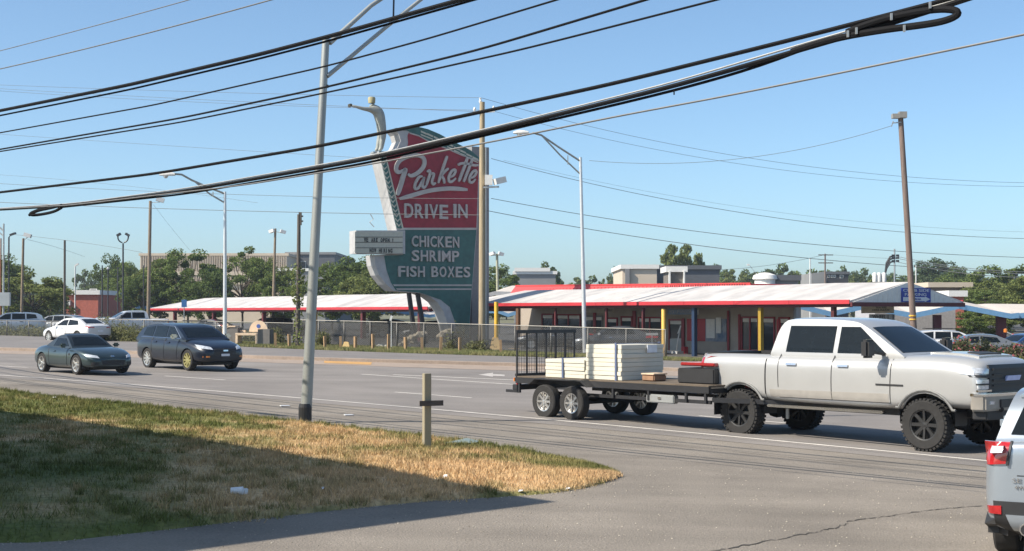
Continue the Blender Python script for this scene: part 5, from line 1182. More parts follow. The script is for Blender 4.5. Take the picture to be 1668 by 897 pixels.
bush(onground(1575, 66) + Vector((0, 0, .35)), 1.1, .80, 4200, M_SHR, 'rose bush with pink flowers right of the pickup windscreen', flowers=M_PINK, seed=2, cat='rose bush', name='rose_bush')
bush(onground(1608, 64) + Vector((0, 0, .35)), 1.1, .80, 4200, M_SHR, 'rose bush with pink flowers, middle of the bed at the right', flowers=M_PINK, seed=3, cat='rose bush', name='rose_bush')
bush(onground(1642, 66) + Vector((0, 0, .35)), 1.1, .80, 4200, M_SHR, 'reddish rose bush nearest the right edge', flowers=M_PINK, seed=4, cat='rose bush', name='rose_bush')
bush(onground(1615, 58) + Vector((0, 0, .35)), 1.0, .42, 3400, M_HED, 'low yellow green clipped hedge mound above the pickup hood, left one', leaf=.05, seed=5, cat='hedge', name='hedge')
bush(onground(1650, 56) + Vector((0, 0, .45)), .9, .38, 3000, M_HED, 'low yellow green clipped hedge mound at the right edge', leaf=.05, seed=6, cat='hedge', name='hedge')
# litter on the bank
M_LIT = mat('litter_white', (0.75, 0.76, 0.78), .6)
def bankz(p): 
    hit = BANK.ray_cast(Vector((p.x, p.y, 5)), Vector((0, 0, -1))); return hit[0].z if hit[0] else gz(p.x, p.y)
BANK = BVHTree.FromObject(bank_obj, bpy.context.evaluated_depsgraph_get())
def onbank(px, py):
    o_ = Vector((0, 0, CAMZ)); d = (P(px, py, 1) - o_).normalized(); h = BANK.ray_cast(o_, d); return h[0] if h[0] else G(px, py)
p = onbank(387, 806); q = MB(); q.lathe([(0, -.075), (.035, -.075), (.045, .05), (.048, .06), (.0, .06)], 14, axis='x', c=(0, 0, .05)); q.box((.075, .01, .04), (.07, .05, .06), rz=.5); tag(q.build('paper_cup', M_LIT, smooth=True), 'crumpled white paper cup lying on the shaded grass', 'paper cup').location = p
for i, (px, py, w, h, lb) in enumerate([(725, 780, .05, .06, 'small white wrapper on the sunlit grass near the shadow edge'), (848, 803, .05, .03, 'tiny white scrap where the bank meets the driveway, left'), (925, 799, .05, .03, 'tiny white scrap where the bank meets the driveway, right'), (525, 800, .04, .05, 'tiny pale scrap on the shaded grass right of the cup'), (172, 653, .11, .03, 'white scrap on the green strip at the left'), (88, 649, .08, .03, 'tiny white scrap on the green strip at the far left')]):
    p = onbank(px, py); w *= .6; h *= .6; q = MB(); q.add([(-w, -.01, 0), (w * .8, .0, .01), (w, .03, h), (-w * .6, .05, h * .9), (0, .08, h * .3)], [(0, 1, 2), (0, 2, 3), (1, 2, 4), (3, 2, 4)]); tag(q.build('paper_scrap', M_LIT), lb, 'litter').location = p + Vector((0, 0, .02))
p = onbank(750, 723); q = MB(); q.add([(-.28, 0, 0), (.25, -.06, 0), (.3, .15, .02), (.1, .22, .06), (-.1, .2, .02), (.02, .08, .045)], [(0, 1, 5), (1, 2, 5), (2, 3, 5), (3, 4, 5), (4, 0, 5)]); tag(q.build('plastic_bag', mat('bag_teal', (0.20, 0.25, 0.235), .4)), 'flattened greenish plastic bag at the road side of the bank', 'litter').location = p + Vector((0, 0, .02))
for px, py, w, lb in ((464, 661, .16, 'white scrap on the road shoulder left of the near light pole'), (568, 676, .14, 'white scrap on the road shoulder right of the near light pole')):
    p = G(px, py, .012); q = MB(); q.box((0, 0, .008), (w * 1.3, w * .8, .014), rz=.4); tag(q.build('paper_scrap', M_LIT), lb, 'litter').location = p
# ------------------------------------------------------------------ vehicles
def paint(nm, c, metal=.35, rough=.32, coat=.8): return mat(nm, c, rough, metal, var=.03, scale=2, coat=coat)
P_TEAL = paint('paint_dark_teal', (0.032, 0.052, 0.055), .5, .3); P_NAVY = paint('paint_blue_black', (0.006, 0.009, 0.018), .1, .3, .45)
P_SILVER = paint('paint_pearl_white', (0.44, 0.44, 0.43), .3, .35); P_WHITE = paint('paint_white', (0.60, 0.60, 0.60), 0, .3)
P_SIL2 = paint('paint_silver_blue', (0.34, 0.38, 0.42), .5, .3); P_BLACK = paint('paint_black', (0.012, 0.012, 0.014), .1, .3); P_GREY = paint('paint_grey', (0.18, 0.19, 0.20), .4); P_RED = paint('paint_red', (0.32, 0.02, 0.02), .1); P_BLU = paint('paint_blue', (0.03, 0.08, 0.2), .3)
M_TYRE = mat('tyre_rubber', (0.022, 0.021, 0.020), .85, var=.2, scale=8, bump=.3); M_CHROME = mat('chrome', (0.72, 0.72, 0.72), .12, 1.0, var=.02)
M_ALLOY = mat('alloy_rim', (0.60, 0.59, 0.57), .3, .8, var=.05); M_RIMD = mat('dark_rim', (0.05, 0.05, 0.05), .4, .5); M_RIMY = mat('yellow_rim', (0.26, 0.235, 0.09), .5)
M_CGLASS = mat('tinted_glass', (0.006, 0.009, 0.011), .06, 0, var=.1, spec=.28); M_PLAS = mat('black_plastic', (0.022, 0.022, 0.023), .55, var=.1)
M_HEAD = mat('headlight_lens', (0.62, 0.65, 0.68), .08, .3, var=.25, scale=9, coat=1); M_TAIL = mat('taillight_red', (0.38, 0.012, 0.015), .12, var=.25, scale=12, coat=1)
M_AMB = mat('amber_lens', (0.65, 0.20, 0.03), .2, coat=1); M_PLATE = mat('plate_white', (0.7, 0.72, 0.75), .5)
M_ROCK = mat('rocker_grey', (0.34, 0.32, 0.29), .6, .1, var=.1)
def loft(name, st, m, wells=(), bedcut=None, sub=2, nose=None):
    vs = []; fs = []; n = 16
    for (x, w, zb, zs, zt) in st:
        h = [(0, zb), (.7 * w, zb), (w * .965, zb + .05), (w, zb + .32 * (zs - zb)), (w, zb + .72 * (zs - zb)), (w * .975, zs - .01), (w * .82, zt - .012), (w * .42, zt + .004), (0, zt + .012)]
        ring = h + [(-a, b_) for a, b_ in h[-2:0:-1]]
        vs += [(x, a, b_) for a, b_ in ring]
    for i in range(len(st) - 1):
        for j in range(n): fs.append((i * n + j, i * n + (j + 1) % n, (i + 1) * n + (j + 1) % n, (i + 1) * n + j))
    def cap(o_, flip):
        # quad strip caps keep the subdivision clean
        for k in range(7):
            a = o_ + (k if k else 0); q = (o_ + k, o_ + k + 1, o_ + (n - k - 1) % n, o_ + (n - k) % n)
            q = tuple(dict.fromkeys(q)); fs.append(q if flip else q[::-1])
        fs.append((o_ + 7, o_ + 8, o_ + 9) if flip else (o_ + 9, o_ + 8, o_ + 7))
    cap(0, True); cap((len(st) - 1) * n, False)
    me = bpy.data.meshes.new(name); me.from_pydata(vs, [], fs); me.update()
    bm = bmesh.new(); bm.from_mesh(me); bmesh.ops.recalc_face_normals(bm, faces=bm.faces); bm.to_mesh(me); bm.free()
    o = bpy.data.objects.new(name, me); COL.objects.link(o); s = o.modifiers.new('s', 'SUBSURF'); s.levels = sub; s.render_levels = sub
    tmp = []
    def cut(cm):
        c = bpy.data.objects.new('cut', cm); COL.objects.link(c); b_ = o.modifiers.new('b', 'BOOLEAN'); b_.operation = 'DIFFERENCE'; b_.object = c; b_.solver = 'EXACT'; tmp.append(c)
    for (x, z, r, ya, yb) in wells:
        q = MB(); k = 28; pr = [(x + r * math.cos(2 * math.pi * i / k), z + r * math.sin(2 * math.pi * i / k)) for i in range(k)]; q.prism(pr, 'y', ya, yb); cut(q.mesh('c'))
    if bedcut: q = MB(); q.box(*bedcut); cut(q.mesh('c'))
    dg = bpy.context.evaluated_depsgraph_get(); me2 = bpy.data.meshes.new_from_object(o.evaluated_get(dg))
    for c in tmp + [o]: bpy.data.objects.remove(c)
    me2.materials.clear(); me2.materials.append(m); me2.polygons.foreach_set('use_smooth', [True] * len(me2.polygons))
    try: me2.set_sharp_from_angle(angle=math.radians(38))
    except Exception: pass
    me2.update(); return me2
def cabin_mesh(prof, wb, wt, crown=.05, it=2, name='cabin', zdown=.12):
    pr = [(p.x, p.y) for p in smooth_poly([Vector((a, b_, 0)) for a, b_ in prof], it)]
    zb = min(prof[0][1], prof[-1][1]); zt = max(p[1] for p in prof); m = 10; vs = []; fs = []
    def Yw(z): return wb + (wt - wb) * max(0, min(1, (z - zb) / (zt - zb)))
    for x, z in pr:
        y = Yw(z); row = []
        for k in range(4): t_ = k / 4; zz = (zb - zdown) + (z - (zb - zdown)) * t_; row.append((x, Yw(zz), zz))
        for k in range(m + 1): u_ = 1 - 2 * k / m; row.append((x, y * u_ * (1 if abs(u_) < 1 else 1), z + crown * (1 - u_ ** 4) * min(1, (z - zb) / (zt - zb) + .15)))
        for k in range(3, -1, -1): t_ = k / 4; zz = (zb - zdown) + (z - (zb - zdown)) * t_; row.append((x, -Yw(zz), zz))
        vs += row
    w = m + 9
    for i in range(len(pr) - 1):
        for j in range(w - 1): fs.append((i * w + j, i * w + j + 1, (i + 1) * w + j + 1, (i + 1) * w + j))
    fs.append(tuple(range(w))); fs.append(tuple((len(pr) - 1) * w + j for j in range(w - 1, -1, -1)))
    me = bpy.data.meshes.new(name); me.from_pydata(vs, [], fs); me.update()
    bm = bmesh.new(); bm.from_mesh(me); bmesh.ops.recalc_face_normals(bm, faces=bm.faces); bm.to_mesh(me); bm.free()
    me.polygons.foreach_set('use_smooth', [True] * len(me.polygons))
    try: me.set_sharp_from_angle(angle=math.radians(35))
    except Exception: pass
    return me
def bvh(*mes):
    v = []; f = []
    for me in mes:
        n = len(v); v += [x.co.copy() for x in me.vertices]; f += [tuple(i + n for i in p.vertices) for p in me.polygons]
    return BVHTree.FromPolygons(v, f)
DIRS = {'L': lambda a, b_: (Vector((a, 4, b_)), Vector((0, -1, 0))), 'R': lambda a, b_: (Vector((a, -4, b_)), Vector((0, 1, 0))), 'F': lambda a, b_: (Vector((6, a, b_)), Vector((-1, 0, 0))), 'B': lambda a, b_: (Vector((-6, a, b_)), Vector((1, 0, 0))), 'T': lambda a, b_: (Vector((a, b_, 5)), Vector((0, 0, -1)))}
def decal(name, m, tree_, d, quad, parent, eps=.008, nx=8, ny=6, thick=.02, smooth=True):
    # quad: four 2D corners in order; the patch is wrapped on the body along direction d
    q = [Vector((*p, 0)) for p in quad]; g = []; vs = []; last = None
    for j in range(ny + 1):
        for i in range(nx + 1):
            u_, v_ = i / nx, j / ny; p = q[0].lerp(q[1], u_).lerp(q[3].lerp(q[2], u_), v_); o_, dr = DIRS[d](p.x, p.y); h = tree_.ray_cast(o_, dr)
            g.append((h[0] if h[0] else None, o_, dr))
    dep = [(h - o_).dot(dr) for h, o_, dr in g if h is not None]; md = sorted(dep)[len(dep) // 2] if dep else 5
    D_ = [((h - o_).dot(dr) if h is not None and (h - o_).dot(dr) < md + .45 else None) for h, o_, dr in g]
    for _ in range(12):
        if None not in D_: break
        E_ = list(D_)
        for j in range(ny + 1):
            for i in range(nx + 1):
                if D_[j * (nx + 1) + i] is None:
                    nb = [D_[jj * (nx + 1) + ii] for ii, jj in ((i - 1, j), (i + 1, j), (i, j - 1), (i, j + 1)) if 0 <= ii <= nx and 0 <= jj <= ny and D_[jj * (nx + 1) + ii] is not None]
                    if nb: E_[j * (nx + 1) + i] = sum(nb) / len(nb)
        D_ = E_
    for (h, o_, dr), dd in zip(g, D_): vs.append(o_ + dr * ((md if dd is None else dd) - eps))
    n = len(vs); dr = g[0][2]; fs = []; vs += [v + dr * (eps + thick) for v in vs]
    for j in range(ny):
        for i in range(nx):
            a = j * (nx + 1) + i; fs.append((a, a + 1, a + nx + 2, a + nx + 1)); fs.append((a + n, a + nx + 1 + n, a + nx + 2 + n, a + 1 + n))
    for i in range(nx): fs.append((i, i + n, i + 1 + n, i + 1)); a = ny * (nx + 1) + i; fs.append((a, a + 1, a + 1 + n, a + n))
    for j in range(ny): a = j * (nx + 1); b_ = a + nx + 1; fs.append((a, b_, b_ + n, a + n)); a += nx; b_ += nx; fs.append((a, a + n, b_ + n, b_))
    mb = MB(); mb.add(vs, fs); o = mb.build(name, m, parent); me = o.data
    if smooth:
        me.polygons.foreach_set('use_smooth', [True] * len(me.polygons))
        try: me.set_sharp_from_angle(angle=math.radians(40))
        except Exception: pass
    return o
WH = {}
def wheel_meshes(R, w, r, spokes, m, chunky=False):
    key = (R, w, r, spokes, m.name)
    if key in WH: return WH[key]
    h = w / 2; q = MB(); q.lathe([(r, -h * .75), (r * 1.02, -h * .95), (R * .92, -h), (R * .985, -h * .8), (R, -h * .5), (R, h * .5), (R * .985, h * .8), (R * .92, h), (r * 1.02, h * .95), (r, h * .75)], 36, 'y')
    if chunky:
        for i in range(36):
            a = 2 * math.pi * i / 36
            for s in (-1, 1): q.box((R * .985 * math.cos(a + s * .04), s * h * .55, R * math.sin(a + s * .04)), (.045, h * .75, .035), rot=Matrix.Rotation(-a - math.pi / 2, 3, 'Y'))
    t_ = q.mesh('tyre'); t_.materials.append(M_TYRE); t_.polygons.foreach_set('use_smooth', [True] * len(t_.polygons))
    try: t_.set_sharp_from_angle(angle=math.radians(35))
    except Exception: pass
    q = MB(); q.lathe([(0, -h * .2), (r, -h * .2), (r, -h * .8), (r * 1.03, -h * .9), (r * .93, -h * .85), (r * .9, -h * .3), (r * .9, h * .3), (r * .93, h * .85), (r * 1.03, h * .9), (r, h * .8), (r, h * .2), (0, h * .2)], 30, 'y')
    for s in (-1, 1):
        q.lathe([(0, s * h * .78), (r * .22, s * h * .72), (r * .24, s * h * .2)], 14, 'y')
        for i in range(spokes):
            a = 2 * math.pi * i / spokes; c = Vector((math.cos(a), 0, math.sin(a)))
            q.bar(c * r * .15 + Vector((0, s * h * .55, 0)), c * r * .92 + Vector((0, s * h * .7, 0)), r * .15, r * .22)
    ri = q.mesh('rim'); ri.materials.append(m); WH[key] = (t_, ri); return WH[key]
def put_wheel(root, x, y, R, w, r, spokes, m, chunky=False):
    t_, ri = wheel_meshes(R, w, r, spokes, m, chunky); o = link('wheel', t_, root); o.location = (x, y, R); link('rim', ri, o); return o
def pbox(name, m, root, c, d, bevel=.015, rot=None, rz=0):
    q = MB(); q.box(c, d, rz=rz, rot=rot); return q.build(name, m, root, bevel=bevel, smooth=bevel > 0)
def vehicle(name, label, cat, loc, heading, st, prof, wb, wt, axles, track, R, tw, rr_, pm, rimm=None, spokes=5, crown=.05, windows=(), bed=None, group=None, roofm=None, rimside=None, chunky=False, wellk=1.14):
    hx, hy = heading; rt = empty(name, loc, math.atan2(hy, hx), label, cat, group)
    W = max(s[1] for s in st); wells = []
    for ax in axles:
        for s in (-1, 1): wells.append((ax, R, R * wellk, s * (W + .3) if s > 0 else -(W + .3), s * (W - tw - .12)))
    wells = [(a, b_, c, min(d, e_), max(d, e_)) for a, b_, c, d, e_ in wells]
    bme = loft('body', st, pm, wells, bed); body = link('body', bme, rt); body['paint_slot'] = 1
    cme = cabin_mesh(prof, wb, wt, crown); cme.materials.append(roofm or pm); cab = link('cabin', cme, rt); cab['paint_slot'] = 0 if roofm else 1
    T_ = bvh(bme, cme)
    for (ax, z, r, ya, yb) in wells:
        q = MB(); k = 14; ar = [(ax + r * .985 * math.cos(math.pi * i / k), z + r * .985 * math.sin(math.pi * i / k)) for i in range(k + 1)]; ar = [(ar[0][0], max(st[3][2], .1))] + ar + [(ar[-1][0], max(st[3][2], .1))]
        yi = ya if abs(ya) < abs(yb) else yb; yo = (W - .05) * (1 if yi > 0 else -1)
        vs = [(x, yi, zz) for x, zz in ar] + [(x, yo, zz) for x, zz in ar]; n = len(ar); q.add(vs, [(i, i + 1, n + i + 1, n + i) for i in range(n - 1)] + [tuple(range(n))]); q.build('wheel_well', M_PLAS, rt, fix=False)
    for ax in axles:
        for s in (-1, 1): put_wheel(rt, ax, s * (track / 2), R, tw, rr_, spokes, rimm or M_ALLOY, chunky)
    q = MB(); q.box(((axles[0] + axles[-1]) / 2, 0, max(R * .75, st[4][2] - .02)), (abs(axles[0] - axles[-1]) + .9, track - tw - .25, .18)); q.build('chassis', M_PLAS, rt)
    for d, nm, quad in windows: decal(nm, M_CGLASS, T_, d, quad, rt)
    return rt, T_
def both(f):
    for s in ('L', 'R'): f(s, 1 if s == 'L' else -1)
def seam(T_, rt, pts, s, w=.018, m=M_PLAS, name='door_seam'):
    q = MB()
    L = []
    for a, b_ in pts:
        o_, d = DIRS[s](a, b_); h = T_.ray_cast(o_, d)
        if h[0]: L.append(h[0] - d * .002)
    if len(L) > 1: q.tube(L, w / 2, 4); q.build(name, m, rt)
def lin(a, b_, n=8): return [(a[0] + (b_[0] - a[0]) * i / n, a[1] + (b_[1] - a[1]) * i / n) for i in range(n + 1)]
HD = (.707, -.707)
# ---- roadster
loc = (G(77.7, 607.5) + G(127.6, 610.5)) / 2; nrm_ = Vector((.707, .707, 0))
def place(front_px, wheelx, track, hd):
    # root location so that the near-side front wheel touches the road under the given pixel
    g = G(*front_px); h = Vector((hd[0], hd[1], 0)).normalized(); side = Vector((h.y, -h.x, 0)); p = g - h * wheelx - side * (track / 2); return Vector((p.x, p.y, gz(p.x, p.y)))
h1 = (.70, -.714)
mx, T_ = vehicle('roadster', 'small dark teal roadster with a black hardtop driving in the near lane at the left', 'car', place((127.6, 610.5), 1.17, 1.5, h1) + Vector((0, 0, .008)), h1,
    [(-1.99, .58, .42, .60, .68), (-1.93, .74, .28, .68, .80), (-1.6, .83, .21, .76, .88), (-1.1, .87, .18, .82, .92), (-.5, .845, .17, .78, .87), (.2, .835, .17, .76, .85), (.75, .85, .17, .78, .86), (1.2, .87, .18, .76, .83), (1.6, .82, .2, .66, .74), (1.9, .70, .2, .54, .62), (2.03, .52, .24, .44, .50)],
    [(.70, .82), (.10, 1.17), (-.15, 1.235), (-.45, 1.22), (-.72, 1.08), (-1.10, .88)], .72, .54, (1.17, -1.16), 1.50, .315, .21, .22, P_TEAL, spokes=5, crown=.03, roofm=mat('hardtop_dark', (0.015, 0.02, 0.02), .35, .2, coat=.5),
    windows=[('T', 'windshield', [(.58, -.58), (.58, .58), (.16, .46), (.16, -.46)]), ('T', 'rear_window', [(-.98, -.46), (-.98, .46), (-.66, .40), (-.66, -.40)]), ('L', 'side_window', [(.42, .88), (-.62, .88), (-.50, 1.13), (.06, 1.12)]), ('R', 'side_window', [(.42, .88), (-.62, .88), (-.50, 1.13), (.06, 1.12)])])
both(lambda s, k: (seam(T_, mx, lin((.55, .26), (.55, .84)), s), seam(T_, mx, lin((-.62, .28), (-.70, .84)), s), decal('door_handle', P_TEAL, T_, s, [(-.42, .70), (-.25, .70), (-.25, .735), (-.42, .735)], mx, eps=.025, nx=2, ny=1),
    decal('headlight', M_HEAD, T_, 'F', [(k * .46, .52), (k * .74, .56), (k * .76, .66), (k * .50, .60)], mx, eps=.012), decal('fog_light', M_PLAS, T_, 'F', [(k * .48, .30), (k * .70, .30), (k * .68, .40), (k * .50, .40)], mx),
    decal('taillight', M_TAIL, T_, 'B', [(k * .45, .62), (k * .68, .62), (k * .68, .72), (k * .45, .72)], mx), pbox('wing_mirror', P_TEAL, mx, (.48, k * .92, .90), (.14, .20, .13), .04),
    decal('fender_vent', M_PLAS, T_, s, [(.66, .60), (.76, .60), (.78, .66), (.66, .66)], mx, nx=2, ny=1)))
decal('grille', M_PLAS, T_, 'F', [(-.36, .30), (.36, .30), (.42, .46), (-.42, .46)], mx, eps=.006); decal('splitter', M_PLAS, T_, 'F', [(-.6, .235), (.6, .235), (.62, .26), (-.62, .26)], mx, eps=.03, ny=1)
decal('badge', M_CHROME, T_, 'F', [(-.06, .56), (.06, .56), (.06, .60), (-.06, .60)], mx, nx=2, ny=1)
pbox('roll_hoop', M_PLAS, mx, (-.45, 0, 1.255), (.3, .7, .03), .01)
# ---- dark wagon / crossover
h2 = (.68, -.733)
sv, T_ = vehicle('crossover', 'dark blue black crossover with chrome window trim and a yellowish front rim', 'car', place((309, 604), 1.42, 1.62, h2) + Vector((0, 0, .008)), h2,
    [(-2.38, .66, .55, .90, 1.02), (-2.33, .84, .36, .98, 1.10), (-2.0, .92, .27, 1.02, 1.14), (-1.4, .95, .25, 1.02, 1.14), (-.5, .95, .24, 1.0, 1.12), (.4, .95, .24, .98, 1.10), (1.0, .95, .25, .97, 1.08), (1.5, .94, .26, .92, 1.03), (1.95, .90, .27, .82, .93), (2.28, .78, .28, .70, .82), (2.40, .60, .34, .60, .70)],
    [(1.25, 1.05), (.45, 1.48), (.05, 1.56), (-.9, 1.60), (-1.7, 1.54), (-2.05, 1.42), (-2.28, 1.10)], .86, .68, (1.42, -1.38), 1.62, .36, .24, .25, P_NAVY, spokes=10, crown=.03,
    windows=[('T', 'windshield', [(1.12, -.72), (1.12, .72), (.50, .60), (.50, -.60)]), ('B', 'rear_window', [(-.60, 1.14), (.60, 1.14), (.52, 1.5), (-.52, 1.5)])] + [(s, 'side_window', q_) for s in 'LR' for q_ in ([(.78, 1.12), (-.10, 1.13), (-.10, 1.50), (.28, 1.47)], [(-.18, 1.13), (-1.05, 1.14), (-1.02, 1.52), (-.18, 1.51)], [(-1.14, 1.15), (-1.85, 1.20), (-1.72, 1.46), (-1.12, 1.52)])])
both(lambda s, k: (seam(T_, sv, lin((.86, 1.085), (-1.95, 1.13), 16), s, .03, M_CHROME, 'chrome_strip'), seam(T_, sv, lin((.90, 1.09), (.22, 1.51)) + lin((.22, 1.51), (-.6, 1.56)), s, .022, M_CHROME, 'chrome_strip'), seam(T_, sv, lin((.72, .34), (.80, 1.05)), s), seam(T_, sv, lin((-.15, .34), (-.14, 1.08)), s), seam(T_, sv, lin((-1.0, .5), (-1.08, 1.1)), s),
    decal('door_handle', P_NAVY, T_, s, [(.02, .93), (.22, .93), (.22, .965), (.02, .965)], sv, eps=.03, nx=2, ny=1), decal('door_handle', P_NAVY, T_, s, [(-.9, .95), (-.7, .95), (-.7, .985), (-.9, .985)], sv, eps=.03, nx=2, ny=1),
    decal('headlight', M_HEAD, T_, 'F', [(k * .46, .72), (k * .84, .78), (k * .82, .90), (k * .50, .82)], sv, eps=.012), decal('fog_light', M_AMB, T_, 'F', [(k * .58, .46), (k * .78, .46), (k * .78, .51), (k * .58, .51)], sv, nx=2, ny=1),
    decal('taillight', M_TAIL, T_, 'B', [(k * .55, .92), (k * .84, .92), (k * .80, 1.08), (k * .58, 1.06)], sv), pbox('wing_mirror', M_CHROME, sv, (.78, k * 1.06, 1.16), (.16, .24, .16), .045), pbox('roof_rail', M_PLAS, sv, (-.7, k * .60, 1.69), (1.7, .04, .04), .01)))
decal('grille', M_PLAS, T_, 'F', [(-.42, .60), (.42, .60), (.40, .76), (-.40, .76)], sv, eps=.012); decal('lower_grille', M_PLAS, T_, 'F', [(-.62, .34), (.62, .34), (.56, .52), (-.56, .52)], sv); decal('badge', M_CHROME, T_, 'F', [(-.09, .665), (.09, .665), (.09, .715), (-.09, .715)], sv, eps=.03, nx=2, ny=1)
decal('number_plate', M_PLATE, T_, 'F', [(-.16, .50), (.16, .50), (.16, .58), (-.16, .58)], sv, eps=.02, nx=2, ny=1)
for c in sv.children:
    if c.name.startswith('wheel') and not c.name.startswith('wheel_well') and c.location.x > 0 and c.location.y < 0:
        _, ri = wheel_meshes(.36, .24, .25, 10, M_RIMY); c.children[0].data = ri; c['label'] = 'front wheel with a yellowish rim'
# ---- pickup
h3 = (.668, -.744)
LFT = .14
pk, T_ = vehicle('pickup_truck', 'lifted pearl white crew cab pickup with a black grille, towing the loaded trailer', 'pickup truck', place((1497, 733.5), 1.98, 1.86, h3) + Vector((.10, -.10, .008)), h3,
    [(-3.08, .88, .84, 1.42, 1.50), (-3.02, .97, .72, 1.46, 1.56), (-2.6, 1.00, .68, 1.47, 1.575), (-1.5, 1.01, .66, 1.47, 1.575), (-.6, 1.0, .64, 1.46, 1.57), (.5, 1.0, .63, 1.46, 1.57), (1.2, 1.0, .63, 1.47, 1.58), (1.8, 1.01, .66, 1.49, 1.62), (2.4, 1.01, .70, 1.48, 1.61), (2.80, 1.0, .70, 1.40, 1.56), (2.92, .96, .72, 1.34, 1.50), (2.97, .88, .78, 1.26, 1.42)],
    [(1.50, 1.56), (.62, 2.10), (.30, 2.19), (-.9, 2.21), (-1.22, 2.16), (-1.36, 1.56)], .88, .68, (1.98, -1.98), 1.86, .43, .31, .26, P_SILVER, rimm=M_RIMD, spokes=8, crown=.035, bed=((-2.16, 0, 1.45), (1.52, 1.60, .80)), chunky=True, wellk=1.24,
    windows=[('T', 'windshield', [(1.40, -.76), (1.40, .76), (.70, .62), (.70, -.62)]), ('B', 'rear_window', [(-.58, 1.68), (.58, 1.68), (.52, 2.05), (-.52, 2.05)])] + [(s, 'side_window', q_) for s in 'LR' for q_ in ([(1.14, 1.60), (.12, 1.60), (.12, 2.07), (.52, 2.07)], [(.02, 1.60), (-1.02, 1.60), (-1.00, 2.08), (.02, 2.08)])])
def pk_side(s, k):
    seam(T_, pk, lin((1.28, .76), (1.30, 1.52)), s); seam(T_, pk, lin((.07, .76), (.07, 1.55)), s); seam(T_, pk, lin((-1.10, .95), (-1.12, 1.55)), s, .016); seam(T_, pk, lin((-1.40, .72), (-1.40, 1.54)), s, .03); seam(T_, pk, lin((1.28, .76), (-1.1, .76), 14), s)
    decal('door_handle', M_CHROME, T_, s, [(.20, 1.36), (.42, 1.36), (.42, 1.40), (.20, 1.40)], pk, eps=.035, nx=2, ny=1); decal('door_handle', M_CHROME, T_, s, [(-.92, 1.36), (-.70, 1.36), (-.70, 1.40), (-.92, 1.40)], pk, eps=.035, nx=2, ny=1)
    decal('badge', M_PLAS, T_, s, [(1.0, 1.06), (1.55, 1.06), (1.55, 1.09), (1.0, 1.09)], pk, eps=.01, nx=3, ny=1)
    decal('rocker_band', M_ROCK, T_, s, [(-1.3, .70), (1.25, .70), (1.25, .92), (-1.3, .90)], pk, eps=.004, nx=14, ny=3, thick=.01)  # lower body side in a darker, warmer grey
    # flares
    for ax in (1.98, -1.98):
        q = MB(); L = []; r = .445 * 1.24
        for i in range(15):
            a = math.pi * (i / 14) * 1.0; x, z = ax + r * 1.03 * math.cos(a), .445 + r * 1.03 * math.sin(a); L.append((x, k * 1.015, max(z, .70)))
        q.tube(L, [.024] * 15, 6); q.build('wheel_flare', mat('flare_shadow_grey', (0.16, 0.16, 0.155), .6), pk, smooth=True)
    # headlamp stack
    decal('headlight', M_HEAD, T_, 'F', [(k * .64, 1.30), (k * .96, 1.33), (k * .96, 1.42), (k * .66, 1.39)], pk, eps=.02); decal('lamp_bar', M_PLAS, T_, 'F', [(k * .60, 1.24), (k * .98, 1.26), (k * .98, 1.30), (k * .62, 1.29)], pk, eps=.03, ny=1)
    decal('lower_headlight', M_HEAD, T_, 'F', [(k * .66, 1.06), (k * .95, 1.07), (k * .96, 1.22), (k * .66, 1.22)], pk, eps=.02)
    decal('lamp_bar', M_PLAS, T_, 'F', [(k * .62, 1.13), (k * .96, 1.13), (k * .96, 1.155), (k * .62, 1.155)], pk, eps=.035, ny=1); decal('lamp_bar', M_CHROME, T_, 'F', [(k * .64, 1.02), (k * .96, 1.02), (k * .96, 1.05), (k * .64, 1.05)], pk, eps=.035, ny=1)
    decal('side_marker', M_HEAD, T_, s, [(2.62, 1.31), (2.86, 1.29), (2.86, 1.41), (2.70, 1.44)], pk, eps=.01)
    decal('taillight', M_TAIL, T_, s, [(-3.02, 1.16), (-2.93, 1.16), (-2.93, 1.50), (-3.02, 1.50)], pk, eps=.008, nx=2); decal('taillight', M_TAIL, T_, 'B', [(k * .80, 1.1), (k * .93, 1.1), (k * .93, 1.48), (k * .80, 1.48)], pk)
    # towing mirror
    pbox('wing_mirror', M_PLAS, pk, (1.02, k * 1.26, 1.70), (.16, .24, .32), .04); m_ = pk.children[-1]
    q = MB(); q.bar((1.08, k * .86, 1.60), (1.04, k * 1.16, 1.64), .07, .05); q.build('mirror_arm', M_PLAS, pk)
    q = MB(); q.bar((1.05, k * 1.17, 1.86), (1.05, k * 1.36, 1.86), .012, .012); q.build('mirror_trim', M_CHROME, pk)
    pbox('running_board', M_CHROME, pk, (-.05, k * 1.03, .60), (2.5, .13, .05), .015)
    pbox('mud_flap', M_PLAS, pk, (-2.56, k * .93, .55), (.02, .3, .38), 0)
both(pk_side)
decal('grille', M_BLACK, T_, 'F', [(-.70, 1.0), (.70, 1.0), (.68, 1.46), (-.68, 1.46)], pk, eps=.03, nx=12, ny=8)
for z in (1.10, 1.19, 1.28, 1.37): decal('grille_bar', M_PLAS, T_, 'F', [(-.60, z), (.60, z), (.60, z + .03), (-.60, z + .03)], pk, eps=.05, nx=10, ny=1)
decal('grille_badge', mat('badge_pale_blue', (0.45, 0.5, 0.75), .3), T_, 'F', [(-.24, 1.19), (.20, 1.19), (.26, 1.27), (-.18, 1.27)], pk, eps=.07, nx=3, ny=1)
q = MB(); pl = [(2.86, -1.0), (3.03, -.92), (3.09, -.5), (3.10, 0), (3.09, .5), (3.03, .92), (2.86, 1.0), (2.80, 1.0), (2.80, -1.0)]; q.prism(pl, 'z', .70, .98); q.build('front_bumper', mat('bumper_shaded', (0.30, 0.275, 0.24), .45, .2, var=.08), pk, bevel=.03, smooth=True)  # bumper colour darkened to stand for shade on its front
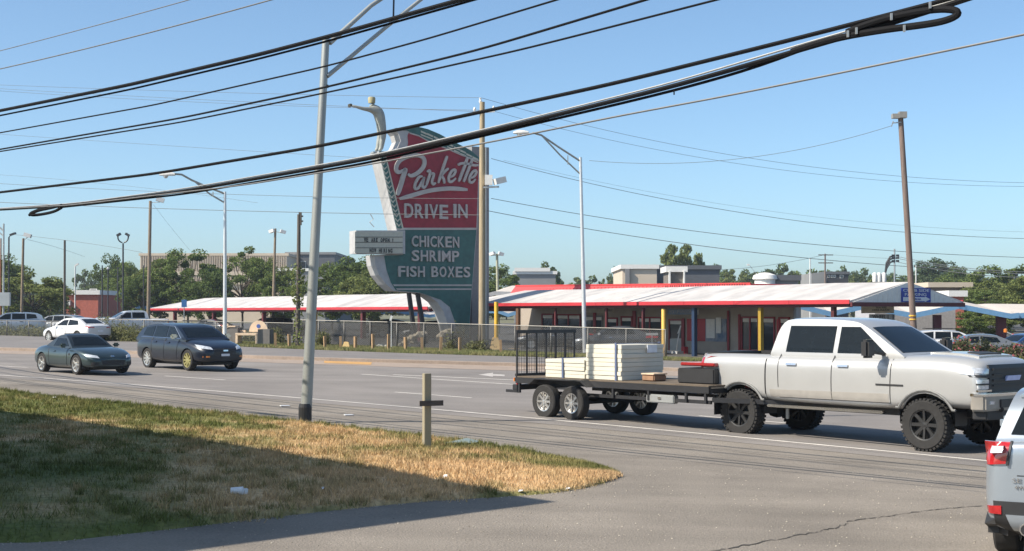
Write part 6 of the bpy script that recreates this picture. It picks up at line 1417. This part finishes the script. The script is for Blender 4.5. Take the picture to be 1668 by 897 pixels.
q = MB(); q.prism([(x + .012, y * 1.01) if x > 2.81 else (x, y) for x, y in pl], 'z', .945, .995); q.build('bumper_trim', M_CHROME, pk, bevel=.008)
q = MB(); q.prism([(x - .02, y * .9) for x, y in pl], 'z', .55, .71); q.build('air_dam', M_PLAS, pk, bevel=.02)
pbox('lower_grille', M_BLACK, pk, (3.09, 0, .82), (.04, 1.1, .14), .01)
for k in (-1, 1): pbox('fog_light', M_HEAD, pk, (3.04, k * .74, .84), (.05, .16, .09), .02); pbox('tow_hook', M_PLAS, pk, (3.08, k * .5, .72), (.1, .05, .08), .015)
q = MB(); q.prism([(-3.0, -.98), (-3.2, -.9), (-3.22, .0), (-3.2, .9), (-3.0, .98)], 'z', .72, .92); q.build('rear_bumper', M_CHROME, pk, bevel=.03, smooth=True)
decal('hood_scoop', M_PLAS, T_, 'T', [(2.62, -.36), (2.62, .36), (2.36, .30), (2.36, -.30)], pk, eps=.045, nx=6, ny=3)
decal('hood_panel', P_SILVER, T_, 'T', [(2.72, -.55), (2.72, .55), (1.75, .46), (1.75, -.46)], pk, eps=.03)
pbox('tailgate', P_SILVER, pk, (-3.03, 0, 1.22), (.06, 1.58, .62), .02); pbox('bed_floor', M_PLAS, pk, (-2.16, 0, 1.07), (1.5, 1.58, .02), 0)
for c, d in (((-2.16, .80, 1.31), (1.54, .03, .48)), ((-2.16, -.80, 1.31), (1.54, .03, .48)), ((-1.41, 0, 1.31), (.03, 1.6, .48)), ((-2.91, 0, 1.31), (.03, 1.6, .48))): pbox('bed_liner', M_PLAS, pk, c, d, 0)
for x, y in ((-.6, .7), (-.6, -.7)): pbox('frame_rail', M_PLAS, pk, (0, y * .6, .62), (5.6, .1, .12), 0)
for ax in (1.98, -1.98): q = MB(); q.tube([(ax, -.85, .445), (ax, -.1, .445), (ax, .1, .445), (ax, .85, .445)], [.06, .08, .08, .06], 10); q.lathe([(0, -.17), (.15, -.1), (.17, 0), (.15, .1), (0, .17)], 12, 'x', c=(ax, .1, .445)); q.build('axle', M_PLAS, pk)
pk.scale = (1.025, 1.025, 1.025)
# ---- trailer
tl_ = place((936, 683), 0.0, 2.15, h3); tl = empty('utility_trailer', tl_, math.atan2(h3[1], h3[0]), 'black tandem axle utility trailer with an upright mesh ramp gate, hitched to the white pickup', 'trailer')
for x in (0.0, -.86):
    for s in (-1, 1): put_wheel(tl, x, s * 1.075, .365, .23, .21, 8, M_ALLOY)
    pass
DZ = .84; Wd = .93
for s in (-1, 1):
    pbox('side_rail', M_BLACK, tl, (.8, s * Wd, DZ - .06), (5.6, .07, .13), 0); pbox('lower_rail', M_BLACK, tl, (1.1, s * Wd * .95, DZ - .30), (5.0, .05, .07), 0)
    q = MB(); q.prism([(-1.35, .72), (-1.15, .86), (.30, .86), (.50, .72), (.46, .72), (.28, .835), (-1.13, .835), (-1.31, .72)], 'y', s * 1.2 if s < 0 else .95, s * .95 if s < 0 else 1.2); q.build('fender', M_BLACK, tl)
    for x in (-1.9, 1.0, 2.0, 3.0, 3.5): pbox('rail_strut', M_BLACK, tl, (x, s * Wd, DZ - .2), (.05, .05, .25), 0)
    pbox('taillight', M_TAIL, tl, (-2.01, s * .85, DZ - .14), (.04, .14, .09), .01)
for i in range(9): pbox('deck_board', mat('deck_plank', (0.13, 0.10, 0.07), .9, var=.2, scale=3), tl, (.8, -.84 + i * .21, DZ + .01), (5.55, .195, .04), 0)
for x in (-1.95, -.6, .5, 1.6, 2.7, 3.58): pbox('cross_member', M_BLACK, tl, (x, 0, DZ - .08), (.06, 1.8, .09), 0)
for x in (0, -.86): q = MB(); q.tube([(x, -1.0, .365), (x, 1.0, .365)], .04, 8); q.build('axle', M_BLACK, tl)
pbox('rear_sill', M_BLACK, tl, (-2.04, 0, .62), (.16, 1.9, .12), .01)
for s in (-1, 1): pbox('gate_foot', M_BLACK, tl, (-2.25, s * .8, .52), (.45, .06, .06), 0)
q = MB(); q.bar((3.6, .85, DZ - .25), (5.1, 0, DZ - .28), .09); q.build('tongue', M_BLACK, tl); q = MB(); q.bar((3.6, -.85, DZ - .25), (5.1, 0, DZ - .28), .09); q.build('tongue', M_BLACK, tl)
q = MB(); q.tube([(4.75, 0, .25), (4.75, 0, 1.05)], .035, 8); q.box((4.75, 0.0, 1.07), (.1, .2, .04)); q.build('jack', M_METAL, tl); pbox('coupler', M_METAL, tl, (5.2, 0, DZ - .25), (.35, .1, .1), .02)
GH = 1.02
pbox('gate_top_bar', M_BLACK, tl, (-2.02, 0, DZ + GH), (.06, 1.86, .075), 0); pbox('gate_bottom_bar', M_BLACK, tl, (-2.02, 0, DZ + .05), (.06, 1.86, .06), 0)
for i in range(7): pbox('gate_bar', M_BLACK, tl, (-2.02, -.90 + i * .3, DZ + GH / 2), (.032, .032, GH), 0)
w = MB()
for i in range(24): w.box((-2.04, -.9 + i * .078, DZ + GH / 2), (.008, .006, GH))
for i in range(13): w.box((-2.042, 0, DZ + i * .082), (.006, 1.84, .006))
w.build('gate_mesh', M_BLACK, tl)['kind'] = 'stuff'
pbox('reflector', M_AMB, tl, (-2.06, -.93, DZ - .05), (.03, .05, .08), 0)
def ontrailer(p): return tl.matrix_basis @ Vector(p)
tl.matrix_basis  # noqa
bpy.context.view_layer.update()
rb = random.Random(12); M_FOAM = mat('foam_board', (0.62, 0.59, 0.49), .7, var=.05, scale=2); ang3 = math.atan2(h3[1], h3[0])
def board(x, y, z, L, W_, h, label, k):
    q = MB(); q.box((0, 0, h / 2), (L, W_, h)); o = q.build('foam_board', M_FOAM, bevel=.006); o.location = tl.matrix_world @ Vector((x + rb.uniform(-.014, .014), y + rb.uniform(-.012, .012), z)); o.rotation_euler = (0, 0, ang3 + rb.uniform(-.008, .008)); tag(o, label, 'foam board', 'white foam boards stacked on the trailer')
ordn = ['bottom', 'second', 'third', 'fourth', 'fifth', 'sixth', 'seventh', 'top']
for i in range(8): board(.60, -.16, DZ + .035 + i * .0925, 1.05, 1.30, .090, 'thick cream foam board in the tall trailer stack, ' + ordn[i] + ('' if i in (0, 7) else ' from the bottom'), i)
for i in range(5): board(-.55, -.08, DZ + .035 + i * .0805, 1.22, 1.5, .078, 'cream foam board in the low rear trailer stack, ' + (ordn[i] if i < 4 else 'top') + ('' if i in (0, 4) else ' from the bottom'), i)
q = MB(); q.box((0, 0, .0), (.16, .3, .02)); o = q.build('paper_label', M_PLATE); o.location = tl.matrix_world @ Vector((1.15, .1, DZ + .68)); o.rotation_euler = (0, math.pi / 2, 0); o.rotation_euler = (Matrix.Rotation(ang3, 3, 'Z') @ Matrix.Rotation(math.pi / 2, 3, 'Y')).to_euler(); tag(o, 'white paper label on the front end of the tall foam stack', 'label')
def cargo(name, label, cat, x, y, d, m, extra=None, z=DZ + .035):
    rt = empty(name, tl.matrix_world @ Vector((x, y, z)), ang3, label, cat); q = MB(); q.box((0, 0, d[2] / 2), d); q.build('body', m, rt, bevel=.02)
    if extra: extra(rt)
    return rt
cargo('generator', 'black machine with a red top cover at the trailer front behind the pickup', 'generator', 2.95, .05, (.95, 1.3, .30), M_PLAS, lambda r: (pbox('cover', P_RED, r, (0, 0, .38), (.9, 1.2, .07), .02), pbox('handle', M_CHROME, r, (0, -.5, .22), (.3, .03, .03), .01)))
cargo('tool_crate', 'small brown crate between the foam stack and the red topped machine', 'crate', 1.62, -.35, (.34, .4, .13), mat('crate_brown', (0.30, 0.17, 0.10), .8, var=.2), lambda r: pbox('lid', M_BEN, r, (0, 0, .145), (.36, .42, .03), .005))
cargo('tool_box', 'long silver metal tool box slung under the trailer deck edge', 'tool box', 2.3, -.86, (.75, .16, .17), M_METAL, lambda r: pbox('latch', M_CHROME, r, (0, -.085, .1), (.08, .02, .05), 0), z=DZ - .37)
cargo('fuel_can', 'small red can on the trailer tongue', 'can', 3.95, 0, (.25, .3, .3), P_RED, lambda r: pbox('cap', M_PLAS, r, (0, 0, .32), (.08, .08, .05), .01), z=DZ - .2)
# ---- silver compact SUV at the right edge, seen from behind
h5 = Vector((.45, .89)).normalized()
W5 = .90; c5 = Vector((X(1604, 13.3), 13.3, 0)) + Vector((h5.y, -h5.x, 0)) * (W5 - .02) + Vector((h5.x, h5.y, 0)) * 2.2; c5.z = gz(c5.x, c5.y)
es, T_ = vehicle('compact_suv', 'silver compact SUV seen from behind, cut by the right edge of the picture', 'car', c5 + Vector((0, 0, .008)), (h5.x, h5.y),
    [(-2.25, .76, .44, 1.02, 1.10), (-2.22, .87, .36, 1.12, 1.19), (-2.08, .915, .29, 1.14, 1.20), (-1.5, .925, .25, 1.12, 1.17), (-.5, .92, .24, 1.05, 1.11), (.5, .92, .24, 1.02, 1.09), (1.2, .91, .25, .98, 1.06), (1.8, .88, .26, .88, .97), (2.15, .76, .3, .72, .84), (2.25, .6, .4, .6, .7)],
    [(1.05, 1.05), (.35, 1.50), (-.1, 1.61), (-.9, 1.64), (-1.75, 1.64), (-2.02, 1.52), (-2.17, 1.18)], .84, .64, (1.36, -1.33), 1.58, .355, .235, .23, P_SIL2, spokes=5, crown=.04,
    windows=[('B', 'rear_window', [(-.66, 1.24), (.66, 1.24), (.54, 1.54), (-.54, 1.54)]), ('T', 'windshield', [(.95, -.7), (.95, .7), (.4, .58), (.4, -.58)])] + [(s, 'side_window', q_) for s in 'LR' for q_ in ([(.6, 1.12), (-.2, 1.12), (-.2, 1.5), (.15, 1.46)], [(-.28, 1.12), (-1.05, 1.14), (-1.05, 1.52), (-.28, 1.51)], [(-1.15, 1.18), (-1.72, 1.28), (-1.62, 1.47), (-1.15, 1.52)])])
def es_side(s, k):
    decal('taillight', M_TAIL, T_, 'B', [(k * .70, .97), (k * .90, .95), (k * .90, 1.17), (k * .66, 1.17)], es, eps=.02, nx=10, ny=8)
    decal('taillight', M_TAIL, T_, s, [(-2.2, .97), (-2.06, 1.03), (-2.0, 1.16), (-2.2, 1.16)], es, eps=.012)
    decal('reverse_lens', M_HEAD, T_, 'B', [(k * .72, 1.08), (k * .83, 1.07), (k * .83, 1.13), (k * .71, 1.14)], es, eps=.10, nx=3, ny=2)
    decal('lens_frame', M_PLAS, T_, 'B', [(k * .675, .955), (k * .695, .955), (k * .66, 1.18), (k * .64, 1.18)], es, eps=.026, nx=2, ny=4)
    decal('reflector', M_TAIL, T_, 'B', [(k * .74, .50), (k * .87, .50), (k * .88, .57), (k * .74, .58)], es, eps=.035, nx=4, ny=2)
    seam(T_, es, lin((.55, .34), (.62, 1.05)), s); seam(T_, es, lin((-.25, .34), (-.24, 1.08)), s)
    q = MB(); q.tube([(-2.28, k * .52, .37), (-2.02, k * .52, .37)], .06, 16); q.build('exhaust_tip', M_CHROME, es, smooth=True); q = MB(); q.tube([(-2.285, k * .52, .37), (-2.1, k * .52, .37)], .048, 16); q.build('exhaust_bore', M_BLACK, es)
    pbox('wing_mirror', P_SIL2, es, (.62, k * 1.02, 1.14), (.15, .22, .15), .04); pbox('roof_rail', M_PLAS, es, (-.75, k * .58, 1.68), (1.6, .04, .04), .01)
both(es_side)
decal('rear_bumper', M_PLAS, T_, 'B', [(-.90, .28), (.90, .28), (.91, .62), (-.91, .62)], es, eps=.025, nx=18, ny=6); decal('skid_plate', P_SIL2, T_, 'B', [(-.62, .30), (.62, .30), (.70, .50), (-.70, .50)], es, eps=.045, nx=14, ny=4)
decal('tailgate_crease', M_PLAS, T_, 'B', [(-.60, .86), (.60, .86), (.60, .868), (-.60, .868)], es, eps=.005, nx=10, ny=1)
seam(T_, es, lin((-.62, .62), (-.66, 1.12)), 'B', .014); 
for s_, a, b_, z0, z1 in (('SE', -.52, -.42, .80, .85), ('4WD', -.50, -.34, .74, .785)):
    me = text_mesh(s_, (b_ - a) * .8, (z1 - z0) * .8, .006, .0); me.materials.append(M_CHROME); 
    me.transform(Matrix.Rotation(-math.pi / 2, 4, 'Z')); o = bpy.data.objects.new('lettering', me); COL.objects.link(o); o.parent = es; h = T_.ray_cast(Vector((-6, -a, z0)), Vector((1, 0, 0)))[0]; o.location = (h.x - .006, .62 + (a + .5) * -1 , z0)
pbox('spoiler', P_SIL2, es, (-2.08, 0, 1.60), (.3, 1.15, .04), .015); decal('number_plate', M_PLATE, T_, 'B', [(-.16, .70), (.16, .70), (.16, .84), (-.16, .84)], es, eps=.02, nx=2, ny=2)
# ---- white sedan driving away on the far lane
h6 = Vector((-.80, .60)).normalized()
def sedan(name, label, loc, hd, pm, group=None, roofm=None):
    se, T6 = vehicle(name, label, 'car', loc, hd,
        [(-2.33, .70, .50, .86, .94), (-2.28, .84, .34, .94, 1.03), (-1.8, .90, .25, .96, 1.06), (-1.2, .915, .23, .95, 1.03), (-.3, .915, .22, .92, .99), (.6, .915, .22, .90, .97), (1.3, .90, .23, .86, .94), (1.8, .86, .25, .76, .86), (2.2, .74, .28, .62, .74), (2.33, .58, .34, .54, .62)],
        [(1.15, .94), (.40, 1.34), (.05, 1.42), (-.75, 1.44), (-1.25, 1.34), (-1.95, 1.04)], .80, .60, (1.40, -1.35), 1.58, .335, .22, .23, pm, spokes=10, crown=.03, group=group,
        windows=[('T', 'windshield', [(1.02, -.66), (1.02, .66), (.42, .54), (.42, -.54)]), ('T', 'rear_window', [(-1.82, -.60), (-1.82, .60), (-1.20, .50), (-1.20, -.50)])] + [(s, 'side_window', q_) for s in 'LR' for q_ in ([(.78, 1.0), (-.22, 1.0), (-.22, 1.33), (.22, 1.30)], [(-.30, 1.0), (-1.30, 1.04), (-1.12, 1.28), (-.30, 1.34)])])
    both(lambda s, k: (seam(T6, se, lin((.66, .3), (.72, .94)), s), seam(T6, se, lin((-.26, .3), (-.26, .96)), s), seam(T6, se, lin((-1.1, .45), (-1.25, .98)), s), decal('headlight', M_HEAD, T6, 'F', [(k * .45, .62), (k * .80, .68), (k * .76, .78), (k * .48, .72)], se, eps=.012),
        decal('taillight', M_TAIL, T6, 'B', [(k * .42, .86), (k * .84, .88), (k * .82, .95), (k * .44, .92)], se, eps=.02), decal('taillight', M_TAIL, T6, s, [(-2.27, .86), (-2.05, .92), (-2.02, .96), (-2.27, .95)], se, eps=.01, nx=3, ny=2), pbox('wing_mirror', pm, se, (.72, k * 1.0, 1.03), (.15, .2, .13), .04), decal('door_handle', M_CHROME, T6, s, [(.0, .84), (.18, .84), (.18, .87), (.0, .87)], se, eps=.03, nx=2, ny=1)))
    decal('number_plate', M_PLATE, T6, 'B', [(-.18, .62), (.18, .62), (.18, .74), (-.18, .74)], se, eps=.02, nx=2, ny=1); decal('trunk_panel', M_PLAS, T6, 'B', [(-.6, .36), (.6, .36), (.6, .44), (-.6, .44)], se); decal('grille', M_PLAS, T6, 'F', [(-.42, .48), (.42, .48), (.46, .62), (-.46, .62)], se)
    return se
l6 = G(102, 556); l6 = Vector((X(124, 83), 83, 0)); l6.z = gz(l6.x, l6.y) + .02
sd1 = sedan('sedan', 'white sedan driving away on the far side road behind the roadster', l6, (h6.x, h6.y), P_WHITE)
# ---- parked cars
def pcar(src, px, Y, ang, label, pt, dz=.08, sc=None):
    l = onground(px, Y); l.z += dz; c = dup(src, l, ang, label, pt, sc); 
    return c
D = math.radians
pcar(sv, 17, 98, D(195), 'pale blue parked car partly hidden at the left edge behind the fence', P_SIL2)
pcar(sv, 92, 112, D(170), 'silver grey parked crossover behind the left fence, beside the floodlight pole', P_GREY)
pcar(sd1, 60, 118, D(60), 'dark parked sedan behind the weeds at the left', P_BLACK)
pcar(sv, 124, 128, D(-70), 'white parked crossover facing the road in front of the red brick shop', P_WHITE)
pcar(sd1, 148, 122, D(-80), 'dark blue parked sedan behind the white moving sedan', P_BLU)
pcar(sd1, 110, 140, D(-75), 'small white parked car at the foot of the brick shop', P_WHITE)
pcar(sv, 172, 134, D(100), 'black parked crossover right of the dark blue sedan', P_BLACK)
pcar(sd1, 250, 128, D(170), 'white parked car under the left end of the canopy', P_WHITE)
pcar(sd1, 225, 122, D(10), 'white parked sedan behind the parked pickup', P_WHITE)
pcar(sd1, 340, 126, D(150), 'dark sedan parked under the left canopy beside the blue sign post', P_BLACK)
pcar(sv, 462, 122, D(20), 'black crossover parked under the left canopy', P_BLACK)
pcar(sd1, 645, 112, D(20), 'dark sedan parked under the canopy right of the near light pole', P_BLACK)
pcar(sd1, 703, 101, D(200), 'dark car parked just behind the legs of the big sign', P_BLACK)
pcar(sd1, 1000, 79, D(170), 'dark grey sedan parked behind the fence in front of the diner windows', paint('paint_dark_grey', (0.05, 0.052, 0.055), .3), sc=(1, 1, 1.05))
pcar(sd1, 905, 84, D(175), 'dark sedan parked beside the low yellow barrier', P_BLACK)
pcar(sv, 1550, 80, D(-8), 'white crossover parked behind the rose bushes at the right', P_WHITE)
pcar(sd1, 1583, 74, D(172), 'grey sedan mostly hidden behind the first rose bush', P_GREY, dz=.1)
pcar(sd1, 1668, 80, D(200), 'blue car at the right edge behind the roses', P_BLU)
# parked white pickup: shorter truck copy
pc = dup(pk, onground(212, 106) + Vector((0, 0, -.02)), D(-150), 'white crew cab pickup parked behind the left fence', P_WHITE, scale=(.9, .9, .88), cat='pickup truck')
# striped barrier at right edge
rt = empty('striped_barrier', onground(1655, 88), 0, 'red and white striped barrier boards at the right edge behind the roses', 'barrier')
for i in range(4):
    a = P(1640 + i * 9, 541 + i * 3, 88); b_ = P(1650 + i * 9, 546 + i * 3, 88); q = MB(); q.bar(a, b_, .3, .06); q.build('board', (M_SWHITE, M_RED)[i % 2], world_root=rt)
q = MB(); q.bar(P(1645, 545, 88), onground(1645, 88), .1); q.build('leg', M_METAL, world_root=rt); q = MB(); q.lathe([(0, 0), (.12, 0), (.12, .2), (0, .24)], 10, c=P(1638, 541, 88)); q.build('lamp', M_AMB, world_root=rt)
# ---- outdoor clutter by the diner
def table(px, Y, label, h=.75, w=1.4):
    b = onground(px, Y); b.z += .06; rt = empty('picnic_table', b, .3, label, 'table'); q = MB(); q.box((0, 0, h), (w, .75, .05)); q.build('table_top', M_METAL, rt)
    for s in (-1, 1): q = MB(); q.box((0, s * .75, .45), (w, .26, .04)); q.build('bench_seat', M_METAL, rt)
    for s in (-1, 1): q = MB(); q.bar((s * w * .38, -.7, 0), (s * w * .25, 0, h), .05); q.bar((s * w * .38, .7, 0), (s * w * .25, 0, h), .05); q.bar((s * w * .35, -.75, .43), (s * w * .35, .75, .43), .05); q.build('leg_frame', M_BLACK, rt)
table(1163, 85, 'grey picnic table behind the blue post, left one'); table(1194, 86, 'grey picnic table right of the yellow wedge base'); table(1262, 84, 'grey picnic table right of the yellow canopy post')
def bin_(px, Y, m, label, w=.6, h=1.0):
    b = onground(px, Y); b.z += .05; rt = empty('litter_bin', b, .4, label, 'bin'); q = MB(); q.add([(-w * .42, -w * .42, 0), (w * .42, -w * .42, 0), (w * .42, w * .42, 0), (-w * .42, w * .42, 0), (-w * .5, -w * .5, h), (w * .5, -w * .5, h), (w * .5, w * .5, h), (-w * .5, w * .5, h)], [(0, 1, 5, 4), (1, 2, 6, 5), (2, 3, 7, 6), (3, 0, 4, 7), (4, 5, 6, 7), (3, 2, 1, 0)]); q.build('body', m, rt, bevel=.02)
    pbox('lid', m, rt, (0, 0, h + .04), (w * 1.08, w * 1.08, .08), .02)
bin_(1122, 84, mat('bin_blue', (0.02, 0.06, 0.13), .5), 'tall dark blue bin between the yellow post and the blue canopy post', .8, 1.45); bin_(1148, 84, mat('bin_olive', (0.16, 0.14, 0.05), .6), 'olive bin under the table right of the blue post', .6, .9)
bin_(1229, 85, mat('bin_yellow', (0.32, 0.26, 0.03), .6), 'dull yellow bin beside the yellow canopy post', .75, 1.2); bin_(1273, 86, mat('bin_olive', (0.16, 0.14, 0.05), .6), 'olive bin behind the pickup bed', .7, .8)
rt = empty('leaning_stand', onground(1104, 80), 0, 'thin white folding stand leaning in front of the diner door', 'stand')
q = MB(); q.tube([P(1100, 583, 80), P(1104, 555, 80), P(1109, 530, 80)], .035, 8); q.build('pole', M_BOX, world_root=rt, smooth=True); q = MB(); q.tube([P(1105, 586, 79.6), P(1101, 572, 79.8)], .03, 8); q.build('foot', M_BOX, world_root=rt); q = MB(); q.tube([P(1109, 530, 80), P(1104, 543, 80)], .03, 8); q.build('arm', M_BOX, world_root=rt)
rt = empty('dispenser', onground(1190, 84), 0, 'thin order pole with a pale top box above the yellow wedge', 'order post'); q = MB(); q.bar(onground(1175, 84), P(1175, 538, 84), .07); q.build('pole', M_METAL, world_root=rt); q = MB(); q.box(P(1179, 533, 84), (.42, .3, .2)); q.build('top_box', M_BOX, world_root=rt); q = MB(); q.bar(P(1172, 537, 84), P(1192, 535, 84), .06); q.build('arm', M_METAL, world_root=rt)
# aeroplane shape added in place of a bright glint, on a stand
c = P(1286, 557, 82); rt = empty('glint_plane', onground(1286, 82), 0, 'small white aeroplane shape standing in for a glint behind the pickup bed', 'glint shape')
q = MB(); q.lathe([(0, -.75), (.05, -.6), (.12, -.2), (.14, .2), (.09, .6), (0, .7)], 12, 'x', c=c); q.build('fuselage', M_WROOF, world_root=rt, smooth=True)
q = MB(); q.prism([(-.12, -.42), (.12, -.42), (.06, .45), (-.04, .45)], 'y', -.02, .02); q.v = [(v[0] + c.x, v[1] + c.y, v[2] + c.z) for v in q.v]; q.build('fin', M_WROOF, world_root=rt)
q = MB(); q.box(c + Vector((0, 0, -.45)), (.45, .2, .05)); q.build('wing', M_WROOF, world_root=rt); q = MB(); q.bar(c + Vector((0, 0, -.4)), onground(1286, 82), .05); q.build('stand', M_METAL, world_root=rt)

rt = empty('load_strap', tl.matrix_world @ Vector((.98, 0, DZ)), ang3, 'blue grey tie-down strap over the front edge of the tall foam stack', 'strap')
M_STRAP = mat('strap_blue', (0.10, 0.13, 0.22), .7)
for c, d in (((0, -.835, .41), (.05, .012, .82)), ((0, .515, .41), (.05, .012, .82)), ((0, -.16, .80), (.05, 1.36, .012))): pbox('webbing', M_STRAP, rt, c, d, 0)
rt = empty('load_strap', tl.matrix_world @ Vector((-.6, 0, DZ)), ang3, 'blue grey tie-down strap over the middle of the low foam stack', 'strap')
for c, d in (((0, -.85, .23), (.05, .012, .46)), ((0, .70, .23), (.05, .012, .46)), ((0, -.08, .465), (.05, 1.56, .012))): pbox('webbing', M_STRAP, rt, c, d, 0)
b = onground(1097, 80.5); rt = empty('step_block', b, -.99, 'low white concrete step in front of the diner door', 'step'); pbox('block', M_SWHITE, rt, (0, 0, .12), (1.2, .5, .24), .02)
b = onground(1115, 80.3); rt = empty('red_block', b, -.99, 'small red block right of the white step', 'block'); pbox('block', M_RED, rt, (0, 0, .25), (.3, .3, .5), .02)
for px, py, w, h, c_, lb in ((1062, 544, .6, .12, M_RED, 'red and white striped parking sign board behind the fence end'),):
    rt = empty('notice_board', onground(px, 77), 0, lb, 'sign'); p = P(px, py, 77); q = MB(); q.box(p, (w * 1.1, .04, h)); q.build('board', M_SWHITE, world_root=rt); q = MB(); q.box(p + Vector((0, 0, -.16)), (w * 1.1, .04, .1)); q.build('stripe', c_, world_root=rt); q = MB(); q.bar(p, onground(px, 77), .05); q.build('post', M_METAL, world_root=rt)
# ------------------------------------------------------------------ air
hz = MB(); hz.box((0, 190, 12.5 - 1.5), (900, 620, 27))
hm = bpy.data.materials.new('haze'); hm.use_nodes = True; t = hm.node_tree; t.nodes.remove(t.nodes['Principled BSDF'])
pv = t.nodes.new('ShaderNodeVolumePrincipled'); pv.inputs['Color'].default_value = (0.80, 0.88, 1.0, 1); pv.inputs['Density'].default_value = 0.00028; pv.inputs['Anisotropy'].default_value = 0.3
lk(t, pv.outputs[0], t.nodes['Material Output'].inputs['Volume'])
ho = hz.build('haze', hm); ho['kind'] = 'stuff'; ho['label'] = 'thin summer haze over the street'
print('OBJECTS', len(bpy.data.objects), 'tris', sum(len(m.polygons) for m in bpy.data.meshes))
